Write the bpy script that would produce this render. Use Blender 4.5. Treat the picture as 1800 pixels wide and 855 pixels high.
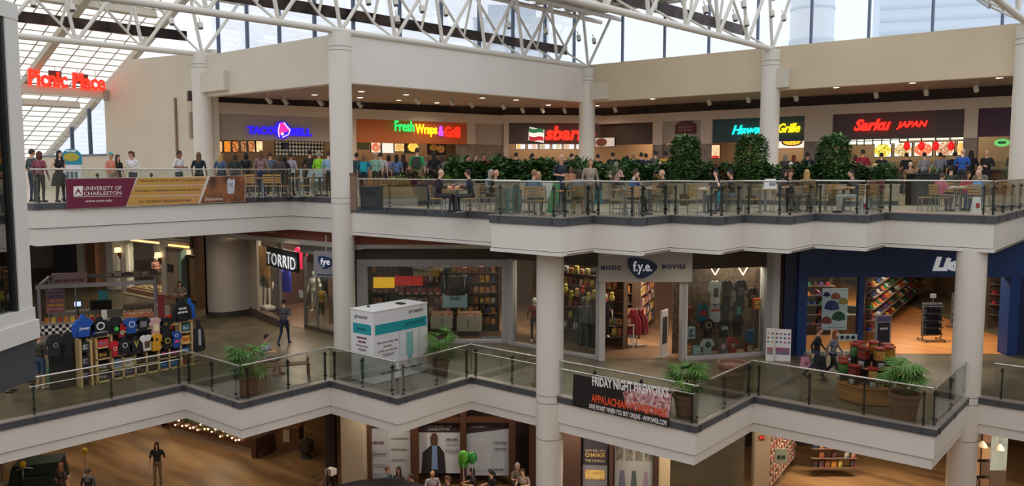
import bpy, math, random
from mathutils import Vector, Matrix
random.seed(7)
for o in list(bpy.data.objects): bpy.data.objects.remove(o, do_unlink=True)
SC = bpy.context.scene
COL = SC.collection
# ------------------------------------------------------------------ camera
# world axes follow the building grid: X = along the shop row (right, towards us), Y = away to the right, Z up, middle floor z = 0
F_PX, PITCH, YAW, ZC = 1443.0, math.atan((427.5-298)/1443.0), math.radians(39.621), 6.9
cam_d = bpy.data.cameras.new('camera'); cam = bpy.data.objects.new('camera', cam_d); COL.objects.link(cam)
cam_d.sensor_width = 36; cam_d.lens = F_PX/1800*36; cam_d.clip_end = 500; cam_d.clip_start = .1
cam.location = (0, 0, ZC); cam.rotation_euler = (math.pi/2-PITCH, 0, YAW)
SC.camera = cam
# ------------------------------------------------------------------ world: bright overcast sky
w = bpy.data.worlds.new('overcast_sky'); SC.world = w; w.use_nodes = True
nt = w.node_tree; nt.nodes.clear()
tc = nt.nodes.new('ShaderNodeTexCoord'); sep = nt.nodes.new('ShaderNodeSeparateXYZ')
ramp = nt.nodes.new('ShaderNodeValToRGB'); bg = nt.nodes.new('ShaderNodeBackground'); out = nt.nodes.new('ShaderNodeOutputWorld')
noi = nt.nodes.new('ShaderNodeTexNoise'); noi.inputs['Scale'].default_value = 2.2; noi.inputs['Detail'].default_value = 4
add = nt.nodes.new('ShaderNodeMath'); add.operation = 'MULTIPLY_ADD'; add.inputs[1].default_value = .35; 
nt.links.new(tc.outputs['Generated'], sep.inputs[0]); nt.links.new(tc.outputs['Generated'], noi.inputs['Vector'])
nt.links.new(noi.outputs[0], add.inputs[0]); nt.links.new(sep.outputs['Z'], add.inputs[2]); nt.links.new(add.outputs[0], ramp.inputs[0])
ramp.color_ramp.elements[0].position = .15; ramp.color_ramp.elements[0].color = (.80, .87, 1, 1)
ramp.color_ramp.elements[1].position = .62; ramp.color_ramp.elements[1].color = (.95, .965, 1, 1)
nt.links.new(ramp.outputs[0], bg.inputs[0]); bg.inputs[1].default_value = 1.18; nt.links.new(bg.outputs[0], out.inputs[0])
SC.view_settings.view_transform = 'Standard'; SC.view_settings.look = 'None'; SC.view_settings.gamma = 1
SC.view_settings.use_curve_mapping = False
SC.view_settings.exposure = 0.0
# ------------------------------------------------------------------ where a point of the photograph lies on a known plane of the building
def ray(x, y):
    dx, dy = (x-900)/F_PX, -(y-427.5)/F_PX
    c, s = math.cos(PITCH), math.sin(PITCH)
    X, Y, Z = dx, c+dy*s, -s+dy*c
    cy, sy = math.cos(YAW), math.sin(YAW)
    return Vector((X*cy-Y*sy, X*sy+Y*cy, Z))
def on_floor(x, y, z):
    d = ray(x, y); t = (z-ZC)/d.z; return Vector((d.x*t, d.y*t, z))
def at_depth(x, D, z):
    X = (x-900)/F_PX*D; cy, sy = math.cos(YAW), math.sin(YAW)
    return Vector((X*cy-D*sy, X*sy+D*cy, z))
FRONTAL = math.degrees(YAW)
class Frame:
    """upright plane: local x runs to the right, local y into the wall, z up"""
    def __init__(s, u, v, ang, z=0):
        a = math.radians(ang); s.o = Vector((u, v, 0)); s.ang = a; s.t = Vector((math.cos(a), math.sin(a), 0)); s.n = Vector((-math.sin(a), math.cos(a), 0))
        s.M = Matrix.Translation((u, v, z)) @ Matrix.Rotation(a, 4, 'Z')
    def px(s, x, y, d=0):
        r = ray(x, y); c = Vector((0, 0, ZC)); o = s.o+s.n*d
        t = (o-Vector((0, 0, 0))).dot(s.n)/(r.dot(s.n)); p = c+r*t
        return (p-o).dot(s.t), p.z
    def rect(s, x0, y0, x1, y1, d=0):
        a = s.px(x0, y1, d); b = s.px(x1, y0, d); return a[0], b[0], a[1], b[1]
    def at(s, x, d, z=0): return s.M @ Vector((x, d, z))
# ------------------------------------------------------------------ materials
def lin(c):
    if isinstance(c, str):
        c = c.lstrip('#'); c = [int(c[i:i+2], 16)/255 for i in (0, 2, 4)]
    return [x/12.92 if x <= .04045 else ((x+.055)/1.055)**2.4 for x in c]
MATS = {}
def M(col, rough=.6, metal=0, em=0, var=0, scale=4, bump=0, spec=.5, name=None, stretch=None, col2=None, detail=4):
    key = (str(col), rough, metal, em, var, scale, bump, spec, str(stretch), str(col2), detail)
    if key in MATS: return MATS[key]
    m = bpy.data.materials.new(name or 'paint_'+str(col).strip('#')); m.use_nodes = True
    n = m.node_tree; b = n.nodes['Principled BSDF']; c = lin(col)
    b.inputs['Base Color'].default_value = (*c, 1); b.inputs['Roughness'].default_value = rough
    b.inputs['Metallic'].default_value = metal; b.inputs['Specular IOR Level'].default_value = spec
    if em:
        b.inputs['Emission Color'].default_value = (*c, 1); b.inputs['Emission Strength'].default_value = em
    if var or bump or col2:
        t = n.nodes.new('ShaderNodeTexCoord'); mp = n.nodes.new('ShaderNodeMapping'); nz = n.nodes.new('ShaderNodeTexNoise')
        nz.inputs['Scale'].default_value = scale; nz.inputs['Detail'].default_value = detail
        if stretch: mp.inputs['Scale'].default_value = stretch
        n.links.new(t.outputs['Object'], mp.inputs[0]); n.links.new(mp.outputs[0], nz.inputs['Vector'])
        r = n.nodes.new('ShaderNodeValToRGB'); c2 = lin(col2) if col2 else [min(1, x*(1+var)) for x in c]
        c1 = c if col2 else [x*(1-var) for x in c]
        r.color_ramp.elements[0].position = .35; r.color_ramp.elements[1].position = .65
        r.color_ramp.elements[0].color = (*c1, 1); r.color_ramp.elements[1].color = (*c2, 1)
        n.links.new(nz.outputs[0], r.inputs[0])
        n.links.new(r.outputs[0], b.inputs['Base Color'])
        if em: n.links.new(r.outputs[0], b.inputs['Emission Color'])
        if bump:
            bp = n.nodes.new('ShaderNodeBump'); bp.inputs['Strength'].default_value = bump; bp.inputs['Distance'].default_value = .02
            n.links.new(nz.outputs[0], bp.inputs['Height']); n.links.new(bp.outputs[0], b.inputs['Normal'])
    MATS[key] = m; return m
def glass(name, tint, refl=.12, k=.5):
    if name in MATS: return MATS[name]
    m = bpy.data.materials.new(name); m.use_nodes = True; n = m.node_tree; n.nodes.clear()
    o = n.nodes.new('ShaderNodeOutputMaterial'); tr = n.nodes.new('ShaderNodeBsdfTransparent'); gl = n.nodes.new('ShaderNodeBsdfGlossy')
    tr.inputs[0].default_value = (*lin(tint), 1); gl.inputs['Roughness'].default_value = .02
    fr = n.nodes.new('ShaderNodeFresnel'); fr.inputs[0].default_value = 1.5
    mu = n.nodes.new('ShaderNodeMath'); mu.operation = 'MULTIPLY_ADD'; mu.inputs[1].default_value = k; mu.inputs[2].default_value = refl*.3
    mx = n.nodes.new('ShaderNodeMixShader')
    n.links.new(fr.outputs[0], mu.inputs[0]); n.links.new(mu.outputs[0], mx.inputs[0])
    n.links.new(tr.outputs[0], mx.inputs[1]); n.links.new(gl.outputs[0], mx.inputs[2]); n.links.new(mx.outputs[0], o.inputs[0])
    MATS[name] = m; return m
# ------------------------------------------------------------------ mesh helper
class MB:
    def __init__(s, T=None): s.v = []; s.f = []; s.mi = []; s.T = T; s.m = 0
    def _a(s, vs, fs):
        b = len(s.v)
        if s.T is not None: vs = [s.T @ Vector(p) for p in vs]
        s.v += [tuple(p) for p in vs]; s.f += [tuple(b+i for i in f) for f in fs]; s.mi += [s.m]*len(fs); return s
    def box(s, x0, x1, y0, y1, z0, z1):
        return s._a([(x0,y0,z0),(x1,y0,z0),(x1,y1,z0),(x0,y1,z0),(x0,y0,z1),(x1,y0,z1),(x1,y1,z1),(x0,y1,z1)],
                    [(0,3,2,1),(4,5,6,7),(0,1,5,4),(1,2,6,5),(2,3,7,6),(3,0,4,7)])
    def hexa(s, b4, t4):
        return s._a(list(b4)+list(t4), [(0,3,2,1),(4,5,6,7),(0,1,5,4),(1,2,6,5),(2,3,7,6),(3,0,4,7)])
    def prism(s, pts, z0, z1):
        n = len(pts)
        return s._a([(x,y,z0) for x,y in pts]+[(x,y,z1) for x,y in pts],
                    [tuple(range(n))[::-1], tuple(range(n,2*n))]+[(i,(i+1)%n,n+(i+1)%n,n+i) for i in range(n)])
    def plate(s, pts, y0, y1):      # outline in the x-z plane, thickness along y
        n = len(pts)
        return s._a([(x,y0,z) for x,z in pts]+[(x,y1,z) for x,z in pts],
                    [tuple(range(n)), tuple(range(n,2*n))[::-1]]+[(i,n+i,n+(i+1)%n,(i+1)%n) for i in range(n)])
    def tube(s, a, b, r, n=8, r2=None, cap=True):
        a, b = Vector(a), Vector(b); r2 = r if r2 is None else r2; d = (b-a)
        if d.length < 1e-6: return s
        d.normalize(); up = Vector((0,0,1)) if abs(d.z) < .9 else Vector((1,0,0)); x = d.cross(up).normalized(); y = d.cross(x)
        vs = []
        for p, rr in ((a,r),(b,r2)):
            for i in range(n):
                t = 2*math.pi*i/n; vs.append(p+(x*math.cos(t)+y*math.sin(t))*rr)
        fs = [(i,i+n,(i+1)%n+n,(i+1)%n) for i in range(n)]
        if cap: fs += [tuple(range(n)), tuple(range(n,2*n))[::-1]]
        return s._a(vs, fs)
    def path(s, pts, r, n=6):
        for a, b in zip(pts, pts[1:]): s.tube(a, b, r, n)
        return s
    def lathe(s, prof, n=20, c=(0,0,0)):
        vs = []; k = len(prof)
        for r, z in prof:
            for i in range(n):
                t = 2*math.pi*i/n; vs.append((c[0]+r*math.cos(t), c[1]+r*math.sin(t), c[2]+z))
        fs = [(j*n+i, j*n+(i+1)%n, (j+1)*n+(i+1)%n, (j+1)*n+i) for j in range(k-1) for i in range(n)]
        fs += [tuple(range(n))[::-1], tuple(range((k-1)*n, k*n))]
        return s._a(vs, fs)
    def ball(s, c, r, n=8, k=6):
        r = r if isinstance(r, (tuple, list)) else (r,r,r); vs = []
        for j in range(1, k):
            p = math.pi*j/k
            for i in range(n):
                t = 2*math.pi*i/n; vs.append((c[0]+r[0]*math.sin(p)*math.cos(t), c[1]+r[1]*math.sin(p)*math.sin(t), c[2]-r[2]*math.cos(p)))
        fs = [(j*n+i, j*n+(i+1)%n, (j+1)*n+(i+1)%n, (j+1)*n+i) for j in range(k-2) for i in range(n)]
        vs += [(c[0],c[1],c[2]-r[2]), (c[0],c[1],c[2]+r[2])]; b = (k-1)*n
        fs += [(b,(i+1)%n,i) for i in range(n)]+[(b+1,(k-2)*n+i,(k-2)*n+(i+1)%n) for i in range(n)]
        return s._a(vs, fs)
    def quad(s, a, b, c, d): return s._a([a,b,c,d], [(0,1,2,3)])
    def mesh(s, name, mats, smooth=False):
        me = bpy.data.meshes.new(name); me.from_pydata(s.v, [], s.f)
        mats = mats if isinstance(mats, (list, tuple)) else [mats]
        for m in mats: me.materials.append(m)
        if len(mats) > 1: me.polygons.foreach_set('material_index', s.mi)
        if smooth:
            me.polygons.foreach_set('use_smooth', [True]*len(me.polygons))
            try: me.set_sharp_from_angle(angle=math.radians(40))
            except Exception: pass
        me.update(); return me
    def obj(s, name, mats, parent=None, smooth=False, T=None):
        return link(name, s.mesh(name, mats, smooth), parent, T)
def link(name, me, parent=None, T=None):
    o = bpy.data.objects.new(name, me); COL.objects.link(o)
    if parent is not None: o.parent = parent
    if T is not None: o.matrix_basis = T
    return o
def sub(o, part):
    B = o.matrix_basis.copy(); o.parent = part; o.matrix_basis = part.matrix_basis.inverted() @ B; return o
ORD = ['first','second','third','fourth','fifth','sixth','seventh','eighth','ninth','tenth','eleventh','twelfth']
def tag(o, label=None, cat=None, group=None, kind=None):
    if label: o['label'] = label
    if cat: o['category'] = cat
    if group: o['group'] = group
    if kind: o['kind'] = kind
    return o
def thing(name, label, cat, T=None, group=None):
    o = bpy.data.objects.new(name, None); o.empty_display_size = .1; COL.objects.link(o)
    if T is not None: o.matrix_world = T
    return tag(o, label, cat, group)
def struct(name, mb, mats, label=None, parent=None, smooth=False):
    o = mb.obj(name, mats, parent, smooth)
    if parent is None: tag(o, label, None, None, 'structure')
    return o
def dup(o, T, label=None, group=None, parent=None):
    c = o.copy(); COL.objects.link(c); c.parent = parent
    if parent is None and T is not None: c.matrix_world = T
    if label: c['label'] = label
    if group: c['group'] = group
    for ch in o.children: dup(ch, None, None, None, c)
    return c
def TR(p, rz=0, s=1): return Matrix.Translation(p) @ Matrix.Rotation(rz, 4, 'Z') @ Matrix.Scale(s, 4)
def text_mesh(txt, mat, w=None, h=None, depth=.02, bold=0, shear=0, space=1, align='CENTER'):
    """upright lettering in the x-z plane facing -y, fitted to width w and/or height h, origin at its left bottom"""
    if txt[0] == '~':      # writing too small to read in the photograph: plain dashes
        m = MB(); n = max(1, len(txt)); w = w or h
        for i in range(n): m.box(w*(i+.08)/n, w*(i+.92)/n, -depth, 0, h*.15, h*.85)
        return m.mesh('lettering', mat)
    cu = bpy.data.curves.new('lettering', 'FONT'); cu.body = txt; cu.size = 1; cu.extrude = .001; cu.offset = bold; cu.shear = shear; cu.space_character = space
    cu.resolution_u = 2; cu.align_x = align
    ob = bpy.data.objects.new('lettering', cu); COL.objects.link(ob)
    bpy.context.view_layer.update()
    me = bpy.data.meshes.new_from_object(ob.evaluated_get(bpy.context.evaluated_depsgraph_get()))
    bpy.data.objects.remove(ob); bpy.data.curves.remove(cu)
    xs = [v.co.x for v in me.vertices]; ys = [v.co.y for v in me.vertices]
    x0, x1, y0, y1 = min(xs), max(xs), min(ys), max(ys)
    sx = w/(x1-x0) if w else None; sy = h/(y1-y0) if h else None
    sx = sx or sy; sy = sy or sx
    for v in me.vertices:
        x, y, z = v.co; v.co = ((x-x0)*sx, (-depth if z > 0 else 0), (y-y0)*sy)
    me.materials.clear(); me.materials.append(mat); me.update(); return me
def sweep(mb, pts, prof):
    """closed profile [(outward, z)] swept along a plan polyline; outward = right-hand side of travel; mitred corners"""
    n = len(pts); offs = []
    for i in range(n):
        d0 = (Vector(pts[i])-Vector(pts[i-1])).normalized() if i > 0 else None
        d1 = (Vector(pts[i+1])-Vector(pts[i])).normalized() if i < n-1 else None
        n0 = Vector((d0.y,-d0.x)) if d0 else None; n1 = Vector((d1.y,-d1.x)) if d1 else None
        if n0 is None: o = n1
        elif n1 is None: o = n0
        else: o = (n0+n1)/(1+n0.dot(n1))
        offs.append(o)
    k = len(prof); vs = [(pts[i][0]+offs[i].x*o, pts[i][1]+offs[i].y*o, z) for i in range(n) for o, z in prof]
    fs = [(i*k+j, i*k+(j+1)%k, (i+1)*k+(j+1)%k, (i+1)*k+j) for i in range(n-1) for j in range(k)]
    fs += [tuple(range(k)), tuple(range((n-1)*k, n*k))[::-1]]
    return mb._a(vs, fs)
# ================================================================== setting
WHITE = M('#e3ded7', .55, var=.02, scale=.6, name='white_plaster'); CREAM = M('#d6cdbd', .6, var=.03, scale=.5, name='cream_plaster')
COLW = M('#e0dad0', .45, name='column_paint'); CURB = M('#4a4d53', .5, name='grey_metal_curb'); STEEL = M('#c9c6bf', .25, metal=.8, name='brushed_steel')
POST = M('#2c3530', .4, metal=.3, name='dark_green_metal'); GLS = glass('railing_glass', '#f3f7f4', .14)
WINGL = glass('window_glass', '#fdfeff', .03, .2); SHOPGL = glass('shop_glass', '#eef3f1', .1)
DARKB = M('#3a2c29', .7, name='dark_brown_paint'); RUST = M('#9a5a48', .7, name='rust_brown_paint'); TUBE = M('#d9d5cb', .4, name='white_tube_paint')
MIDF = M('#4a4435', .34, col2='#6b5f49', scale=.9, name='slate_floor', detail=10, bump=.05)
UPF = M('#b3a48d', .35, col2='#c4b69f', scale=.8, name='beige_tile_floor', detail=6)
GRF = M('#654a32', .32, col2='#8f6d49', scale=1.1, stretch=(.3, 1.6, 1), name='brown_plank_floor', detail=8)
LW_Z, TE_Z, GR_Z = 5.82, 5.52, -5.7
MID = [(-24.62,-7.9),(-24.62,13.2),(-21.4,13.2),(-21.4,16.5),(-18.15,16.5),(-18.15,19.8),(-9.94,19.8),(-9.94,23.58),(-4.88,23.58),(-4.88,27.85),(7.9,27.85)]
TER = [(-24.45,19.85),(-16.3,19.85),(-16.3,18.6),(-13.6,18.6),(-13.6,20.2),(-12.0,20.2),(-12.0,21.95),(-10.4,21.95),(-10.4,23.55),(-9.0,23.55),(-9.0,25.7),(-7.45,25.7),(-7.45,27.6),(-4.4,27.6),(-4.4,36.2),(7.9,36.2)]
LWP = [(-33,10.3),(-28.1,10.3),(-28.1,19.85),(-24.95,19.85)]
def inset(pts, d):
    out = []
    for i in range(len(pts)):
        a = Vector(pts[i])-Vector(pts[i-1]) if i else Vector(pts[1])-Vector(pts[0])
        b = Vector(pts[i+1])-Vector(pts[i]) if i < len(pts)-1 else a
        a.normalize(); b.normalize(); n0 = Vector((a.y,-a.x)); n1 = Vector((b.y,-b.x)); o = (n0+n1)/(1+n0.dot(n1))
        out.append((pts[i][0]-o.x*d, pts[i][1]-o.y*d))
    return out
# floors
struct('floor_ground', MB().box(-70, 8, -8, 60, GR_Z-.3, GR_Z), GRF, 'brown plank floor of the lower concourse')
struct('floor', MB().prism(inset(MID,.12)+[(7.9,60),(-62,60),(-62,-7.9)], -.45, 0), MIDF, 'slate tiled floor of the middle gallery')
struct('floor_terrace', MB().prism(inset(TER,.12)+[(7.9,52),(-24.45,52)], TE_Z-.5, TE_Z), UPF, 'beige tiled floor of the dining terrace')
struct('floor_gallery', MB().prism(inset(LWP,.12)+[(-24.45,19.99),(-24.45,52),(-62,52),(-62,10.3)], LW_Z-.6, LW_Z), UPF, 'beige tiled floor of the upper gallery')
# raised queueing strip in front of the counters on the terrace
struct('floor_queue', MB().prism([(-24.4,20.5),(-25.4,25.0),(-19.4,28.7),(-15.3,32.1),(-11.2,32.7),(-9.5,34.9),(-9.9,37.8),(7.9,37.8),(7.9,51.9),(-24.4,51.9)][::1] if 0 else [(-24.44,25.6),(-19.4,28.7),(-15.3,32.1),(-11.2,32.7),(-9.5,34.9),(-9.9,37.8),(7.9,37.8),(7.9,51.9),(-24.44,51.9)], TE_Z, LW_Z), UPF, 'raised floor strip where people queue')
# ceilings
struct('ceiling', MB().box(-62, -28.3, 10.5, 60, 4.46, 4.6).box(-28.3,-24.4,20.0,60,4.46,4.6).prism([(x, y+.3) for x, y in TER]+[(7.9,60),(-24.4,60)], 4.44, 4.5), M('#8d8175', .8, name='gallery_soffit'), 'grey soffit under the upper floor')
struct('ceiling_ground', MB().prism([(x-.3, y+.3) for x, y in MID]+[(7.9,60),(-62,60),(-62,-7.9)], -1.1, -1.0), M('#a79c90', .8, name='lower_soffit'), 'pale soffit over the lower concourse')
# parapets
def parapet(name, pts, z_curb_top, z_curb_bot, z_step, z_bot, label, lip=False):
    m = MB(); sweep(m, pts, [(-.05,z_curb_bot),(-.05,z_step),(-.4,z_step),(-.4,z_curb_bot)])
    o = struct(name, m, WHITE, label)
    m = MB(); sweep(m, pts, [(-.10,z_step-.015),(-.10,z_bot),(-.4,z_bot),(-.4,z_step-.015)] if not lip else [(-.02,z_step-.02),(-.02,z_bot),(-.4,z_bot),(-.4,z_step-.02)])
    struct('lower_band', m, WHITE, None, o)
    m = MB(); sweep(m, pts, [(-.09,z_step+.01),(-.09,z_step-.02),(-.3,z_step-.02),(-.3,z_step+.01)]); struct('shadow_gap', m, M('#6e6862', .8), None, o)
    m = MB(); sweep(m, pts, [(0,z_curb_top-.03),(0,z_curb_bot),(-.3,z_curb_bot),(-.3,z_curb_top-.03)]); struct('curb', m, CURB, None, o)
    m = MB(); sweep(m, pts, [(.015,z_curb_top),(.015,z_curb_top-.03),(-.3,z_curb_top-.03),(-.3,z_curb_top)]); struct('curb_cap', m, M('#8f857c', .4), None, o)
    return o
parapet('wall_gallery_edge', MID, .015, -.2, -.84, -1.14, 'zigzag white edge wall of the middle gallery')
parapet('wall_terrace_edge', TER, TE_Z+.03, 5.3, 4.56, 4.44, 'white stepped edge wall of the dining terrace', True)
parapet('wall_upper_edge', LWP, LW_Z+.02, 5.62, 5.03, 4.46, 'straight white edge wall of the upper left gallery')
# columns
def column(name, u, v, z0, z1, rings, label, r=.42, cap=True):
    t = thing(name, label, 'column', TR((u, v, 0))); tag(t, None, None, 'round white columns')
    MB().tube((0,0,z0), (0,0,z1), r, 40).obj('shaft', COLW, t, True)
    for z in rings: MB().tube((0,0,z-.012), (0,0,z+.012), r+.004, 40).obj('joint_line', M('#8f8a84', .8), t, True)
    if cap: MB().tube((0,0,z1-.55), (0,0,z1), r-.03, 32).obj('capital', COLW, t, True)
    return t
column('column', -24.7, 19.8, 0, 11.95, (5.62,5.83,11.28,11.42), 'tall white column between the pink-bell counter and the orange counter')
column('column', -15.0, 19.95, GR_Z, 4.5, (-.02,-.25,-1.4), 'white column rising under the terrace in front of the record shop windows')
column('column', -5.05, 28.0, GR_Z, 4.5, (-.02,-.25,-1.4), 'white column in front of the blue hat shop')
column('column', -34.4, 19.8, LW_Z, 12.05, (11.4,11.55), 'white column left of the pink-bell counter')
column('column', -24.7, 36.0, LW_Z, 12.15, (11.5,11.7), 'distant white column overlapping the red pizza sign')
column('column', -14.8, 36.0, LW_Z, 12.2, (11.5,11.7), 'white column splitting the teal sign')
column('column', -5.0, 36.0, TE_Z, 12.2, (11.5,11.7), 'white column at the right edge of the dining terrace')
# bulkheads above the food court
def zb(v): return 10.14+(v-20)*.0172
def zt(v): return 11.93+(v-20)*.024
struct('wall_bulkhead_left', MB().box(-36.0,-24.7,19.8,20.2,10.12,11.93), CREAM, 'cream bulkhead above the pink-bell counter')
m = MB(); m.hexa([(-24.7,19.8,zb(20)),(-24.7,36.2,zb(36)),(-25.1,36.2,zb(36)),(-25.1,19.8,zb(20))],[(-24.7,19.8,zt(20)),(-24.7,36.2,zt(36)),(-25.1,36.2,zt(36)),(-25.1,19.8,zt(20))])
struct('wall_bulkhead_middle', m, WHITE, 'white bulkhead above the orange counter')
struct('wall_bulkhead_right', MB().box(-24.9,7.9,36,36.4,10.41,12.32), M('#d3c2a4', .6, var=.03, scale=.5, name='tan_plaster'), 'cream bulkhead above the right hand counters')
m = MB(); m.box(-34.0,-32.2,19.55,19.95,10.3,11.15); m.box(-24.4,-23.3,35.75,36.1,10.5,11.35); m.box(-14.5,-13.9,35.75,36.1,10.5,11.35)
struct('trim_1', m, CREAM, 'small cream blocks beside the column heads')
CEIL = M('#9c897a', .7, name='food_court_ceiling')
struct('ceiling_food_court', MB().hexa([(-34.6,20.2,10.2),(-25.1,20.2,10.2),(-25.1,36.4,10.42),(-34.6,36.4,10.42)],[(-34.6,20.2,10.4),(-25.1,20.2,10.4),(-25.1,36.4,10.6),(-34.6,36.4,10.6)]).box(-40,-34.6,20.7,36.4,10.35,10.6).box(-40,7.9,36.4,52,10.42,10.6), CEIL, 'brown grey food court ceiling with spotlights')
struct('ceiling_roof_shelf', MB().box(-36,-26.6,20.2,21.6,11.8,11.9).box(-26.6,-25.1,20.2,37.8,11.9,12.0).box(-25.1,7.9,36.4,37.8,12.2,12.3), WHITE, 'roof ledge behind the bulkheads')
# clerestory windows
MUL = M('#5d6b80', .4, metal=.3, name='blue_grey_mullion')
def glazing(name, fr, s0, s1, z0, z1, muls, label):
    m = MB(fr.M); m.box(s0,s1,0,.02,z0,z1); o = struct(name, m, WINGL, label)
    for a in muls:
        m = MB(fr.M); m.box(a-.05,a+.05,-.08,.06,z0,z1); struct('mullion', m, MUL, None, o)
    m = MB(fr.M); m.box(s0,s1,-.08,.08,z0-.06,z0+.04); struct('sill', m, MUL, None, o)
    m = MB(fr.M); m.box(s0,s1,-.08,.08,z1-.05,z1+.08); struct('head', m, MUL, None, o)
glazing('window_1', Frame(-36,21.3,0), 0, 9.8, 11.9, 16.2, [.6,2.97,5.4,7.85], 'clerestory window above the left bulkhead')
glazing('window_2', Frame(-26.2,21.3,90), 0, 16.2, 12.0, 16.4, [.4,2.9,5.4,7.92,10.4,13.0,15.6], 'clerestory window above the middle bulkhead')
glazing('window_3', Frame(-26.2,37.5,0), 0, 34, 12.3, 16.6, [2.7,5.19,7.62,10.1,12.6,15.08,17.58,20.08,22.6,25.1], 'clerestory window above the right bulkhead')
# enclosing walls that the camera never sees head-on
m = MB(); m.box(-62,8,-8.3,-8,GR_Z,10); m.box(8,8.3,-8,60,GR_Z,10); m.box(-62.3,-62,-8,60,GR_Z,5.8); m.box(-62,8,60,60.3,GR_Z,10)
struct('wall_back', m, CREAM, 'plain walls on the near side of the atrium')
# ================================================================== roof trusses
BRONZE = M('#4a3b33', .18, metal=.85, col2='#2a2320', scale=1.2, name='reflection_bronze')  # mottled browns stand for the mall mirrored in the panel
def truss(u, v0, v1, nodes, label, top=True):
    t = thing('roof_truss', label, 'truss', TR((u, 0, 0))); tag(t, None, None, 'white tube trusses under the roof')
    zl = lambda v: 11.73+.0142*v; H = 2.85
    MB().tube((0,v0,zl(v0)), (0,v1,zl(v1)), .12, 14).obj('bottom_chord', TUBE, t, True)
    for du in (0, -1.3): MB().tube((du,v0,zl(v0)+H), (du,v1+3.1,zl(v1)+H), .12, 12).obj('top_chord', TUBE, t, True)
    MB().hexa([(-1.36,v0,zl(v0)+.72),(-1.3,v0,zl(v0)+.72),(-1.3,v1-.1,zl(v1)+.72),(-1.36,v1-.1,zl(v1)+.72)],[(-1.36,v0,zl(v0)+1.16),(-1.3,v0,zl(v0)+1.16),(-1.3,v1-.1,zl(v1)+1.16),(-1.36,v1-.1,zl(v1)+1.16)]).obj('bronze_panel', BRONZE, t)
    wm = lambda a, b, r: MB().tube(a, b, r, 8).mesh('web_member', TUBE, True)
    w1, w2 = wm((0,0,0),(0,-.55,H),.075), wm((0,0,0),(0,2.15,H),.075); r1, r2 = wm((0,2.7,0),(0,.6,H-.8),.06), wm((0,0,0),(0,.6,H-.8),.06)
    strut = MB().tube((0,0,0), (-1.3,0,0), .06, 6).mesh('strut', TUBE, True); foot = MB().tube((0,0,0), (-1.3,0,.8), .05, 6).mesh('strut', TUBE, True)
    for v in nodes:
        z = zl(v); link('web_member', w1, t, TR((0,v,z))); link('web_member', w2, t, TR((0,v,z))); link('web_member', r1, t, TR((-1.3,v-2.7,z+.8))); link('web_member', r2, t, TR((-1.3,v-2.7,z+.8)))
        link('strut', strut, t, TR((0,v-.55,z+H))); link('strut', foot, t, TR((0,v,z)))
    return t
K = [19.87+2.7*i for i in range(-6, 7)]
truss(-34.4, 6, 20.0, [v for v in K if v < 20.5], 'white tube truss nearest the skylight, ending over the left column')
truss(-24.7, 8, 36.1, [v for v in K if 10 < v < 37], 'long white tube truss crossing above the tall column')
truss(-14.8, 16, 36.1, [v for v in K if 17 < v < 37], 'white tube truss descending to the column at the teal sign')
truss(-5.0, 26, 36.1, [v for v in K if 26 < v < 37], 'white tube truss at the top right corner')
# small spot lamps clamped to the trusses
sp = thing('truss_spotlight', 'small white spotlight clamped to a roof truss', 'spotlight'); tag(sp, None, None, 'spotlights on the roof trusses')
MB().tube((0,0,.02), (0,-.05,-.22), .11, 12).obj('housing', TUBE, sp, True)
MB().tube((0,-.05,-.22), (0,-.06,-.26), .09, 12).obj('lens', M('#20201f', .3), sp, True)
MB().tube((0,0,.02), (0,.08,.25), .025, 6).obj('bracket', TUBE, sp, True)
SPOTS = [(-34.4,57,5),(-34.4,125,13),(-34.4,300,38),(-34.4,351,45),(-24.7,645,2),(-24.7,693,4),(-24.7,696,34),(-24.7,739,16),(-24.7,781,22),(-24.7,892,45),(-24.7,957,55),(-24.7,1015,67),(-24.7,1042,72),(-14.8,1304,8),(-14.8,1237,17),(-14.8,1289,31),(-14.8,1309,40),(-14.8,1354,24),(-14.8,1375,31)]
SPL = ['second','third','fourth','fifth','sixth','seventh','eighth','ninth','tenth']
cnt = {}
for i, (u, x, y) in enumerate(SPOTS):
    fr = Frame(u, 0, 90); s, z = fr.px(x, y); o = sp if i == 0 else dup(sp, None)
    o.matrix_world = TR((u+.05, s, z+.1), math.pi/2)
    where = {-34.4:'truss nearest the skylight', -24.7:'long truss over the tall column', -14.8:'truss above the teal sign'}[u]
    k = cnt.get(u, 0); cnt[u] = k+1
    o['label'] = ('small white spotlight, leftmost on the '+where) if k == 0 else 'small white spotlight, %s from the left on the %s' % (SPL[k-1], where)
# slatted roof soffit beyond the long truss
t = thing('roof_soffit', 'pale slatted roof soffit beyond the end of the long truss', 'soffit')
for i in range(8):
    MB().box(-26.2+i*.0,-20.5,28.5+i*1.25,29.2+i*1.25,15.3,15.42).obj('slat', M('#b9b4aa', .6), t)
MB().box(-26.3,-20.4,28.3,38.6,15.42,15.5).obj('deck', M('#a9a49b', .7), t)
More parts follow.
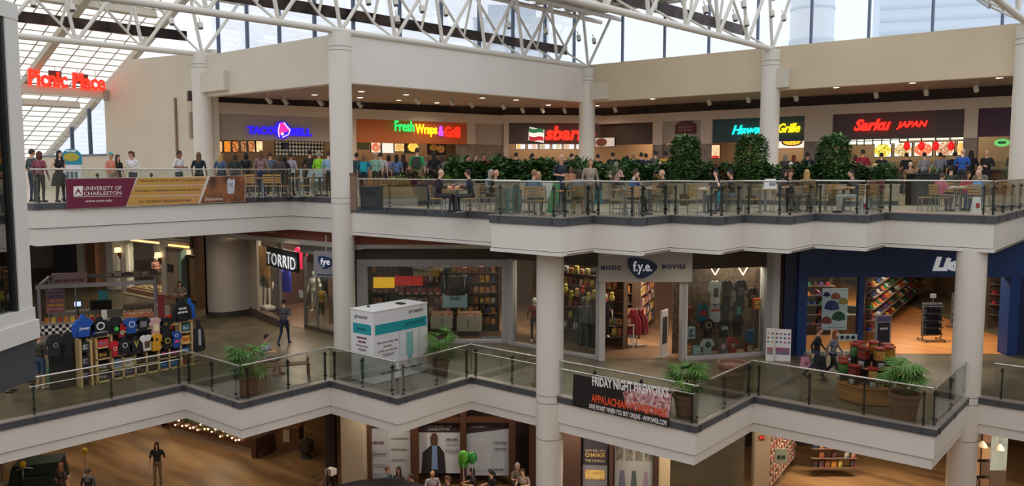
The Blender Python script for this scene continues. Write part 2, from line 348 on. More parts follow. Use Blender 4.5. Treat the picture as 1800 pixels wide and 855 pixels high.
# ================================================================== sloping skylight over the upper left gallery
e0, e1 = Vector((-36.0,20.9,15.8)), Vector((-55.5,20.9,7.3))
dirS = (e1-e0); LS = dirS.length; dS = dirS.normalized()
SKM = bpy.data.materials.new('translucent_skylight'); SKM.use_nodes = True
n_ = SKM.node_tree; n_.nodes.clear(); o_ = n_.nodes.new('ShaderNodeOutputMaterial'); tl = n_.nodes.new('ShaderNodeBsdfTranslucent'); df = n_.nodes.new('ShaderNodeBsdfTransparent'); mx = n_.nodes.new('ShaderNodeMixShader')
tl.inputs[0].default_value = (1,.95,.83,1); df.inputs[0].default_value = (1,.97,.88,1); mx.inputs[0].default_value = .62
n_.links.new(tl.outputs[0], mx.inputs[2]); n_.links.new(df.outputs[0], mx.inputs[1]); n_.links.new(mx.outputs[0], o_.inputs[0])
def SK(a, v, h=0):      # a along the slope, v along the building, h above the glass
    nrm = Vector((-dS.z, 0, dS.x))*-1
    p = e0+dS*a+nrm*h; return Vector((p.x, v, p.z))
m = MB(); m.quad(SK(0,20.9), SK(LS,20.9), SK(LS,-2), SK(0,-2)); sk = struct('window_skylight', m, SKM, 'sloping translucent skylight over the upper left gallery')
BEAM = M('#c9c4b9', .5, name='skylight_frame')
for i in range(0, 34):
    a = i*.62; MB().tube(SK(a,20.9,-.02), SK(a,-2,-.02), .022, 4).obj('purlin', M('#a39c8c', .6), sk)
for i in range(23):
    v = 20.9-i*.95; MB().tube(SK(0,v,-.03), SK(LS,v,-.03), .03, 4).obj('glazing_bar', M('#a39c8c', .6), sk)
for v in (20.75, 16.7, 13.3, 9.9, 6.5, 3.1):
    m = MB(); w_ = .16
    m.hexa([SK(0,v+w_,-.36), SK(0,v-w_,-.36), SK(LS,v-w_,-.36), SK(LS,v+w_,-.36)], [SK(0,v+w_,-.06), SK(0,v-w_,-.06), SK(LS,v-w_,-.06), SK(LS,v+w_,-.06)])
    m.obj('rafter', BEAM, sk)
for a in (3.2, 12.9):
    m = MB(); m.hexa([SK(a-.1,20.1,-.4), SK(a+.1,20.1,-.4), SK(a+.1,-2,-.4), SK(a-.1,-2,-.4)], [SK(a-.1,20.1,-.05), SK(a+.1,20.1,-.05), SK(a+.1,-2,-.05), SK(a-.1,-2,-.05)]); m.obj('cross_beam', BEAM, sk)
# wall panel between skylight and taco counter, low wall, side window
FW = Frame(-34.4, 20.3, 0)
def wpoly(pts, d=0): return [FW.px(x, y, d) for x, y in pts]
m = MB(FW.M); m.plate([(-10.72,5.82),(0,5.82),(0,12.3),(-1.7,12.25),(-7.7,12.47),(-10.72,11.1)], 0, .3); struct('wall_left', m, CREAM, 'tall cream wall between the skylight and the pink-bell counter')
m = MB(FW.M); m.box(-27,-10.72,0,.3,5.82,7.68); struct('wall_low', m, CREAM, 'low cream wall below the side window')
m = MB(FW.M); m.plate([(-19.3,7.68),(-10.72,7.68),(-10.72,11.1)], .1, .12); sw = struct('window_4', m, WINGL, 'triangular side window under the skylight')
for x in (-12.86, -15.2): m = MB(FW.M); m.box(x-.06,x+.06,.02,.2,7.68,7.68+(x+19.3)*.40); struct('mullion', m, MUL, None, sw)
m = MB(FW.M); m.box(-19.3,-10.72,-.05,.2,7.64,7.74); struct('sill', m, MUL, None, sw)
# hanging sign on its beam
t = thing('hanging_beam', 'cream beam spanning below the skylight under the red sign', 'beam')
MB().box(-44.95,-44.55,2,20.25,10.66,11.08).obj('beam', CREAM, t)
MB().box(-44.54,-44.5,20.0,20.25,10.5,11.1).obj('end_bracket', M('#a8a298', .6), t)
REDN = M('#ff2a18', .4, em=1.6, name='red_neon')
t = thing('hanging_sign', 'red illuminated two-word lettering hung above a cream beam', 'sign', Frame(-44.45,16.35,90).M)
link('lettering', text_mesh('Picnic Place', REDN, w=3.7, h=.82, depth=.12, bold=.03), t, Matrix.Translation((0,0,11.02)))
MB().box(1.0,1.6,.05,.12,11.3,11.85).box(2.3,2.9,.05,.12,11.3,11.8).obj('backing_panel', M('#5a4038', .7), t)
MB().path([(-.1,.1,11.15),(3.8,.1,11.15)], .03).path([(-.1,.1,11.5),(3.8,.1,11.5)], .02).obj('mounting_rail', M('#4a3d38', .6), t)
for s in (.3,1.3,2.4,3.3):
    MB().tube((s,.1,11.75), (s,.1,12.1), .012, 5).obj('cable', M('#8d8a84', .4), t)
# ================================================================== glass lift at the left edge
t = thing('glass_elevator', 'white framed glass lift cab at the left edge of the picture', 'elevator', Matrix.Translation((0,0,0)))
WF = M('#d3d2ce', .45, name='white_frame_paint'); DG = glass('lift_glass', '#5c6a66', .9)
fe = Frame(*at_depth(46, 13.0, 0).xy, math.degrees(YAW)+90)
t.matrix_world = fe.M
MB().box(-.34,0,-.02,.25,4.54,9.3).obj('corner_post', WF, t)
MB().box(-.40,-.34,0,.2,4.7,9.2).obj('gasket', M('#1e2423', .4), t)
MB().box(-2.4,-.4,.05,.08,4.7,9.2).obj('glass_pane', DG, t)
MB().box(-2.4,0,-.03,.3,9.2,9.45).obj('head_rail', WF, t)
MB().box(-2.4,.03,-.04,.3,4.5,4.7).obj('sill_rail', WF, t)
MB().box(-2.4,.06,-.08,.4,4.2,4.5).obj('lower_band', WF, t)
MB().box(-2.4,-.02,-.02,.4,3.55,4.2).obj('base_skirt', M('#3f434b', .5), t)
MB().box(-2.4,-.1,1.4,1.45,4.5,9.2).obj('rear_panel', M('#434a47', .6), t)
MB().box(-2.4,-.1,.1,1.4,4.5,4.6).obj('cab_floor', M('#6d6a63', .6), t)
MB().box(-2.3,-.4,.25,.32,5.5,5.56).obj('cab_handrail', STEEL, t)
# ================================================================== food court back wall
TAN = M('#a8988a', .65, name='tan_wall'); BEI = M('#c6b5a3', .6, name='beige_band'); STONE = M('#8b7b6d', .5, col2='#6f6055', scale=2.5, name='brown_stone', detail=8)
FB = Frame(-34.8, 20.5, 75); FA = Frame(-26.6, 40.2, 0); FC = Frame(-30.6, 36.2, 45)
LB, LC = 16.25, 5.66
def fbox(fr, name, s0, s1, z0, z1, d0, d1, mat, label=None, parent=None):
    m = MB(fr.M); m.box(s0,s1,d0,d1,z0,z1); return struct(name, m, mat, label, parent)
TACO = M('#a39487', .65, name='tan_fascia'); ORNG = M('#b8622f', .65, name='orange_fascia')
wl = fbox(FB, 'wall_counters_left', -1, LB, 9.96, 10.43, 0, .3, DARKB, 'dark band and fascia above the left hand counters')
fbox(FB, 'beige_band', -1, LB, 9.46, 9.96, -.2, .3, BEI, None, wl)
sx = lambda x, y=230: FB.px(x, y)[0]
fbox(FB, 'fascia_panel', -1, sx(584), 8.28, 9.46, -.05, .25, TACO, None, wl)
fbox(FB, 'fascia_panel', sx(625), sx(820), 8.28, 9.46, -.02, .25, ORNG, None, wl)
fbox(FB, 'pilaster', sx(584), sx(625), 5.82, 9.5, -.1, .25, BEI, None, wl)
fbox(FB, 'pilaster', sx(820), sx(834), 8.3, 9.5, -.1, .25, BEI, None, wl)
fbox(FB, 'recessed_panel', sx(834), LB, 8.3, 9.46, .05, .3, TAN, None, wl)
fbox(FB, 'stone_cladding', sx(806), LB, 5.82, 8.3, .1, .3, STONE, None, wl)
m = MB(FC.M); m.box(0,LC,0,.3,10.0,10.5); wc = struct('wall_counters_corner', m, DARKB, 'dark band above the angled pizza counter')
m = MB(FC.M); m.box(-.1,LC+.1,-.2,.3,9.55,10.0); struct('beige_band', m, BEI, None, wc)
m = MB(FC.M); m.box(.3,LC,0,.2,8.35,9.55); struct('fascia_panel', m, M('#4f4037', .6, name='pizza_fascia'), None, wc)
m = MB(FC.M); m.box(0,.3,-.1,.3,5.82,9.6); struct('pilaster', m, BEI, None, wc)
m = MB(FA.M); m.box(-.3,34,0,.3,9.96,10.45); wr = struct('wall_counters_right', m, DARKB, 'dark band above the right hand counters')
m = MB(FA.M); m.box(-.3,34,-.2,.3,9.5,9.96); struct('beige_band', m, BEI, None, wr)
for nm, x0, x1, yt, yb, mat, d in (('fascia_panel',1040,1149,217,249,M('#43342b',.6),.05),('recessed_panel',1165,1234,213,250,TAN,.05),('fascia_panel',1252,1416,208,243,M('#2f484e',.6,name='teal_fascia'),.02),
        ('fascia_panel',1463,1696,200,240,M('#4d3c39',.6,name='dark_plum_fascia'),.02),('fascia_panel',1718,1830,190,235,M('#43203a',.6,name='purple_fascia'),.02)):
    s0 = FA.px(x0, yb)[0]; s1 = FA.px(x1, yb)[0]; zz = FA.px((x0+x1)/2, yb)[1]
    m = MB(FA.M); m.box(s0,s1,d,.28,8.3,9.55); struct(nm, m, mat, None, wr)
for x0, x1 in ((1149,1166),(1233,1253),(1415,1464),(1695,1719)):
    s0 = FA.px(x0, 230)[0]; s1 = FA.px(x1, 230)[0]
    m = MB(FA.M); m.box(s0,s1,-.1,.3,8.25,9.6); struct('pilaster', m, BEI, None, wr)
    m = MB(FA.M); m.box(s0,s1,-.08,.3,5.82,8.25); struct('stone_cladding', m, STONE, None, wr)
s0 = FA.px(1160,260)[0]; s1 = FA.px(1240,260)[0]; m = MB(FA.M); m.box(s0,s1,.05,.3,5.82,8.25); struct('stone_cladding', m, STONE, None, wr)
# rear walls of the kitchens
KW = M('#b79a78', .6, name='kitchen_wall')
m = MB(FB.M); m.box(-1,LB,2.6,2.8,5.82,10.3); struct('wall_kitchen_left', m, M('#8a6f55', .6), 'warm kitchen wall behind the left counters')
m = MB(FC.M); m.box(-1,LC+1.5,2.4,2.6,5.82,10.3); struct('wall_kitchen_corner', m, KW, 'warm kitchen wall behind the pizza counter')
m = MB(FA.M); m.box(-3,34,2.6,2.8,5.82,10.3); struct('wall_kitchen_right', m, KW, 'warm kitchen wall behind the right counters')
# ------------------------------------------------------------------ vents, ceiling lamps
for fr, x0, y0, x1, y1, lab in ((FB,498,178,537,191,'dark vent grille above the pink-bell sign'),(FB,762,189,790,197,'dark vent grille above the multicoloured sign'),(FA,1103,190,1136,200,'dark vent grille right of the pizza column'),(FA,1250,184,1288,193,'dark vent grille above the teal sign'),(FA,1467,172,1512,184,'dark vent grille above the red script sign'),(FA,1780,153,1796,168,'dark vent grille above the purple sign')):
    a0, a1, b0, b1 = fr.rect(x0,y0,x1,y1); b0 = max(b0, 9.6)
    t = thing('vent_grille', lab, 'vent', fr.M); MB().box(a0,a1,-.04,-.005,b0,b1).obj('frame', M('#2b2422', .6), t)
    for k in range(5):
        z = b0+(b1-b0)*(k+.5)/5; MB().box(a0+.04,a1-.04,-.06,-.04,z-.012,z+.012).obj('slat', M('#1f1a19', .6), t)
LAMPC = M('#fff3dc', .5, em=9, name='lamp_glow')
dl = thing('downlight', 'round recessed ceiling lamp', 'ceiling lamp'); MB().lathe([(.17,0),(.17,-.015),(.13,-.02),(.13,0)], 20).obj('trim_ring', M('#d8d2c6', .5), dl, True); MB().lathe([(.125,-.004),(.125,-.012)], 16).obj('lens', LAMPC, dl)
DLS = [(553,166,'above the pink-bell counter'),(635,159,'right of the tall column, nearer of two'),(633,171,'right of the tall column, farther of two'),(714,165,'near row above the multicoloured sign'),(701,176,'far row left above the multicoloured sign'),(768,181,'far row right above the multicoloured sign'),(848,171,'left of the pizza sign'),(907,175,'above the pizza flag'),(964,185,'above the red pizza letters'),(1050,186,'just right of the pizza column'),(1147,174,'above the maroon arched plaque'),(1470,154,'left above the red script sign'),(1604,146,'right above the red script sign'),(1757,137,'above the purple fascia')]
def lamp_light(kind, loc, e, col, size=.3, spot=None, rot=None, parent=None):
    l = bpy.data.lights.new('lamp_light', kind); l.energy = e; l.color = col
    if kind == 'SPOT': l.spot_size = spot or 2.2; l.spot_blend = .8; l.shadow_soft_size = size
    elif kind == 'POINT': l.shadow_soft_size = size
    else: l.shape = 'RECTANGLE'; l.size = size[0]; l.size_y = size[1]
    o = bpy.data.objects.new('lamp_light', l); COL.objects.link(o); o.location = loc
    if rot: o.rotation_euler = rot
    if parent is not None: o.parent = parent
    return o
for i, (x, y, w_) in enumerate(DLS):
    z = 10.41 if x > 1035 else 10.2+.22*max(0, min(1, (x-400)/640)); p = on_floor(x, y, z-.0)
    zz = 10.42 if p.y > 36.3 else 10.2+(p.y-20.2)/16.2*.22
    o = dl if i == 0 else dup(dl, None); o.matrix_world = TR((p.x, p.y, zz)); o['label'] = 'round recessed ceiling lamp '+w_; o['group'] = 'recessed lamps of the food court'
    if i == 0: lamp_light('SPOT', (0,0,-.05), 190, (1,.88,.74), .12, 2.6, None, o)
ts = thing('track_spotlight', '', 'spotlight'); MB().tube((0,0,0), (0,0,-.14), .02, 6).obj('stem', TUBE, ts); MB().tube((0,.06,-.12), (0,-.12,-.36), .1, 12).obj('can', M('#cdc7bc', .5), ts, True); MB().box(-.12,.12,-.05,.05,-.02,0).obj('mount', TUBE, ts)
TSP = [(471,170,'leftmost over the pink-bell sign'),(500,173,'second over the pink-bell sign'),(562,176,'third over the pink-bell sign'),(631,181,'left over the multicoloured sign'),(733,174,'middle over the multicoloured sign'),(793,178,'right over the multicoloured sign'),(828,183,'over the right end of the multicoloured sign'),(884,184,'far left of the pizza sign'),(918,193,'over the pizza flag'),(953,193,'over the first pizza letters'),(992,194,'over the last pizza letters'),(1081,192,'right of the pizza column'),(1246,178,'over the teal sign, left'),(1315,173,'over the teal sign, right'),(1399,170,'over the yellow script lettering'),(1540,164,'over the red script sign, left'),(1628,159,'over the red script sign, right'),(1716,152,'over the purple fascia')]
for i, (x, y, w_) in enumerate(TSP):
    p = on_floor(x, y-6, 10.38 if x > 880 else 10.3); zz = 10.42 if p.y > 36.3 else 10.2+(p.y-20.2)/16.2*.22
    o = ts if i == 0 else dup(ts, None); o.matrix_world = TR((p.x, p.y, zz), math.radians(130 if x < 880 else 180)); o['label'] = 'white can spotlight on the ceiling '+w_; o['group'] = 'ceiling can spotlights'
# ------------------------------------------------------------------ illuminated shop signs
def neon(col, e=2.2): return M(col, .4, em=e)
def sign(fr, name, label, px, txt, mat, d=-.12, bold=.02, shear=0, space=1, parts=(), depth=.07):
    s0, s1, z0, z1 = fr.rect(*px, d); t = thing(name, label, 'sign', fr.M @ Matrix.Translation((s0, d, z0)))
    if txt: link('lettering', text_mesh(txt, mat, w=s1-s0, h=z1-z0, depth=depth, bold=bold, shear=shear, space=space), t)
    return t, s1-s0, z1-z0
t, W_, H_ = sign(FB, 'bell_sign', 'blue lettering with a pink bell on the tan fascia', (435,225,548,236), None, None)
BLU = neon('#2410d8', 1.3)
link('lettering', text_mesh('TACO', BLU, w=W_*.41, h=H_, depth=.08, bold=.05), t); link('lettering', text_mesh('BELL', BLU, w=W_*.35, h=H_, depth=.08, bold=.05), t, Matrix.Translation((W_*.645,0,-.03)))
def ring(cx, cz, rx, rz, n=24, a0=0, a1=2*math.pi): return [(cx+rx*math.cos(a0+(a1-a0)*i/n), cz+rz*math.sin(a0+(a1-a0)*i/n)) for i in range(n)]
cx, cz = W_*.52, H_*.6
MB().plate(ring(cx, cz, .42, .42), -.06, 0).obj('logo_disc', neon('#2a12b8', 1.1), t)
MB().plate([(cx-.12,cz-.22),(cx-.16,cz-.05),(cx-.14,cz+.18),(cx-.05,cz+.36),(cx+.08,cz+.36),(cx+.22,cz+.2),(cx+.34,cz+.05),(cx+.36,cz-.02),(cx+.1,cz-.1)], -.1, -.06).obj('bell', neon('#e0218a', 1.6), t)
MB().path([(cx-.16,-.11,cz-.34),(cx-.2,-.11,cz-.02),(cx-.12,-.11,cz+.3)], .02).path([(cx+.08,-.11,cz+.36),(cx+.24,-.11,cz+.16),(cx+.38,-.11,cz+.02)], .025).path([(cx+.38,-.11,cz+.02),(cx+.3,-.11,cz-.2),(cx,-.11,cz-.34)], .02).obj('bell_outline', neon('#d9b8ff', 2), t)
MB().ball((cx,-.1,cz-.18), .07).obj('clapper', neon('#ffd9b0', 1.5), t)
t, W_, H_ = sign(FB, 'multicolour_sign', 'multicoloured lettering on the orange fascia', (694,217,808,243), None, None)
s = 0
for txt, c, w_, gap, zz, hh in (('Fresh','#20e060',.285,.02,.30,.62),('Wraps','#ffd21e',.33,.025,.05,.75),('&','#b04cff',.08,.02,.15,.62),('Grill','#ff2a1a',.24,0,.1,.66)):
    link('lettering', text_mesh(txt, neon(c, 1.5), w=W_*w_, h=H_*hh, depth=.06, bold=.015), t, Matrix.Translation((s,0,H_*(zz+ .1 - .1*s/W_)))); s += W_*(w_+gap)
t, W_, H_ = sign(FC, 'pizza_sign', 'red lettering beside a wavy tricolour flag', (958,222,1046,247), 'sbarro', neon('#ff2414', 1.8), bold=.04, shear=.2)
fl = thing('pizza_flag_sign', 'green white and red wavy flag sign left of the red letters', 'sign', FC.M); a0, a1, b0, b1 = FC.rect(930,225,955,247,-.12)
for k, c in enumerate(('#b3202c','#f2f0e6','#1f6b3c')):
    pts = []; h = (b1-b0)/3.2
    for i in range(9): pts.append((a0+(a1-a0)*i/8, b0+.04+h*k+.05*math.sin(-i*.75)-.012*i))
    pts += [(x, z+h) for x, z in reversed(pts)]
    MB().plate(pts, -.18, -.12).obj('stripe', neon(c, .7), fl)
MB().plate([(a0-.05,b0+.02),(a1+.03,b0-.14),(a1+.06,b1-.1),(a0+.02,b1+.06)], -.12, -.08).obj('backing', neon('#e8e6dc', .6), fl)
sign(FA, 'turquoise_script_sign', 'turquoise script lettering on the teal fascia', (1287,218,1366,237), 'Hawaiian', neon('#18e0cf', 1.6), bold=.02, shear=.35, d=-.08)
sign(FA, 'yellow_script_sign', 'yellow script lettering on the teal fascia', (1368,216,1407,234), 'Grille', neon('#ffd814', 1.5), bold=.02, shear=.35, d=-.08)
sign(FA, 'red_script_sign', 'red script lettering on the dark plum fascia', (1501,208,1567,231), 'Sarku', neon('#ff2416', 1.8), bold=.04, shear=.35, d=-.08)
sign(FA, 'red_capitals_sign', 'red slanted capitals right of the red script', (1576,212,1631,228), 'JAPAN', neon('#ff2416', 1.8), bold=.03, shear=.25, d=-.08)
a0, a1, b0, b1 = FA.rect(1187,214,1223,236,-.05); t = thing('arched_plaque', 'maroon arched plaque with two lines of small lettering', 'plaque', FA.M)
pts = [(a0,b0),(a1,b0),(a1,b0+.45)]+[(a1-.05-(a1-a0-.1)*i/8, b0+.5+.22*math.sin(math.pi*i/8)) for i in range(9)]+[(a0,b0+.45)]
MB().plate(pts, -.06, .04).obj('board', M('#4b2226', .5), t)
MB().plate([(x*.92+.08*(a0+a1)/2, z*.94+.06*(b0+.3)) for x, z in pts], -.07, -.06).obj('rim', M('#5d2c2f', .5), t)
for k, s_ in enumerate(('~~~','~~~')): link('lettering', text_mesh(s_, M('#9b7468', .5), w=(a1-a0)*.7, h=.09, depth=.01), t, Matrix.Translation((a0+(a1-a0)*.15, -.075, b0+.32-.16*k)))
a0, a1, b0, b1 = FA.rect(1781,214,1788,224,-.05); t = thing('white_arrow_sign', 'white pointed sign fragment on the purple fascia', 'sign', FA.M); MB().plate([(a0,b1),(a1,b1+.05),(a1,b0)], -.1, -.04).obj('letter_stroke', neon('#eef0ff', .9), t)
# ------------------------------------------------------------------ counters with their lit menu boards
def counter(fr, s0, s1, mat, label, top='#4b4742'):
    t = thing('serving_counter', label, 'counter', fr.M)
    MB().box(s0,s1,.25,.9,LW_Z,6.82).obj('front_panel', mat, t); MB().box(s0-.05,s1+.05,.15,1.0,6.82,6.9).obj('counter_top', M(top, .3), t)
    MB().box(s0+.1,s1-.1,.3,.34,6.9,7.25).obj('sneeze_guard', SHOPGL, t)
    return t
GS = M('#55504a', .5)
counter(FB, .5, sx(583,260), GS, 'dark counter below the pink-bell sign'); counter(FB, sx(626,260), sx(800,260), M('#8a5a36', .5), 'wooden counter below the multicoloured sign'); counter(FC, .4, LC, M('#7c6e62', .5), 'stone counter below the pizza sign')
counter(FA, FA.px(1258,260)[0], FA.px(1412,260)[0], M('#8d6b4a', .5), 'wooden counter below the teal sign'); counter(FA, FA.px(1466,260)[0], FA.px(1694,260)[0], GS, 'dark counter below the red script sign'); counter(FA, FA.px(1720,260)[0], FA.px(1830,260)[0], M('#5c3a2c', .5), 'brown counter below the purple fascia')
def foodmat(cols, e=1.4, scale=5):
    key = 'food'+str(cols)+str(scale)
    if key in MATS: return MATS[key]
    m = bpy.data.materials.new('food_print'); m.use_nodes = True; n = m.node_tree; b = n.nodes['Principled BSDF']
    t = n.nodes.new('ShaderNodeTexCoord'); nz = n.nodes.new('ShaderNodeTexVoronoi'); nz.inputs['Scale'].default_value = scale
    nz2 = n.nodes.new('ShaderNodeTexNoise'); nz2.inputs['Scale'].default_value = scale*.7
    r = n.nodes.new('ShaderNodeValToRGB'); r.color_ramp.interpolation = 'LINEAR'
    while len(r.color_ramp.elements) < len(cols): r.color_ramp.elements.new(.5)
    for i, c in enumerate(cols): r.color_ramp.elements[i].position = .28+.44*i/(len(cols)-1); r.color_ramp.elements[i].color = (*lin(c), 1)
    mx = n.nodes.new('ShaderNodeMix'); mx.data_type = 'FLOAT'; mx.inputs[0].default_value = .4
    n.links.new(t.outputs['Object'], nz.inputs['Vector']); n.links.new(t.outputs['Object'], nz2.inputs['Vector'])
    n.links.new(nz2.outputs[0], mx.inputs[2]); n.links.new(nz.outputs['Distance'], mx.inputs[3]); n.links.new(mx.outputs[0], r.inputs[0])
    n.links.new(r.outputs[0], b.inputs['Base Color']); n.links.new(r.outputs[0], b.inputs['Emission Color']); b.inputs['Emission Strength'].default_value = e
    MATS[key] = m; return m
def board(fr, px, d, label, bgc, blobs=(), e=1.1, frame='#1d1917', name='menu_board', group='lit menu boards'):
    a0, a1, b0, b1 = fr.rect(*px, d); t = thing(name, label, 'menu board', fr.M @ Matrix.Translation((a0, d, b0))); t['group'] = group; W_, H_ = a1-a0, b1-b0
    MB().box(-.0,W_+.0,.0,.08,-.0,H_+.0).obj('frame', M(frame, .5), t)
    lp = MB().box(.03,W_-.03,-.012,0,.03,H_-.03).obj('lit_panel', bgc if not isinstance(bgc, str) else M(bgc, .5, em=e), t)
    for i, (x, z, rx, rz, c) in enumerate(blobs):
        MB().plate(ring(W_*x, H_*z, W_*rx, H_*rz, 14), -.03-.008*i, -.012).obj('food_picture', foodmat(c, e*.9, 13) if isinstance(c, tuple) else M(c, .5, em=e*.8), lp)
    return t
TF = [('#c8321e','#f0c890','#8a4a20'),('#f0b43c','#e0641e','#78b43c'),('#f0c878','#a8501e','#5a2a14'),('#c8783c','#5a2a14','#f0d296'),('#d2883c','#8a3214','#f0d8a0'),('#f0b450','#f0e0b0','#a85a1e')]
for i, (x0, x1) in enumerate(((380,391),(393.5,405.5),(408,420),(422.5,433.5),(436,448.5),(450,462))):
    board(FB, (x0,247.5,x1,268), .5, 'lit pink-bell menu panel with food, %s from the left' % ['first','second','third','fourth','fifth','sixth'][i], foodmat(TF[i], 1.1, 7), ((.5,.3,.42,.2,TF[i][::-1]),(.5,.74,.4,.16,TF[i])), 1.0)
# black and white diamond tile wall
t = thing('diamond_tile_panel', 'black and white diamond tiled wall panel behind the pink-bell counter', 'tiled wall', FB.M); a0, a1, b0, b1 = FB.rect(484,249,569,274,1.4)
MB().box(a0,a1,1.42,1.5,b0,b1).obj('black_backing', M('#17140f', .3), t)
tile = None; nx, nz = 15, 4; dx, dz = (a1-a0)/nx, (b1-b0)/nz
TL = MB().plate([(-dx*.46,0),(0,-dz*.46),(dx*.46,0),(0,dz*.46)], -.015, 0).mesh('tile', M('#e2d6bb', .3, em=.12))
for i in range(nx):
    for j in range(nz): link('tile', TL, t, Matrix.Translation((a0+dx*(i+.5), 1.42, b0+dz*(j+.5))))
a0, a1, b0, b1 = FB.rect(497,251,508,263,1.3); t = thing('wall_monitor', 'small black monitor hanging before the diamond tiles', 'monitor', FB.M); MB().box(a0,a1,1.3,1.38,b0,b1).obj('casing', M('#121212', .4), t); MB().box(a0+.03,a1-.03,1.29,1.3,b0+.03,b1-.03).obj('screen', M('#20242a', .2), t)
board(FB, (625,249,649,263), .8, 'dark olive menu panel at the left of the orange-fascia counter', '#4a4526', (), .4)
board(FB, (652,250,669,269), .8, 'lit picture panel of a meat wrap', '#f0d8b8', ((.5,.5,.45,.42,('#f0a070','#b84a28','#f8e0c0')),))
board(FB, (671,251,692,270), .8, 'lit white price list above the orange-fascia counter', '#e8e2d6', (), 1.0)
board(FB, (693,252,711,267), .8, 'lit picture panel of a red wrap platter', '#e8d0a0', ((.5,.5,.45,.45,('#b43a20','#e8c070','#5a7a28')),))
board(FB, (712,250,735,270), .8, 'lit picture panel of a yellow bowl on black', '#2a1c10', ((.6,.55,.4,.4,('#f0b020','#f8d860','#d08010')),))
board(FB, (752,251,784,273), .8, 'dark picture board with produce right of the orange-fascia menu', M('#20180f', .5), ((.3,.6,.22,.25,('#5a7a28','#a83a20')),(.7,.5,.22,.3,('#3a5a20','#c86a30'))), .5)
for i, (x0, x1, c) in enumerate(((906,924,('#d8a030','#f0d890')),(927,946,('#c86a3c','#f0e0d0')),(948,967,('#7a6a30','#e8d8b0')),(970,988,('#b0a040','#f0e8c8')),(990,1010,('#c8884c','#f0d8c0')),(1012,1022,('#c8b8a0','#f0e8d8')))):
    board(FC, (x0,251.5,x1,263), .6, 'lit pizza menu panel, %s from the left' % ['first','second','third','fourth','fifth','sixth'][i], '#e6e9ee', ((.3 if i % 2 == 0 else .62,.45,.24,.36,c),), 1.0)
board(FA, (1046,241,1081,259), -.5, 'white hanging board with a chocolate cake slice', '#c9c2ba', ((.33,.5,.28,.42,('#4a2a20','#6b3a2a')),), .35)
for i in range(4): pass
board(FA, (1250,254,1266,279), -.12, 'framed warm poster with a red caption beside the teal counter', '#f0c89a', ((.5,.5,.38,.3,('#a8501e','#f0e0b0','#c82a1e')),(.5,.12,.44,.1,'#c02428')), .9, '#5a2418', 'framed_poster', 'posters')
board(FA, (1366,243,1440,262), .3, 'lit panel with a giant noodle bowl below the yellow lettering', '#f4dccb', ((.36,.66,.26,.42,'#3a2218'),(.36,.72,.22,.36,('#f0a020','#f8d840','#c85a18')),(.72,.55,.05,.25,'#b03a28')), 1.1)
board(FA, (1350,246,1364,262), .3, 'narrow lit panel left of the noodle bowl', '#f4dccb', ((.5,.5,.3,.3,('#8a3a20','#f0c080')),), 1.0)
for i, (x0, x1, c) in enumerate(((1536,1568,('#f8f0c0','#d8c020','#4a6a20')),(1571,1604,('#f0ece0','#c0a060','#5a7a3c')),(1606,1640,('#f0a070','#d8481e','#f0d0b0')),(1644,1679,('#f0e4d0','#b08a60','#8a4a38')),(1682,1694,('#f8d080','#f0a030','#f8e8c0')))):
    board(FA, (x0,251-i*1.0,x1,277-i*.8), .6, 'lit japanese dish panel, %s from the left' % ['first','second','third','fourth','fifth'][i], '#e4e8d8', ((.5,.48,.48,.46,c),), 1.2)
SHO = M('#eef3dc', .5, em=1.2, name='shoji_glow')
t = thing('shoji_screen', 'row of glowing paper screens with dark bars under the red script sign', 'light screen', FA.M)
for x0, x1, y0, y1 in ((1476,1491,242,254),(1492,1505,242,254),(1507,1519,243,254),(1520,1534,242,254),(1535,1550,242,253),(1551,1564,241,253),(1566,1580,240,252),(1582,1594,240,248),(1597,1618,239,247),(1621,1643,238,246.5),(1646,1668,238,246),(1671,1693,237.5,245)):
    a0, a1, b0, b1 = FA.rect(x0,y0,x1,y1,.35); MB().box(a0,a1,.35,.4,b0,b1).obj('paper_panel', SHO, t); MB().box(a0-.04,a0,.31,.4,b0-.05,b1+.03).box(a0,a1,.32,.35,(b0+b1)/2-.015,(b0+b1)/2+.015).obj('dark_bar', M('#241c18', .5), t)
ln = thing('red_lantern', '', 'lantern'); MB().lathe([(.04,-.2),(.12,-.12),(.15,0),(.12,.12),(.04,.2)], 12).obj('paper_shade', neon('#e81c1c', .7), ln, True); MB().tube((0,0,.2), (0,0,.75), .008, 4).obj('cord', M('#222222', .5), ln)
for i, x in enumerate((1594,1620,1645,1672)):
    s_, z_ = FA.px(x, 257, .1); o = ln if i == 0 else dup(ln, None); o.matrix_world = FA.M @ Matrix.Translation((s_, .1, z_)); o['label'] = 'red paper lantern, %s of four before the dish panels' % ['first from the left','second from the left','third from the left','rightmost'][i]; o['group'] = 'red paper lanterns'
t = thing('green_oval_sign', 'green oval lit sign below the purple fascia', 'sign', FA.M); s_, z_ = FA.px(1762, 251, .6); MB().plate(ring(s_, z_, .3, .17), .5, .6).obj('lit_oval', neon('#6fd070', .7), t); link('lettering', text_mesh('~', M('#1d5a2a', .5), w=.34, h=.14, depth=.01), t, Matrix.Translation((s_-.17, .49, z_-.07)))
board(FA, (1774,236,1788,246), .8, 'small green lit panel at the right edge', '#3fae4c', (), .8)
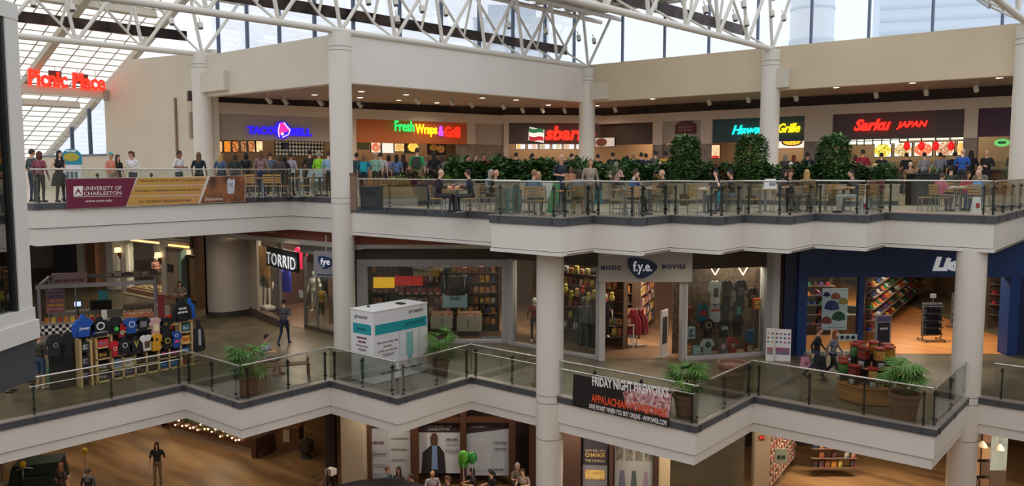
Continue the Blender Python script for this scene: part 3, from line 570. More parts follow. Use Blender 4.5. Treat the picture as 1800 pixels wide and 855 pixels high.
# kitchen fill: an unseen long lamp added over every counter
for fr, a, b, e, c in ((FB,.3,4.9,22,(1,.78,.55)),(FB,7.0,13.0,70,(1,.74,.45)),(FC,.6,LC,45,(1,.72,.5)),(FA,1.0,3.6,45,(1,.7,.45)),(FA,7.6,12.6,50,(1,.78,.55)),(FA,13.8,19.8,40,(1,.9,.7)),(FA,20.6,25,16,(1,.8,.5))):
    t = thing('kitchen_fill_light', 'long added fill light over the counter at %d' % 0, 'ceiling lamp', fr.M); MB().box(a,b,1.5,1.7,9.0,9.1).obj('fitting', M('#d8d4c8', .5), t); MB().box(a+.1,b-.1,1.52,1.68,8.98,9.0).obj('tube', M('#fff0d8', .5, em=4), t)
    t['label'] = {(.3):'long fluorescent lamp hidden behind the pink-bell fascia',(7.0):'long fluorescent lamp over the orange-fascia counter',(.6):'long fluorescent lamp over the pizza counter',(1.0):'long fluorescent lamp over the orange passage',(7.6):'long fluorescent lamp over the teal counter',(13.8):'long fluorescent lamp over the japanese counter',(20.6):'long fluorescent lamp under the purple fascia'}[a]
    t['group'] = 'fluorescent kitchen lamps'; lamp_light('AREA', ((a+b)/2,1.6,8.95), e, c, ((b-a),.3), None, None, t)
# ================================================================== middle level shop fronts
FL = Frame(-20.75, 24.7, FRONTAL)        # record shop, big left window (runs to the left of its origin)
FM = Frame(-20.45, 24.62, 0)             # record shop, windows beside the column
FE = Frame(-16.25, 24.55, FRONTAL)       # record shop entrance
FR = Frame(-13.85, 26.45, 55)            # record shop, right window
FLD = Frame(*at_depth(1345, 30.2, 0).xy, FRONTAL)   # hat shop
FT = Frame(-34.75, 21.5, -10)            # fashion shop left of the column
FAE = Frame(-50, 21.5, 0)                # lingerie shop at the far left
GREYF = M('#a9a6a8', .5, name='pale_grey_frame'); BRN = M('#4a3d37', .6, name='dark_brown_fascia'); WTRIM = M('#c9c4bd', .5, name='white_trim')
SHOPFL = M('#5c4634', .4, col2='#6f5540', scale=1.2, name='shop_floor')
def bx(fr, name, x0, x1, y0, y1, z0, z1, mat, parent=None, label=None): 
    m = MB(fr.M); m.box(x0,x1,y0,y1,z0,z1); return struct(name, m, mat, label, parent)
# upper trim strip and rust band under the gallery edge
bx(Frame(-36,20.6,0), 'trim_2', 0, 11.3, 0, .3, 3.98, 4.46, RUST, None, 'rust coloured band over the fashion shop'); bx(Frame(-36,20.5,0), 'trim_3', 0, 11.3, 0, .3, 3.8, 4.0, WTRIM, None, 'white strip under the rust band over the fashion shop')
x0 = FL.px(628, 500)[0]
bx(FL, 'trim_4', x0, .25, -.6, 0, 3.98, 4.46, RUST, None, 'rust coloured band over the record shop'); bx(FL, 'trim_5', x0, .25, -.65, 0, 3.84, 4.0, WTRIM, None, 'white strip over the record shop window')
# --- record shop left window
sh = bx(FL, 'wall_record_shop', x0, .2, 0, .3, 3.36, 3.84, BRN, None, 'dark brown fascia of the record shop')
for k in range(10): bx(FL, 'fascia_joint', x0+k*.62+.3, x0+k*.62+.315, -.008, 0, 3.36, 3.84, M('#2d2522', .7), sh)
a, b = FL.px(645, 480)[0], FL.px(882, 480)[0]; zt_, zb_ = 3.08, 0.12
bx(FL, 'window_frame', x0, a, -.06, .2, 0, 3.36, GREYF, sh); bx(FL, 'window_frame', b, .2, -.06, .2, 0, 3.36, GREYF, sh); bx(FL, 'window_frame', a, b, -.06, .2, zt_, 3.36, GREYF, sh); bx(FL, 'window_frame', a, b, -.06, .2, 0, zb_, GREYF, sh)
w5 = bx(FL, 'window_5', a, b, .06, .08, zb_, zt_, SHOPGL, None, 'big left display window of the record shop')
# --- record shop middle windows
bx(FM, 'fascia', 0, 4.25, .0, .3, 3.40, 4.36, BRN, sh)
bx(FM, 'window_frame', -.1, .15, -.06, .2, 0, 3.4, GREYF, sh); bx(FM, 'window_frame', 0, 4.25, -.03, .2, 0, .1, GREYF, sh); bx(FM, 'window_frame', 4.05, 4.25, -.06, .2, 0, 3.4, GREYF, sh); bx(FM, 'window_frame', 2.0, 2.12, -.05, .15, 0, 3.4, GREYF, sh)
bx(FM, 'window_6', .15, 4.05, .06, .08, .1, 3.4, SHOPGL, None, 'narrow display windows either side of the white column')
# --- entrance with sign board
b = FE.px(1207, 600)[0]
bx(FE, 'sign_bulkhead', -.05, b+.1, -.25, .3, 2.9, 4.36, M('#bcb8b6', .5), sh); bx(FE, 'door_jamb', 0, .22, -.1, .25, 0, 2.9, M('#c2bebd', .5), sh); bx(FE, 'door_jamb', b-.2, b, -.1, .25, 0, 2.9, M('#c2bebd', .5), sh)
NAVY = M('#16305f', .4, name='navy_sign')
def guitar_pick(cx, cz, w, h, n=3):
    o = [(.03,.9),(.12,1.0),(.35,.98),(.65,.9),(.9,.76),(1,.58),(.96,.42),(.8,.2),(.56,.03),(.43,0),(.3,.08),(.13,.34),(.03,.62)]; pts = []
    for i in range(len(o)):
        p0, p1, p2, p3 = (Vector(o[(i+k) % len(o)]) for k in (-1,0,1,2))
        for j in range(n):
            t = j/n; q = .5*((2*p1)+(p2-p0)*t+(2*p0-5*p1+4*p2-p3)*t*t+(-p0+3*p1-3*p2+p3)*t**3); pts.append((cx+(q.x-.5)*w, cz+(q.y-.5)*h))
    return pts[::-1]
def pick_sign(fr, name, label, cx, cz, w, h, d, txt, parent=None):
    t = thing(name, label, 'sign', fr.M)
    MB().plate(guitar_pick(cx, cz, w*1.08, h*1.08), d-.03, d).obj('silver_rim', M('#a8a9ae', .3, metal=.6), t)
    MB().plate(guitar_pick(cx, cz, w, h), d-.08, d-.03).obj('navy_plate', NAVY, t)
    link('lettering', text_mesh(txt, M('#eef0f4', .5, em=.25), w=w*.62, h=h*.62, depth=.03, bold=.02), t, Matrix.Translation((cx-w*.3, d-.08, cz-h*.30)))
    return t
s1, z1 = FE.px(1128, 471, -.25); pick_sign(FE, 'shop_sign', 'navy guitar-pick sign with white letters over the record shop door', s1, z1, 1.08, .76, -.26, 'f.y.e.')
for txt, px, lab in (('MUSIC',(1056,467,1092,475),'small navy word left of the guitar-pick sign'),('MOVIES',(1164,465,1205,473),'small navy word right of the guitar-pick sign')):
    q = FE.rect(*px, -.26); t = thing('sign_lettering', lab, 'sign', FE.M); link('lettering', text_mesh(txt, NAVY, w=q[1]-q[0], h=q[3]-q[2], depth=.02, bold=.03, space=1.3), t, Matrix.Translation((q[0],-.26,q[2])))
# blade sign beside the tall column
FBL = Frame(*at_depth(573, 31.6, 0).xy, FRONTAL-14); q = FBL.rect(552,443,594,487)
t = thing('blade_sign', 'square grey hanging sign with a navy guitar-pick logo beside the tall column', 'sign', FBL.M); MB().box(q[0],q[1],0,.12,q[2],q[3]).obj('panel', M('#8e8e90', .5), t)
cxx, czz = (q[0]+q[1])/2, (q[2]+q[3])/2+.08
MB().plate(guitar_pick(cxx, czz, .66, .5), -.03, 0).obj('navy_plate', NAVY, t); link('lettering', text_mesh('fye', M('#eef0f4', .5, em=.2), w=.4, h=.34, depth=.02, bold=.02), t, Matrix.Translation((cxx-.2,-.05,czz-.17))); link('lettering', text_mesh('MUSIC MOVIES', NAVY, w=.74, h=.07, depth=.01, bold=.02), t, Matrix.Translation((cxx-.37,-.01,q[2]+.06)))
MB().tube((cxx,.06,q[3]), (cxx,.06,4.36), .03, 8).obj('hanger', STEEL, t)
# --- right window
b = FR.px(1345, 600)[0]
bx(FR, 'fascia', -.1, b+.2, 0, .3, 3.32, 4.36, BRN, sh); bx(FR, 'window_frame', -.1, .1, -.05, .2, 0, 3.32, GREYF, sh); bx(FR, 'window_frame', b-.05, b+.2, -.08, .3, 0, 4.36, M('#9a989b', .5), sh); bx(FR, 'window_frame', 0, b, -.05, .2, 0, .12, GREYF, sh)
bx(FR, 'window_7', .1, b-.05, .06, .08, .12, 3.32, SHOPGL, None, 'right display window of the record shop full of shirts')
bx(FLD, 'pier', .05, .62, -.05, .5, 0, 4.36, M('#b9b6b8', .5), sh)
# record shop room
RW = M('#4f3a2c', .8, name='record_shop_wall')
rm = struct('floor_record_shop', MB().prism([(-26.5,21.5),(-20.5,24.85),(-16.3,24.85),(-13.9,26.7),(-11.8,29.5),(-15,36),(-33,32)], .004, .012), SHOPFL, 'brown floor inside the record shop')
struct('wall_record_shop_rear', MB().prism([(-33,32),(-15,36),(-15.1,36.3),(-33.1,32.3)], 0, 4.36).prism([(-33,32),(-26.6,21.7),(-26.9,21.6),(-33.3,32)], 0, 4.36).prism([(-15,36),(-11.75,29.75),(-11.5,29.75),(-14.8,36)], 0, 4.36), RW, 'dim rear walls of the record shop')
# --- hat shop
BLUE = M('#16366e', .45, name='royal_blue_paint'); DBLUE = M('#0d1e45', .45, name='dark_blue_paint')
L_ = lambda x, y=560: FLD.px(x, y)[0]
hs = bx(FLD, 'wall_hat_shop', L_(1408), L_(1800), -.12, .3, 2.93, 4.36, BLUE, None, 'royal blue fascia of the hat shop')
bx(FLD, 'jamb', L_(1376), L_(1398), -.1, .4, 0, 4.36, DBLUE, hs); bx(FLD, 'jamb', L_(1398), L_(1414), -.25, .4, 0, 4.36, BLUE, hs); bx(FLD, 'jamb', L_(1508), L_(1517), -.05, .2, 0, 2.93, BLUE, hs); bx(FLD, 'jamb', L_(1767), L_(1785), -.2, .4, 0, 2.93, BLUE, hs); bx(FLD, 'jamb', L_(1785), L_(1850), -.1, .4, 0, 4.36, DBLUE, hs)
for x in (1455,1546,1640): bx(FLD, 'fascia_joint', L_(x), L_(x)+.02, -.125, -.12, 2.93, 4.3, DBLUE, hs)
bx(FLD, 'sill', L_(1414), L_(1508), -.05, .2, 0, .12, M('#a5a09a', .5), hs)
bx(FLD, 'window_8', L_(1414), L_(1508), .05, .07, .12, 2.93, SHOPGL, None, 'left display window of the hat shop')
q = FLD.rect(1640,452,1700,477,-.2); t = thing('shop_sign', 'slanted white lettering on the royal blue fascia, cut by a column', 'sign', FLD.M); link('lettering', text_mesh('Lids', M('#e6e8ee', .5, em=.3), w=(q[1]-q[0])*1.05, h=q[3]-q[2], depth=.08, bold=.05, shear=.25), t, Matrix.Translation((q[0],-.14,q[2])))
OAK = M('#b5763f', .35, col2='#c98a50', scale=.6, stretch=(.3,3,1), name='orange_wood_floor')
m = MB(FLD.M); m.box(L_(1414), L_(1850), .05, 21, .004, .014); struct('floor_hat_shop', m, OAK, 'orange wooden floor of the hat shop')
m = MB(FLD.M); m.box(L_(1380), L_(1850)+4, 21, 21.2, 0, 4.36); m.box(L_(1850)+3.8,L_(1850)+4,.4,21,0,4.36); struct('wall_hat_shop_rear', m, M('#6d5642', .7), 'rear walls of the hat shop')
# --- fashion shop with the rounded pier
m = MB(); pts = [(-35.9,20.5)]+[(-35.15+.75*math.cos(math.pi*(1+i/10)), 21.1+.85*math.sin(math.pi*(1+i/10))) for i in range(11)]+[(-34.4,22.6),(-35.9,22.6)]
m.prism(pts, .25, 4.36); fs = struct('wall_pier', m, M('#b3aaa2', .6), 'rounded pale pier left of the fashion shop')
m = MB(); m.prism([(x*1.0005, y-.01) for x, y in pts], 0, .25); struct('skirting', m, M('#3a3531', .6), None, fs)

FTF = Frame(-34.4, 21.9, -14)
bx(FTF, 'white_panel', .0, 1.15, 0, .1, .35, 3.8, M('#b5aaa0', .6), fs); bx(FTF, 'panel_gap', -.05, 0, -.02, .1, .3, 3.8, M('#4a4440', .7), fs)
bx(FTF, 'step_plinth', .0, 4.0, -.02, .4, 0, .3, M('#5a4c42', .6), fs)
bx(FTF, 'window_9', 1.15, 3.9, .05, .07, .3, 3.8, SHOPGL, None, 'left display window of the fashion shop'); bx(FTF, 'window_frame', 3.86, 3.96, 0, .12, 0, 3.8, M('#6f6a66', .4), fs)
FTR = Frame(-29.6, 21.5, -6)
bx(FTR, 'window_10', .1, 3.4, .05, .07, .15, 3.3, SHOPGL, None, 'right display window of the fashion shop'); bx(FTR, 'window_frame', 0, .1, 0, .12, 0, 3.3, M('#6f6a66', .4), fs); bx(FTR, 'step_plinth', 0, 3.6, 0, .4, 0, .15, M('#5a4c42', .6), fs); bx(FTR, 'door_rail', 1.0, 1.05, 0, .1, .1, 3.3, STEEL, fs); bx(FTR, 'header', 0, 3.6, -.1, .3, 3.3, 4.36, M('#bdb9bb', .6), fs)
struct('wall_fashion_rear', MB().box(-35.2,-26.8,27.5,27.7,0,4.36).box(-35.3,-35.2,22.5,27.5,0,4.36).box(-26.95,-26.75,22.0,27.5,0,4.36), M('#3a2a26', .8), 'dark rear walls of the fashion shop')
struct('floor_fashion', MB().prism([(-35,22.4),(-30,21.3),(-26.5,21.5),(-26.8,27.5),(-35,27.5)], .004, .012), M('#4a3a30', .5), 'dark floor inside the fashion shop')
q = FTF.rect(470,446,520,464,-.3); t = thing('shop_sign', 'white capitals on a black bar over the fashion shop door', 'sign', FTF.M); MB().box(q[0]-.05,q[1]+.12,-.3,-.2,q[2]-.06,q[3]+.06).obj('black_bar', M('#141317', .4), t)
link('lettering', text_mesh('TORRID', M('#e2e8ee', .5, em=.45), w=q[1]-q[0], h=(q[3]-q[2])*.72, depth=.02, bold=0, space=1.12), t, Matrix.Translation((q[0],-.32,q[2]+.02))); MB().box((q[0]+q[1])/2-.02,(q[0]+q[1])/2+.02,-.26,-.22,q[3],3.9).obj('hanger', STEEL, t)
# --- shop at the far left with striped awning sign
A_ = lambda x, y=480: FAE.px(x, y)[0]
ae = bx(FAE, 'wall_far_shop', -12, A_(356), 0, .3, 2.9, 4.36, M('#c5bfb8', .6), None, 'pale facade of the far left shop')
for x0, x1 in ((140,150),(191,203),(217,226),(287,296)): bx(FAE, 'pilaster', A_(x0), A_(x1), -.12, .3, 0, 4.36, M('#c9c4be', .55), ae)
bx(FAE, 'panelled_wall', A_(296), A_(314), -.02, .3, 0, 2.9, M('#a39383', .6), ae); bx(FAE, 'pier', A_(356), A_(362), -.4, .3, 0, 4.36, M('#7d6152', .7), ae)
bx(FAE, 'brick_base', A_(226), A_(312), -.15, .3, 0, .28, M('#8f6a58', .8, var=.2, scale=6), ae); bx(FAE, 'step', A_(226), A_(320), -.5, -.15, 0, .06, M('#9a8c78', .6), ae)
bx(FAE, 'window_11', A_(227), A_(287), .06, .08, .3, 2.9, SHOPGL, None, 'lit display window of the far left shop'); bx(FAE, 'window_12', A_(203), A_(217), .06, .08, 0, 2.9, SHOPGL, None, 'narrow window left of the lit display window')
bx(FAE, 'display_floor', A_(226), A_(290), .1, 1.4, 0, .35, M('#b59b74', .6), ae); bx(FAE, 'display_back', A_(226), A_(290), 1.5, 1.6, .3, 2.9, M('#8a8270', .7, col2='#6f5c48', scale=2), ae)
t = thing('awning_sign', 'white slatted awning sign with dark script letters and a warm glow', 'sign', FAE.M); q = (A_(300), A_(353))
for k in range(6): MB().box(q[0],q[1],-.55,-.45,3.0+k*.16,3.13+k*.16).obj('slat', M('#c9c1b8', .6), t)
MB().box(q[0],q[1],-.5,0,2.93,3.0).obj('soffit', M('#d8c8b0', .6), t); MB().box(q[0]+1.0,q[1],-.6,-.56,3.02,3.1).obj('glow_strip', M('#ffb765', .5, em=3), t); link('lettering', text_mesh('aerie', M('#3c3430', .6), w=.95, h=.62, depth=.04), t, Matrix.Translation((q[0]+1.1,-.6,3.45)))
bx(FAE, 'glow_cove', A_(232), A_(286), -.02, 0, 2.95, 3.05, M('#ffc98a', .5, em=1.6), ae)
d = bx(FAE, 'door_1', A_(319), A_(352), .3, .4, 0, 2.5, M('#3a2a20', .6), None, 'dark framed glass door of the far left shop'); bx(FAE, 'door_panel', A_(325), A_(338), .27, .3, .15, 2.35, M('#8a6a45', .4), d); bx(FAE, 'door_panel', A_(341), A_(351), .27, .3, .15, 2.35, M('#8a8580', .4), d)
bx(FAE, 'teal_reveal', A_(312), A_(319), .0, .3, 0, 2.9, M('#8fb0a2', .6), ae); 
t = thing('wall_plaque', 'small black framed plaque on the panelled wall', 'plaque', FAE.M); MB().box(A_(296.5,478),A_(305.5,478),-.06,-.02,1.55,1.95).obj('frame', M('#1c1917', .5), t); MB().box(A_(297.5,478),A_(304.5,478),-.065,-.06,1.6,1.9).obj('plate', M('#3a322c', .5), t)
sc = thing('wall_sconce', '', 'wall lamp'); MB().lathe([(.17,0),(.15,.26)], 16).obj('shade', M('#ffd79a', .5, em=1.8), sc, True); MB().box(-.03,.03,0,.12,-.2,.02).obj('arm', M('#5a3a28', .5), sc); MB().box(-.08,.08,.1,.14,-.35,.0).obj('back_plate', M('#5a3a28', .5), sc)
for i, (x, y) in enumerate(((206,444),(277,453))):
    s_, z_ = FAE.px(x, y, -.3); o = sc if i == 0 else dup(sc, None); o.matrix_world = FAE.M @ Matrix.Translation((s_,-.28,z_)); o['label'] = ['glowing drum wall lamp left of the lit display window','glowing drum wall lamp right of the lit display window'][i]; o['group'] = 'drum wall lamps'
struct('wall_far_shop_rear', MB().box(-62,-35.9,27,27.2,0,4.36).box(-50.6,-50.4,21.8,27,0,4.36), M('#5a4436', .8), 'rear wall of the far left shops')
bx(FAE, 'dark_doorway', -6.0, A_(140), .02, .3, 0, 2.9, M('#262430', .6), ae); bx(FAE, 'bronze_panel', A_(150), A_(165), .1, .3, 0, 2.9, M('#7a4a2a', .5), ae)
# sloping underside of the stair behind the kiosk
m = MB(); p = [on_floor(85,437,4.2)]; m.hexa([(-47,8.5,1.5),(-47,14.5,1.5),(-42,14.5,4.0),(-42,8.5,4.0)],[(-47,8.5,1.9),(-47,14.5,1.9),(-42,14.5,4.36),(-42,8.5,4.36)]); struct('ceiling_stair_underside', m, M('#7b6f63', .7), 'sloping underside of a staircase')
# --- fill lamps added to brighten the middle level, shaped as round soffit fittings
dm = thing('gallery_fill_lamp', '', 'ceiling lamp'); MB().lathe([(.2,0),(.2,-.02),(.15,-.025),(.15,0)], 16).obj('trim_ring', M('#d8d2c6', .5), dm, True); MB().lathe([(.145,-.004),(.145,-.014)], 14).obj('lens', LAMPC, dm); lamp_light('SPOT', (0,0,-.06), 120, (1,.85,.68), .15, 2.6, None, dm)
GD = [(-45,19),(-40,19),(-37,14),(-33,19),(-31,14),(-29,19.6),(-23.5,21.8),(-19,22.4),(-14.5,22.6),(-12.5,25),(-10,27),(-7,29.5),(-2,31)]
for i, (u, v) in enumerate(GD):
    o = dm if i == 0 else dup(dm, None); o.matrix_world = TR((u,v,4.35)); o['label'] = 'round recessed lamp in the gallery soffit'; o['group'] = 'recessed lamps of the gallery soffit'
def shop_fill_light(u, v, z, e, c, L, W2, ang, lab):
    t = thing('shop_ceiling_light', lab, 'ceiling lamp', TR((u,v,z), ang)); MB().box(-L/2,L/2,-W2/2,W2/2,0,.08).obj('housing', M('#c8c4b8', .5), t); MB().box(-L/2+.05,L/2-.05,-W2/2+.03,W2/2-.03,-.015,0).obj('diffuser', M('#ffe9c8', .5, em=3), t)
    t['group'] = 'shop ceiling lights'; lamp_light('AREA', (0,0,-.05), e, c, (L, W2), None, None, t)
shop_fill_light(-24.5, 26, 4.2, 420, (1,.84,.66), 4, .6, YAW, 'added fill light inside the record shop behind the big left window'); shop_fill_light(-18.8, 27.5, 4.2, 420, (1,.82,.62), 4, .6, 0, 'added fill light inside the record shop behind the column'); shop_fill_light(-15.2, 29.5, 4.2, 330, (1,.82,.62), 3, .6, YAW, 'added fill light inside the record shop entrance')
shop_fill_light(-8.6, 35, 4.2, 420, (1,.87,.7), 6, .8, YAW, 'added fill light inside the hat shop, nearer the entrance'); shop_fill_light(-12.5, 41.5, 4.2, 420, (1,.82,.6), 6, .8, YAW, 'added fill light deep inside the hat shop')
shop_fill_light(-32.5, 24.2, 4.2, 220, (1,.76,.55), 3, .5, 0, 'added fill light inside the fashion shop, left'); shop_fill_light(-28.5, 24.2, 4.2, 220, (1,.8,.62), 2.5, .5, 0, 'added fill light inside the fashion shop, right'); shop_fill_light(-43.2, 22.3, 2.85, 160, (1,.84,.64), 3.5, .3, 0, 'strip light in the lit display window of the far left shop'); shop_fill_light(-38, 23.5, 4.2, 160, (1,.8,.58), 2, .5, 0, 'added fill light behind the far left shop door')
shop_fill_light(-12.9, 29.3, 4.2, 200, (1,.84,.66), 2.2, .5, math.radians(55), 'added fill light behind the right record shop window')
shop_fill_light(-45, 24, 4.2, 160, (1,.8,.58), 3, .5, 0, 'added fill light behind the narrow far left windows')
shop_fill_light(-28.6, 22.6, 3.9, 150, (1,.86,.7), 2.2, .4, 0, 'added fill light just behind the right fashion window')
shop_fill_light(-32.4, 22.7, 4.1, 120, (1,.8,.6), 2.2, .4, 0, 'added fill light just behind the left fashion window')
# ================================================================== glass railings
CLAMP = M('#23231f', .4, metal=.4)
def rail_run(a, b, zf, label, gap0=.22, gap1=.22, step=1.75, lower=False, hi=1.07):
    a, b = Vector(a), Vector(b); L = (b-a).length; d = (b-a)/L; ang = math.atan2(d.y, d.x)
    t = thing('glass_railing', label, 'railing', TR((a.x, a.y, zf), ang)); t['group'] = 'glass railings along the floor edges'
    n = max(1, round((L-gap0-gap1)/step)); xs = [gap0+(L-gap0-gap1)*i/n for i in range(n+1)] if L > .8 else [L/2]
    pm = MB().box(-.02,.02,-.035,.035,-.18,hi-.12).mesh('post', [POST]); km = MB().tube((0,-.07,0),(0,.05,0),.032,8).box(-.055,.0,-.02,.02,-.02,.02).mesh('clamp', [CLAMP])
    for x in xs:
        po = link('post', pm, t, Matrix.Translation((x,0,0)))
        for z in (.16, hi-.2): link('clamp', km, po, Matrix.Translation((0,0,z)))
    bm = MB().box(-.05,-.025,-.16,-.12,-.22,-.02).box(.025,.05,-.16,-.12,-.22,-.02).mesh('curb_bracket', CURB)
    for x in xs: link('curb_bracket', bm, t, Matrix.Translation((x,0,0)))
    ends = [0]+xs+[L]
    for p, q in zip(ends, ends[1:]):
        if q-p > .1: MB().box(p+.015,q-.015,-.05,-.038,.05,hi-.03).obj('glass_panel', GLS, t)
    MB().tube((0,-.045,hi), (L,-.045,hi), .028, 10).obj('handrail', STEEL, t, True)
    if lower: MB().tube((.1,-.06,hi-.24), (L-.1,-.06,hi-.24), .014, 6).obj('lower_rail', STEEL, t, True)  # bright tube stands for the handrail reflected in the glass
    return t
def rails(pts, zf, labels, skip=(), **k):
    q = inset(pts, .14)
    for i, (a, b) in enumerate(zip(q, q[1:])):
        if i in skip: continue
        rail_run(a, b, zf, labels[i], lower=i in k.get('low', ()), hi=k.get('hi', 1.07))
q_ = MID[:]; q_[0] = (-24.62, 8.6)
rails(q_[:7]+[], .015, ['long glass railing beside the shirt kiosk','glass railing left of the first potted palm','glass railing in front of the bench','glass railing in front of the white vending kiosk','glass railing right of the white vending kiosk','glass railing carrying the fireworks banner'], low=(0,5))
rails(MID[6:10], .015, ['glass railing between the banner and the empty pot','glass railing before the candy machines','short glass railing ending at the right column'], skip=(), low=())
rails([(-4.3,27.85),(7.5,27.85)], .015, ['glass railing right of the right column'])
rails(TER[:15], TE_Z+.03, ['terrace railing right of the tall column']+['terrace railing, short return at the jog','terrace railing under the standing man in the dark shirt','terrace railing, first zigzag return from the left','terrace railing, zigzag by the man in the blue shirt','terrace railing, second zigzag return','terrace railing, zigzag by the middle table','terrace railing, third zigzag return','terrace railing, zigzag by the woman facing us','terrace railing, fourth zigzag return','terrace railing, zigzag by the man in grey trousers','terrace railing, fifth zigzag return','terrace railing by the rightmost table','terrace railing running back at the right'], hi=1.0)
rails(LWP[1:], LW_Z+.02, ['upper left gallery railing carrying the maroon and gold banner','short upper railing left of the tall column'], hi=1.06)
# ================================================================== banners
FU = Frame(-28.03, 10.3, 90)
def banner_poly(fr, t, name, pts, mat, d): return MB().plate([fr.px(x, y) for x, y in pts], d, d+.008).obj(name, mat, t)
def banner_text(fr, t, txt, px, mat, d, **k):
    q = fr.rect(*px); link('lettering', text_mesh(txt, mat, w=q[1]-q[0], h=q[3]-q[2], depth=.004, **k), t, Matrix.Translation((q[0], d, q[2])))
t = thing('university_banner', 'wide maroon and gold university banner hanging on the upper railing', 'banner', FU.M)
banner_poly(FU, t, 'cloth', [(115,314),(432,309),(432,355),(117,368)], M('#d9d2c8', .7), 0)
banner_poly(FU, t, 'maroon_field', [(115,314.5),(239,313),(221,363),(117,367.5)], M('#6e1a3a', .7, name='maroon_cloth'), -.01)
GOLD = M('#c79a45', .7, col2='#c9925a', scale=1, name='gold_cloth')
for p in ([(243,313),(364,311),(358.5,324),(236,326.5)],[(235,328),(358,325.5),(353,342),(228.5,344.5)],[(227.5,346),(352.5,343.5),(348,358),(222.5,362)]): banner_poly(FU, t, 'gold_field', p, GOLD, -.01)
banner_poly(FU, t, 'photo_field', [(369,310.5),(431,309.5),(431,354.5),(352,357.5)], M('#3b2a2c', .7, col2='#a8683a', scale=1.6, name='event_photo_print', detail=6), -.01)
banner_poly(FU, t, 'jersey_print', [(399,318),(402,313),(408,317),(411,313),(413,320),(411,340),(400,341)], M('#c8cad0', .7), -.018); banner_text(FU, t, 'UC', (402.5,322,409,329), M('#4a3a50', .7), -.02)
WTX = M('#efe8e2', .6); DTX = M('#5c3a2a', .6)
banner_text(FU, t, 'UNIVERSITY OF', (147,327,213,335), WTX, -.015); banner_text(FU, t, 'CHARLESTON', (147,336,213,344), WTX, -.015); banner_text(FU, t, 'www.ucwv.edu', (150,350,196,356), WTX, -.015)
banner_poly(FU, t, 'rule', [(129,346),(213,344.5),(213,345.2),(129,346.7)], WTX, -.014); banner_poly(FU, t, 'crest', [(129,328),(145,327),(145,344),(129,345)], WTX, -.014); banner_poly(FU, t, 'crest_arch', [(131,342),(137,331),(143,341.5),(141,341.7),(137,336),(133,342)], M('#6e1a3a', .7, name='maroon_cloth'), -.02)
banner_text(FU, t, 'HIGH JOB & GRAD SCHOOL PLACEMENTS', (245,315,360,321), DTX, -.015); banner_text(FU, t, 'EVENING, WEEKEND & ONLINE OPTIONS', (238,332,352,338), DTX, -.015); banner_text(FU, t, '35+ STUDENT ORGANIZATIONS', (244,350,335,357), DTX, -.015); banner_text(FU, t, 'Destination', (360,347,391,353), WTX, -.015)
FF = Frame(-18, 19.76, 0)
t = thing('fireworks_banner', 'black and red fireworks night banner hanging on the middle railing', 'banner', FF.M)
BLK = M('#1b1417', .7, name='black_cloth')
banner_poly(FF, t, 'cloth', [(1008,658),(1182,690),(1175,752),(1006,713)], BLK, 0)
banner_poly(FF, t, 'fireworks_print', [(1095,690),(1120,682),(1181,692),(1176,735),(1135,724),(1100,716)], M('#8a1420', .7, col2='#e8c8c8', scale=9, name='fireworks_print', detail=8), -.008)
def skew_text(txt, p0, p1, hpx, mat, **k):
    a = FF.px(*p0); b = FF.px(*p1); me = text_mesh(txt, mat, w=b[0]-a[0], h=hpx/60., depth=.004, **k); sl = (b[1]-a[1])/(b[0]-a[0])
    for v in me.vertices: v.co.z += v.co.x*sl
    link('lettering', me, t, Matrix.Translation((a[0], -.014, a[1])))
skew_text('FRIDAY NIGHT FIREWORKS', (1041,678), (1176,700), 17, M('#ece9e9', .6), shear=-.1, bold=.03); skew_text('APPALACHIAN POWER PARK', (1040,707), (1174,736), 15, M('#e2562a', .6), bold=.03); skew_text('SAVE MONEY WHEN YOU BUY ONLINE - WVPOWER.COM', (1036,718), (1172,749), 9, M('#ece9e9', .6), bold=.02)
# ================================================================== things on the middle gallery
# --- white vending kiosk with teal bands
t = thing('vending_kiosk', 'big white vending kiosk with teal bands behind the railing', 'kiosk', TR((-20.9,17.0,0)))
KW_ = M('#e3e2e6', .4, name='kiosk_white'); TEAL = M('#1f9aa5', .45, name='kiosk_teal'); PTX = M('#4a4350', .5); MTX = M('#7a2f45', .5)
MB().box(0,1.1,0,2.4,.06,2.38).obj('cabinet', KW_, t); MB().box(.03,1.07,.03,2.37,0,.06).obj('plinth', M('#5a5a60', .5), t); MB().box(-.02,1.12,-.02,2.42,2.38,2.4).obj('lid', M('#ebe9e6', .4), t)
MB().tube((.3,.5,2.4), (.3,.5,2.45), .05, 8).obj('roof_vent', M('#333333', .5), t); MB().box(.5,.8,1.5,1.7,2.4,2.44).obj('antenna_box', M('#2a2a2a', .5), t)
R90 = Matrix.Rotation(math.pi/2, 4, 'Z')
MB().box(1.1,1.106,.08,2.36,1.62,1.95).obj('teal_band', TEAL, t); MB().box(.12,1.0,-.006,0,1.62,1.95).obj('teal_band', TEAL, t)
def ktext(txt, side, x, z, w_, h, mat, **k):
    me = text_mesh(txt, mat, w=w_, h=h, depth=.006, **k)
    link('lettering', me, t, (Matrix.Translation((1.1,0,0)) @ R90 if side else Matrix.Identity(4)) @ Matrix.Translation((x, -.008, z)))
ktext('proactiv', 1, 1.55, 2.1, .65, .17, PTX); ktext('proactiv', 1, 1.35, 1.7, .9, .2, M('#14606c', .5)); ktext('proactiv', 0, .22, 2.08, .62, .16, PTX); ktext('proactiv', 0, .3, 1.7, .5, .14, M('#14606c', .5))
for k, (s_, w_) in enumerate((('Start your clear skin',.9),('journey',.35),('with proactiv',.85),('TODAY!',.5))): ktext(s_, 1, .5-w_/2+.1, 1.3-k*.14, w_, .09, MTX)
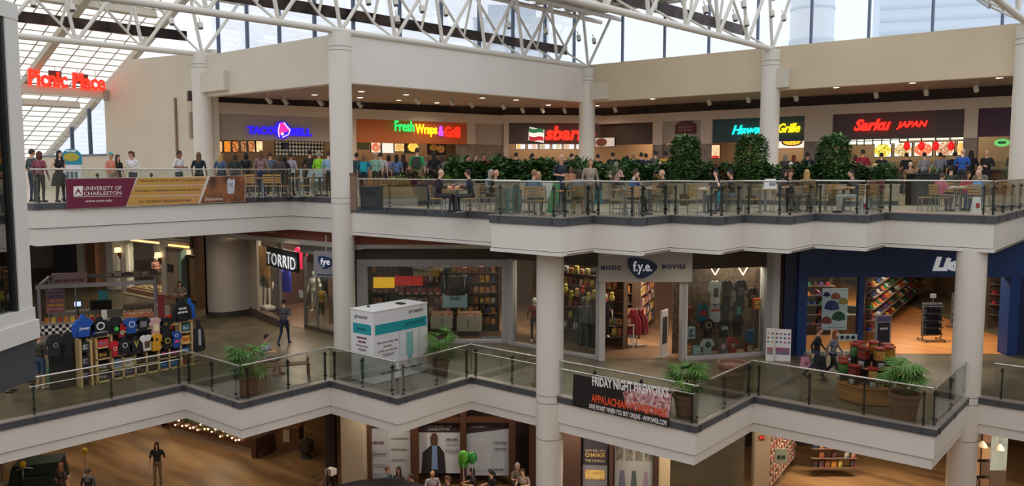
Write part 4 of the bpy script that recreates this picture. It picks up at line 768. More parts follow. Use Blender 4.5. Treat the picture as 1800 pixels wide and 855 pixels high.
for k, (s_, w_) in enumerate((('~~~',.5),('~~',.4),('Get proactiv',.6),('TODAY!',.4))): ktext(s_, 0, .55-w_/2, 1.45-k*.13, w_, .08, MTX)
ktext('~~~~~~~', 1, .25, .28, 1.9, .09, PTX)
for x0, x1, z0, z1, c in ((1.45,1.7,.75,1.52,'#7fc0b8'),(1.17,1.42,.75,1.3,'#d4dcdc'),(1.73,2.0,.75,1.3,'#d4dcdc'),(1.5,1.65,.45,.75,'#5aa89e')): MB().box(1.1,1.106,x0,x1,z0,z1).obj('bottle_print', M(c, .5), t)
for y_ in (1.12,1.43,1.71,2.02): MB().box(1.1,1.108,y_-.006,y_+.006,.45,1.58).obj('grid_line', M('#9aa4a8', .5), t)
for x0, x1, z0, z1, c in ((.42,.6,.3,.75,'#7fc0b8'),(.62,.8,.3,.6,'#d4dcdc')): MB().box(x0,x1,-.006,0,z0,z1).obj('bottle_print', M(c, .5), t)
# --- planters with palms
TERRA = M('#7d5747', .7, var=.08, scale=5, name='terracotta'); SOIL = M('#2d211a', .9); 
def pot_mesh(r, h): return [(r*.72,0),(r*.78,.02),(r*.9,h*.55),(r*.93,h*.6),(r*.97,h*.62),(r*.94,h*.66),(r*.97,h*.85),(r*1.1,h*.86),(r*1.12,h*.95),(r*1.08,h),(r*.95,h),(r*.93,h*.9)]
LEAFG = M('#3f6a26', .5, col2='#5d8a35', scale=3, name='palm_leaf'); LEAFD = M('#274a1e', .5, col2='#3d6628', scale=3, name='dark_leaf')
def frond_mesh(rng):
    m = MB(); nb = 9
    for k in range(nb):
        a = -1.25+2.5*k/(nb-1); L = .42*(1-.12*abs(a)); w_ = .022; d = Vector((math.cos(a), math.sin(a), 0)); s_ = Vector((-d.y, d.x, 0)); pts = []
        p = [d*(L*f)+Vector((0,0,.05*f-.22*f*f)) for f in (.05,.35,.7,1)]
        ws = (w_*.4, w_, w_*.9, .003)
        for q, ww in zip(p, ws): pts += [tuple(q-s_*ww), tuple(q+s_*ww)]
        m._a(pts, [(0,2,3,1),(2,4,5,3),(4,6,7,5)])
    return m.mesh('frond', LEAFG)
FR_ = frond_mesh(random)
def palm(p, r, h, fol_r, top, label, nf=34, seed=1):
    rng = random.Random(seed); t = thing('potted_palm', label, 'potted plant', TR(p)); t['group'] = 'potted palms along the gallery railing'
    MB().lathe(pot_mesh(r, h), 24).obj('pot', TERRA, t, True); MB().lathe([(r*.93,h*.88),(r*.9,h*.9)], 20).obj('soil', SOIL, t)
    m = MB()
    for k in range(9):
        a = rng.uniform(0, 6.28); rr = rng.uniform(0, r*.5); m.tube((rr*math.cos(a), rr*math.sin(a), h*.85), (rr*1.6*math.cos(a), rr*1.6*math.sin(a), h+(top-h)*rng.uniform(.5,.8)), .016, 5)
    m.obj('stems', M('#5a4a2a', .7), t)
    for k in range(nf):
        a = rng.uniform(0, 6.28); el = rng.uniform(0, 1); z = h+.12+(top-h-.2)*el; rad = fol_r*rng.uniform(.15,.62)*(1-.25*abs(el-.5))
        T = Matrix.Translation((rad*math.cos(a), rad*math.sin(a), z)) @ Matrix.Rotation(a, 4, 'Z') @ Matrix.Rotation(rng.uniform(-.75,.25), 4, 'Y') @ Matrix.Rotation(rng.uniform(-.5,.5), 4, 'X') @ Matrix.Scale(fol_r/.8*rng.uniform(.85,1.15), 4)
        link('frond', FR_, t, T)
    return t
palm((-22.1,13.9,0), .38, .62, .8, 1.55, 'potted palm in front of the bench, leftmost of four', 40, 1)
palm((-19.0,19.2,0), .3, .58, .72, 1.62, 'potted palm right of the white vending kiosk', 36, 2)
palm((-10.55,20.4,0), .36, .66, .74, 1.6, 'potted palm right of the fireworks banner', 36, 3)
palm((-5.85,24.2,0), .4, .72, .8, 1.62, 'potted palm in front of the candy machines', 40, 4)
t = thing('empty_pot', 'wide empty terracotta pot behind the railing corner', 'pot', TR((-10.75,23.75,0))); MB().lathe(pot_mesh(.43, .92), 28).obj('pot', TERRA, t, True); MB().lathe([(.38,.7),(.37,.72)], 20).obj('soil', SOIL, t); MB().lathe([(.44,.02),(.46,.0)], 20).obj('saucer', TERRA, t)
# --- wooden bench
BW = M('#6b4630', .5, var=.12, scale=6, stretch=(1,6,6), name='bench_wood')
t = thing('wooden_bench', 'brown wooden bench behind the leftmost palm', 'bench', TR((-22.9,15.9,0), math.radians(60)))
for k in range(5): MB().box(-.75,.75,-.24+k*.1,-.16+k*.1,.42,.45).obj('seat_slat', BW, t)
for sx_ in (-.7,.7):
    for y_ in (-.22,.2): MB().box(sx_-.03,sx_+.03,y_-.03,y_+.03,0,.42 if y_ < 0 else .62).obj('leg', BW, t)
    MB().box(sx_-.03,sx_+.03,-.25,.23,.6,.64).obj('armrest', BW, t)
# --- candy machine stand
t = thing('candy_stand', 'two-tier octagonal wooden stand for candy machines', 'display stand', TR((-7.15,25.65,0), math.radians(22))); WOOD = M('#a8743f', .45, col2='#94632f', scale=2, stretch=(1,1,8), name='honey_wood')
oc = lambda r: [(r*math.cos(math.pi*(i+.5)/4), r*math.sin(math.pi*(i+.5)/4)) for i in range(8)]
MB().prism(oc(.98), .03, .5).obj('base', WOOD, t); MB().prism(oc(1.06), .5, .56).obj('lower_shelf', WOOD, t); MB().prism(oc(.5), .56, 1.0).obj('core', M('#241c17', .6), t); MB().prism(oc(.66), 1.0, 1.05).obj('upper_shelf', WOOD, t); MB().prism(oc(.95), 0, .03).obj('toe_kick', M('#3a2a1c', .6), t)
cm = thing('candy_machine', '', 'candy machine'); MB().box(-.11,.11,-.11,.11,0,.2).obj('base', M('#171717', .4), cm); cp_ = MB().box(-.07,.07,-.125,-.11,.02,.15).obj('coin_plate', M('#b9bbbd', .3, metal=.7), cm); MB().tube((0,-.125,.09), (0,-.16,.09), .025, 8).obj('crank', STEEL, cp_); MB().box(-.1,.1,-.1,.1,.2,.42).obj('candy', M('#b06a2a', .5, col2='#7a2a2a', scale=14), cm); MB().box(-.112,.112,-.112,.112,.2,.46).obj('globe', SHOPGL, cm); MB().box(-.115,.115,-.115,.115,.46,.5).obj('lid', M('#8a2a22', .4), cm)
CND = [('#c8682a','#e0b060'),('#8a5a2a','#c89a5a'),('#2f6a34','#7aa84a'),('#c83a2a','#e8d0b0'),('#d8a828','#a83a22'),('#b0402a','#6a2a20'),('#e8c040','#c86a2a'),('#cfe0d0','#5a9a6a')]
k_ = 0
for tier, (R_, z, n) in enumerate(((.84,.56,10),(.48,1.05,7))):
    for i in range(n):
        a = 2*math.pi*i/n; o = cm if k_ == 0 else dup(cm, None); c = CND[(k_*3) % 8]; k_ += 1
        T = TR((-7.15+R_*math.cos(a), 25.65+R_*math.sin(a), z), a+math.pi/2, 1.22 if tier else 1.15); o.matrix_world = T
        for ch in o.children:
            if ch.name.startswith('candy'):
                ch.data = ch.data.copy(); ch.data.materials[0] = M(c[0], .5, col2=c[1], scale=16)
        o['label'] = 'small candy machine on the %s tier of the wooden stand' % ('lower' if tier == 0 else 'upper'); o['group'] = 'candy machines on the %s tier' % ('lower' if tier == 0 else 'upper')
t = thing('promo_sign', 'tall grey framed promotional sign behind the candy machines', 'sign stand', TR(at_depth(1561,27.6,0), YAW+.25)); MB().box(-.3,.3,-.03,.03,.1,1.95).obj('frame', M('#8d8b92', .4), t); MB().box(-.24,.24,-.04,-.03,.75,1.7).obj('poster', M('#221f26', .5), t); MB().box(-.26,.26,-.045,-.03,1.75,1.93).obj('header', M('#54456e', .5), t); MB().box(-.24,.24,-.045,-.03,.15,.45).obj('footer', M('#6a6080', .5), t); link('lettering', text_mesh('Lids', M('#e8e8f0', .5), w=.3, h=.14, depth=.005), t, Matrix.Translation((-.15,-.05,.22))); link('lettering', text_mesh('~~', M('#b8b4c0', .5), w=.34, h=.1, depth=.005), t, Matrix.Translation((-.17,-.045,1.45)))
MB().box(-.35,.35,-.25,.25,0,.1).obj('foot', M('#6a6870', .4), t); MB().ball((-.22,0,2.02), .08, 10, 8).obj('ball_finial', M('#e6e2dc', .4), t, True)
# --- two sandwich boards before the record shop
for px, cols, lab in (((1346,578,1362,624),('#d9dde0','#c8a84a','#b5483c','#7a8a9a'),'white promotional board with yellow and red spots, left of two'),((1361,580,1391,627),('#dfe1e6','#4a4a6a','#b04a6a','#5a6a8a'),'white promotional board with rows of small pictures, right of two')):
    fr = Frame(*at_depth((px[0]+px[2])/2, 29.3, 0).xy, FRONTAL-18); q = fr.rect(*px); t = thing('promo_board', lab, 'board', fr.M); zt_ = q[3]
    MB().hexa([(q[0],-.12,0),(q[1],-.12,0),(q[1],-.09,0),(q[0],-.09,0)],[(q[0],.0,zt_),(q[1],.0,zt_),(q[1],.03,zt_),(q[0],.03,zt_)]).obj('panel', M(cols[0], .5), t); MB().box(q[0]+.05,q[0]+.09,0,.3,0,.04).obj('foot', M('#555555', .5), t); w_ = q[1]-q[0]
    for r_ in range(3):
        for c_ in range(2 if w_ < .4 else 4):
            n_ = 2 if w_ < .4 else 4; z = zt_*(.85-.13*r_); y_ = -.12*(1-z/zt_)-.006; MB().ball((q[0]+w_*(c_+.5)/n_, y_, z), (w_*.32/n_,.004,.035), 8, 6).obj('printed_spot', M(cols[1+(r_+c_) % 3], .5), t)
    z0_, z1_ = zt_*.2, zt_*.42; MB().hexa([(q[0]+.04,-.12*(1-z0_/zt_)-.008,z0_),(q[1]-.04,-.12*(1-z0_/zt_)-.008,z0_),(q[1]-.04,-.12*(1-z0_/zt_),z0_),(q[0]+.04,-.12*(1-z0_/zt_),z0_)],[(q[0]+.04,-.12*(1-z1_/zt_)-.008,z1_),(q[1]-.04,-.12*(1-z1_/zt_)-.008,z1_),(q[1]-.04,-.12*(1-z1_/zt_),z1_),(q[0]+.04,-.12*(1-z1_/zt_),z1_)]).obj('printed_photo', M(cols[3], .5, col2=cols[2], scale=5), t)
# ================================================================== shirts: one outline, many garments
def shirt_mesh(kind='tee'):
    if kind == 'tee': o = [(-.26,0),(.26,0),(.27,.42),(.40,.34),(.47,.46),(.30,.66),(.12,.70),(0,.66),(-.12,.70),(-.30,.66),(-.47,.46),(-.40,.34),(-.27,.42)]
    elif kind == 'tank': o = [(-.22,0),(.22,0),(.24,.42),(.18,.7),(.1,.7),(0,.5),(-.1,.7),(-.18,.7),(-.24,.42)]
    else: o = [(-.27,0),(.27,0),(.28,.38),(.36,.02),(.48,.05),(.42,.5),(.30,.66),(.14,.72),(.1,.84),(0,.9),(-.1,.84),(-.14,.72),(-.30,.66),(-.42,.5),(-.48,.05),(-.36,.02),(-.28,.38)]
    n = len(o); m = MB(); vs = [(x*.9,-.09,z*.98+.01) for x, z in o]+[(x,-.05,z) for x, z in o]+[(x,.05,z) for x, z in o]
    m._a(vs, [tuple(range(n))]+[(i,n+i,n+(i+1)%n,(i+1)%n) for i in range(n)]+[(n+i,2*n+i,2*n+(i+1)%n,n+(i+1)%n) for i in range(n)]+[tuple(range(2*n,3*n))[::-1]])
    return m.mesh('garment', M('#888888'))
SHM = {k: shirt_mesh(k) for k in ('tee','tank','hoodie')}
def garment(fr, kind, x, y, wpx, hpx, col, label, prints=(), d=0, group=None, cat='shirt'):
    """garment hung on plane fr, centred on photo point x,y"""
    s0, s1, z0, z1 = fr.rect(x-wpx/2, y-hpx/2, x+wpx/2, y+hpx/2, d); W_, H_ = s1-s0, z1-z0; Wn = .96 if kind != 'tank' else .48
    t = thing('hoodie' if kind == 'hoodie' else 'shirt', label, cat, fr.M @ Matrix.Translation(((s0+s1)/2, d, z0)))
    if group: t['group'] = group
    me = SHM[kind].copy(); me.materials[0] = M(col, .8, var=.06, scale=6); Hn = .9 if kind == 'hoodie' else .7
    ck_ = link('cloth', me, t, Matrix.Diagonal((W_/Wn, .7, H_/Hn, 1)))
    for p in prints:
        c = p[1]; mt = M(c, .7)
        if p[0] == 'text': pp = (link('lettering', text_mesh(p[2], mt, w=W_*p[3], h=H_*p[4], depth=.004, bold=.02), t, Matrix.Translation((-W_*p[3]/2, -.075, H_*p[5]))))
        elif p[0] == 'ring':
            r_ = W_*p[2]; pp = MB().plate([(q[0], q[1]) for q in ring(0, H_*p[3], r_, r_, 16)], -.078, -.07).obj('print', mt, t); sub(MB().plate(ring(0, H_*p[3], r_*.68, r_*.68, 16), -.084, -.078).obj('print_centre', M(p[4], .7), t), ck_)
        elif p[0] == 'box': pp = MB().box(-W_*p[2]/2,W_*p[2]/2,-.08,-.07,H_*p[3],H_*p[4]).obj('print', mt, t)
        elif p[0] == 'vee': pp = MB().plate([(-W_*.14,H_*.75),(-W_*.08,H_*.75),(0,H_*.5),(W_*.08,H_*.75),(W_*.14,H_*.75),(0,H_*.36)], -.08, -.07).obj('print', mt, t)
        sub(pp, ck_)
    return t
# --- shirt kiosk
FK = Frame(-26.8, 11.3, 90); PINE = M('#c6a873', .6, name='pine_wood')
t = thing('shirt_kiosk_rack', 'pine cubby rack of the shirt kiosk', 'display rack', FK.M)
K_ = lambda x, y: FK.px(x, y)
for x, y0, y1 in ((169,594,679),(196,590,674),(217,628,668),(238,624,664),(258,620,660),(279,612,656),(298,612,652),(317,566,648),(337,562,643),(141,598,680),(160,598,680)):
    s_, z1_ = K_(x, y0); MB().box(s_-.03,s_+.03,0,.35,0,max(z1_,.3)).obj('upright', PINE, t)
for x0, x1, y in ((169,196,594),(169,196,614),(169,196,634),(169,196,655),(196,279,651),(196,279,628),(279,317,612),(279,317,633),(317,337,566),(317,337,586),(317,337,606),(317,337,624)):
    a, z = K_(x0, y); b, _ = K_(x1, y); MB().box(a,b,.0,.35,z-.02,z+.02).obj('shelf', PINE, t)
a, b = K_(169,670)[0], K_(337,642)[0]; MB().box(a,b,-.0,.35,.02,.08).obj('bottom_rail', PINE, t); MB().box(a,b,.33,.36,.05,1.5).obj('back_panel', M('#26201c', .7), t); a2 = K_(196,590)
MB().box(a2[0],K_(317,566)[0],.0,.1,a2[1]+.02,a2[1]+.07).obj('hanging_bar', PINE, t); MB().box(a-1.2,a,.36,.5,0,1.6).obj('side_panel', M('#1d1a1a', .7), t)
CELLS = [(171,594,193,613,'#d0403a','#3a78b8','rainbow striped'),(171,615,193,633,'#1d1c1c','#e0a030','black with rainbow lettering'),(171,636,193,654,'#1d1c1c','#d8d4cc','black with white lettering, upper'),(171,656,193,673,'#1d1c1c','#b8b4ac','black with white lettering, lower'),
 (198,629,216,650,'#8fa0b8','#38507a','pale blue printed'),(219,626,237,647,'#d8d0c0','#2a2624','cream with dark figures'),(240,623,257,644,'#24201f','#6a5a50','dark with grey print, left'),(260,619,277,641,'#24201f','#7a6a60','dark with grey print, right'),
 (198,653,216,670,'#22242a','#8a8a92','dark with pale print, bottom left'),(219,649,237,666,'#22242a','#8a8ab0','dark with violet print'),(240,646,257,662,'#2a2022','#7a3a3a','dark with red print'),(260,642,277,658,'#2a1e20','#8a3a40','dark with maroon print'),
 (281,613,297,632,'#241820','#f03a8a','black with pink lettering, left'),(299,611,315,630,'#241820','#f03a8a','black with pink lettering, right'),(281,635,297,653,'#234a78','#5a86b0','blue printed, left'),(299,632,315,650,'#234a78','#5a86b0','blue printed, right'),
 (319,567,335,585,'#1f5a66','#d8e0e8','teal with white figure'),(319,588,335,605,'#e8b04a','#d84a3a','rainbow lettered'),(319,608,335,622,'#1f4478','#a8c0d8','navy with pale lettering'),(319,626,335,642,'#a83a32','#5a1a1a','red printed'),(143,600,159,622,'#24242a','#d8d8dc','black sign-like with white lettering'),(143,624,159,648,'#2a2628','#9a9aa0','grey printed panel'),(143,650,159,672,'#1c1c20','#b8b8bc','black with white print at the left end')]
for x0, y0, x1, y1, c, c2, lab in CELLS:
    q = FK.rect(x0,y0,x1,y1,.06); o = thing('folded_shirt', 'folded shirt in the pine rack, '+lab, 'shirt', FK.M @ Matrix.Translation((q[0]+.02,.06,max(.1,q[2]+.02)))); o['group'] = 'folded shirts in the pine rack'; W_, H_ = q[1]-q[0]-.06, q[3]-q[2]-.05
    MB().box(0,W_,0,.18,0,H_).obj('cloth', M(c, .8), o); MB().box(W_*.15,W_*.85,-.006,0,H_*.3,H_*.8).obj('print', M(c, .8, col2=c2, scale=9), o)
    if 'GAY' == lab: pass
    if lab == 'rainbow lettered': link('lettering', text_mesh('GAY', M('#c03a2a', .7), w=W_*.8, h=H_*.5, depth=.004, bold=.03), o, Matrix.Translation((W_*.1,-.012,H_*.25)))
    if 'pink' in lab: link('lettering', text_mesh('BFF', M('#f03a8a', .7), w=W_*.7, h=H_*.4, depth=.004, bold=.03), o, Matrix.Translation((W_*.15,-.012,H_*.35)))
G = 'garments hung on the shirt kiosk'
for a in (('hoodie',146,573,42,46,'#1d4fa8','blue hoodie with white lettering at the left of the kiosk',(('text','#e8ecf2','Jeep',.45,.16,.3),)),('hoodie',162,574,24,40,'#8a1d24','dark red hoodie half hidden behind the black ring hoodie',()),('hoodie',175,574,42,42,'#17171a','black hoodie with a white ring emblem',(('ring','#e6e6e6',.17,.52,'#17171a'),('text','#d8d8d8','OVERWATCH',.5,.06,.18))),
 ('tee',203,572,24,34,'#1b1b1d','black shirt with a green spot',(('ring','#3aa83a',.16,.3,'#5ad05a'),)),('tee',213,581,17,28,'#a8202a','small red shirt with a white badge',(('ring','#e0d8c8',.2,.35,'#6a8a4a'),)),('tee',230,573,32,32,'#1f4f98','blue shirt with a round white crest',(('ring','#c8d4e4',.17,.6,'#1f4f98'),)),('tee',250,570,28,30,'#1a181a','black shirt with grey figures, upper row',(('box','#7a7478',.4,.3,.7),)),
 ('tee',273,573,24,32,'#c8a09a','pale pink shirt with a cartoon print',(('box','#e8d8a8',.35,.2,.6),)),('tee',262,577,14,30,'#19191d','narrow black shirt in the upper row',()),('tee',290,573,24,34,'#18181a','black shirt with a small yellow mark',(('ring','#c8a83a',.1,.6,'#18181a'),)),('tee',298,566,16,28,'#b8321f','red and orange shirt in the upper row',()),('hoodie',319,545,34,46,'#141416','black hoodie with three lines of white lettering',(('text','#d0d0d4','~~',.4,.12,.5),('text','#d0d0d4','~~~',.5,.12,.34))),('hoodie',333,543,18,40,'#1b57b0','blue hoodie behind the black lettered hoodie',()),
 ('tee',201,613,16,30,'#c01f24','bright red shirt in the lower row',(('ring','#e8dcd4',.2,.5,'#c01f24'),)),('hoodie',218,607,28,36,'#1a1b1d','black hoodie with a white oval mark',(('ring','#c8c8c8',.16,.5,'#1a1b1d'),)),('hoodie',238,607,26,36,'#1b1c1f','black hoodie with a yellow chevron',(('vee','#d8b83a'),)),('tee',257,603,26,32,'#dcd6cf','white shirt with a picture print',(('box','#5a4a3a',.34,.2,.62),)),('tee',274,602,26,34,'#d89a1c','mustard yellow shirt with a dark emblem',(('ring','#8a6a1c',.1,.68,'#3a3018'),)),
 ('tee',293,599,22,34,'#17181b','black shirt with a gold round emblem',(('ring','#c8a84a',.22,.5,'#17181b'),)),('tee',309,597,20,32,'#1c469a','blue shirt with a white and pink mark',(('ring','#e8e0e8',.14,.75,'#1c469a'),('box','#d84a8a',.35,.3,.48))),('hoodie',349,590,20,60,'#232327','dark hoodie with pale stripes at the right end of the kiosk',(('box','#a8a8aa',.2,.2,.7),)),
 ('tee',96,607,30,44,'#202226','dark shirt hanging on the left side of the kiosk',(('ring','#8a90a0',.14,.5,'#202226'),)),('tee',119,606,20,48,'#17181b','black shirt hanging beside the side panel',())):
    garment(FK, a[0], a[1], a[2], a[3], a[4], a[5], a[6], a[7], d=-.08 if a[2] > 590 else .02 if a[1] not in (162,262,333,298) else .14, group=G)
# --- jewellery kiosk behind
FJ = Frame(-33.5, 12.6, 62); J_ = lambda x, y, d=0: FJ.px(x, y, d)
t = thing('sales_kiosk', 'grey framed sales kiosk behind the shirts', 'kiosk', FJ.M); GM = M('#7d7b80', .45, name='grey_kiosk_metal')
a, za = J_(70, 660); b, zb_ = J_(222, 560); b = max(b, a+4.2)
MB().box(a,b,0,.5,.0,.95).obj('counter', M('#8a847c', .6), t); MB().box(a,b,-.05,.6,.95,1.0).obj('counter_top', M('#9a948c', .4), t)
m1, m2 = MB(), MB()
ck = MB().box(0,.12,-.02,0,0,.12).mesh('check_tile', M('#e2ded6', .5)); dk = MB().box(0,.12,-.02,0,0,.12).mesh('check_tile', M('#171513', .5))
for i in range(int((b-a)/.12)):
    for j in range(3): link('check_tile', ck if (i+j) % 2 else dk, t, Matrix.Translation((a+i*.12,0,.58+j*.12)))
for s_ in (a+.05, b-.1):
    MB().box(s_,s_+.1,0,.1,1.0,2.45).obj('post', GM, t); MB().box(s_,s_+.1,3.0,3.1,0,2.45).obj('post', GM, t); MB().box(s_,s_+.1,0,3.1,2.35,2.5).obj('side_beam', GM, t)
MB().box(a,b,-.02,.12,2.35,2.5).obj('front_beam', GM, t); MB().box(a,b,3.0,3.1,2.35,2.5).obj('rear_beam', GM, t); MB().box(a,b,3.0,3.5,0,.95).obj('rear_counter', M('#8a847c', .6), t); MB().box(b-.05,b+.45,.1,3.4,0,.95).obj('side_counter', M('#857f78', .6), t); MB().box(a+1.2,a+1.25,1.2,1.25,1.0,2.35).obj('mid_post', GM, t)
for lab, x0, x1, y0, y1, z0, z1, c, nm, cat in (('small monitor with a bright screen inside the kiosk',1.1,1.4,1.5,1.55,1.35,1.62,'#1c2230','monitor','monitor'),('black till screen inside the kiosk',1.7,2.5,1.4,1.5,1.2,1.6,'#15181a','till_screen','monitor'),('teal shopping bag on the kiosk counter',2.0,2.35,1.55,1.8,1.6,1.95,'#2f7f8a','paper_bag','bag'),('stack of pale trays on the kiosk counter',2.9,4.0,.9,1.5,1.0,1.1,'#c09a86','display_tray','tray'),('dark cabinet inside the kiosk',2.9,4.1,1.5,2.0,0,1.3,'#54483f','cabinet','cabinet'),('second pale tray on the kiosk counter',3.3,4.2,2.2,2.7,1.0,1.1,'#b08a76','display_tray','tray'),('red sign post at the right end of the kiosk',4.25,4.5,-.1,-.05,.8,1.9,'#7d2730','red_sign','sign'),('tray of colourful goods at the front of the kiosk',3.0,4.1,.05,.5,1.02,1.12,'#b5744e','display_tray','tray'),('pink goods rack on the left of the kiosk',.25,.9,.6,.7,1.3,2.2,'#8a6a66','goods_rack','rack'),('white price card on the kiosk counter',2.2,2.4,.1,.12,1.02,1.4,'#d8d4ce','price_card','card')):
    o = thing(nm, lab, cat, FJ.M @ Matrix.Translation((a,0,0))); MB().box(x0,x1,y0,y1,z0,z1).obj('body', M(c, .5, var=.1, scale=5), o)
    if nm in ('monitor','till_screen'): MB().box(x0+.03,x1-.03,y0-.01,y0,z0+.04,z1-.04).obj('screen', M('#b9cdf0', .4, em=1.2) if nm == 'monitor' else M('#101416', .2), o); MB().box((x0+x1)/2-.03,(x0+x1)/2+.03,y0,y1,1.0,z0).obj('stand', M('#202020', .5), o)
    elif nm == 'display_tray': 
        for k in range(8): MB().ball((x0+(x1-x0)*(k+.5)/8, (y0+y1)/2, z1+.02), .045, 6, 5).obj('trinket', M(random.choice(['#d8b08a','#c88a5a','#e0c8b0','#a85a4a']), .4), o)
    elif nm == 'red_sign': MB().box((x0+x1)/2-.02,(x0+x1)/2+.02,-.09,-.06,0,z0).obj('pole', STEEL, o); MB().lathe([(.2,0),(.2,.03)], 14, ((x0+x1)/2,-.08,0)).obj('foot', M('#555555', .5), o)
    elif nm == 'goods_rack':
        for k in range(5): MB().box(x0+.03,x1-.03,y0-.06,y0,z0+.1+k*.17,z0+.2+k*.17).obj('goods_row', M(random.choice(['#a8605a','#5a4a6a','#b07a3a']), .6, var=.4, scale=12), o)
for k in range(9):
    o = thing('snack_bag', 'small golden bag on the kiosk front counter', 'bag', FJ.M @ Matrix.Translation((a+.3+k*.22,.25,1.0))); o['group'] = 'golden bags on the kiosk counter'; MB().box(-.07,.07,-.05,.05,0,.2).obj('packet', M(['#c87a2a','#d8b03a','#a84a2a'][k % 3], .4, var=.2, scale=8), o)
o = thing('kiosk_sign', 'pink printed header sign over the kiosk', 'sign', FJ.M @ Matrix.Translation((a+.2,2.9,2.1))); MB().box(0,1.3,0,.05,0,.5).obj('board', M('#a8908e', .6), o); link('lettering', text_mesh('~~~~', M('#8a4a52', .6), w=1.1, h=.16, depth=.005), o, Matrix.Translation((.1,-.005,.1)))
# rooftop trays of the kiosk
o = thing('canopy_tray', 'cluttered tray on the kiosk canopy', 'tray', FJ.M @ Matrix.Translation((a+2.2,1.2,2.5))); MB().box(0,2.2,0,.7,0,.08).obj('tray', M('#6f6560', .6), o)
for k in range(6): MB().box(.1+k*.34,.35+k*.34,.1,.5,.08,.18+.06*(k % 2)).obj('carton', M(['#8d7a6a','#a8958a','#5a4a48'][k % 3], .7), o)
# ================================================================== planters, plants, tables and chairs of the food court
TILE = M('#b5a78f', .5, col2='#a3957e', scale=1.4, name='planter_tile', detail=6); BASEG = M('#55565a', .6)
def planter(a, b, label, depth=.95, h=.78, z=TE_Z):
    a, b = Vector(a), Vector(b); L = (b-a).length; ang = math.atan2(b.y-a.y, b.x-a.x)
    t = thing('planter', label, 'planter', TR((a.x, a.y, z), ang)); t['group'] = 'tiled planters of the food court'
    MB().box(0,L,.03,depth,0,.16).obj('base', BASEG, t); n = max(1, round(L/.42)); 
    tl = MB().box(.006,L/n-.006,-.012,0,.168,h*.58).mesh('tile', TILE); tu = MB().box(.006,L/n-.006,-.012,0,h*.58+.012,h).mesh('tile', TILE)
    bd = MB().box(0,L,0,depth,.16,h-.02).obj('body', M('#8f836f', .7), t)
    for i in range(n): link('tile', tl, bd, Matrix.Translation((i*L/n,0,0))); link('tile', tu, bd, Matrix.Translation((i*L/n,0,0)))
    MB().box(-.02,L+.02,-.03,.1,h,h+.04).obj('coping', M('#c0b39c', .5), t); MB().box(0,L,.1,depth,h-.06,h-.02).obj('soil', SOIL, t)
    return t, L, ang
def leaf_cloud(n, rx, ry, rz, rng, size=.09, mat=None, drop=.0, boxy=2.6):
    m = MB(); m2 = m
    for _ in range(n):
        while 1:
            p = Vector((rng.uniform(-1,1), rng.uniform(-1,1), rng.uniform(-1,1))); q = (abs(p.x)**boxy+abs(p.y)**boxy+abs(p.z)**boxy)
            if .35 < q < 1: break
        c = Vector((p.x*rx, p.y*ry, p.z*rz)); d = Vector((p.x+rng.uniform(-.7,.7), p.y+rng.uniform(-.7,.7), rng.uniform(-.6,.4)-drop)).normalized()
        s_ = d.cross(Vector((0,0,1))); s_ = s_.normalized() if s_.length > .01 else Vector((1,0,0)); L = size*rng.uniform(.7,1.4); w_ = L*.32
        m.m = 0 if rng.random() < .62 else 1
        m._a([c, c+d*L*.5+s_*w_, c+d*L, c+d*L*.5-s_*w_], [(0,1,2,3)])
    return m
FOL = [M('#3a6030', .55, name='leaf_mid'), M('#537c3e', .5, name='leaf_light')]; FOLD = [M('#2c4a26', .55, name='leaf_dark'), M('#436835', .5, name='leaf_mid2')]; CROT = [M('#3a2420', .6), M('#5a5a2a', .6)]; LIME = [M('#6f8a2c', .5), M('#8aa03a', .5)]
BUSH = {}
def bush_mesh(kind, seed):
    k = (kind, seed)
    if k in BUSH: return BUSH[k]
    rng = random.Random(seed); mats = {'green':FOL,'dark':FOLD,'croton':CROT,'lime':LIME}[kind]
    m = leaf_cloud(760 if kind != 'lime' else 200, .42, .36, .36 if kind != 'lime' else .12, rng, .16 if kind != 'lime' else .1)
    BUSH[k] = m.mesh('foliage', mats); return BUSH[k]
STEMB = MB().tube((-.05,0,-.4),(-.12,.02,.05),.012,5).tube((.04,0,-.4),(.1,-.03,.1),.012,5).tube((0,.03,-.4),(0,.08,.08),.012,5).mesh('stems', M('#4a3a28', .8))
def bush(p, kind, s, label, group, seed):
    o = thing('shrub', label, 'shrub', TR(p, seed*.9, s)); o['group'] = group
    tag(link('foliage', bush_mesh(kind, seed % 4), o, Matrix.Translation((0,0,.38))), None, None, None, 'stuff'); link('stems', STEMB, o, Matrix.Translation((0,0,.38)))
PL = [((-23.85,21.05),(-24.1,24.4),'tiled planter right of the black bin'),((-24.0,24.75),(-19.1,27.55),'long tiled planter behind the left terrace tables'),((-18.9,27.65),(-15.0,30.9),'tiled planter behind the standing couple'),((-14.9,31.0),(-11.2,31.6),'tiled planter behind the middle table'),((-11.0,31.7),(-8.7,33.9),'tiled planter left of the black cabinet')]
ki = 0
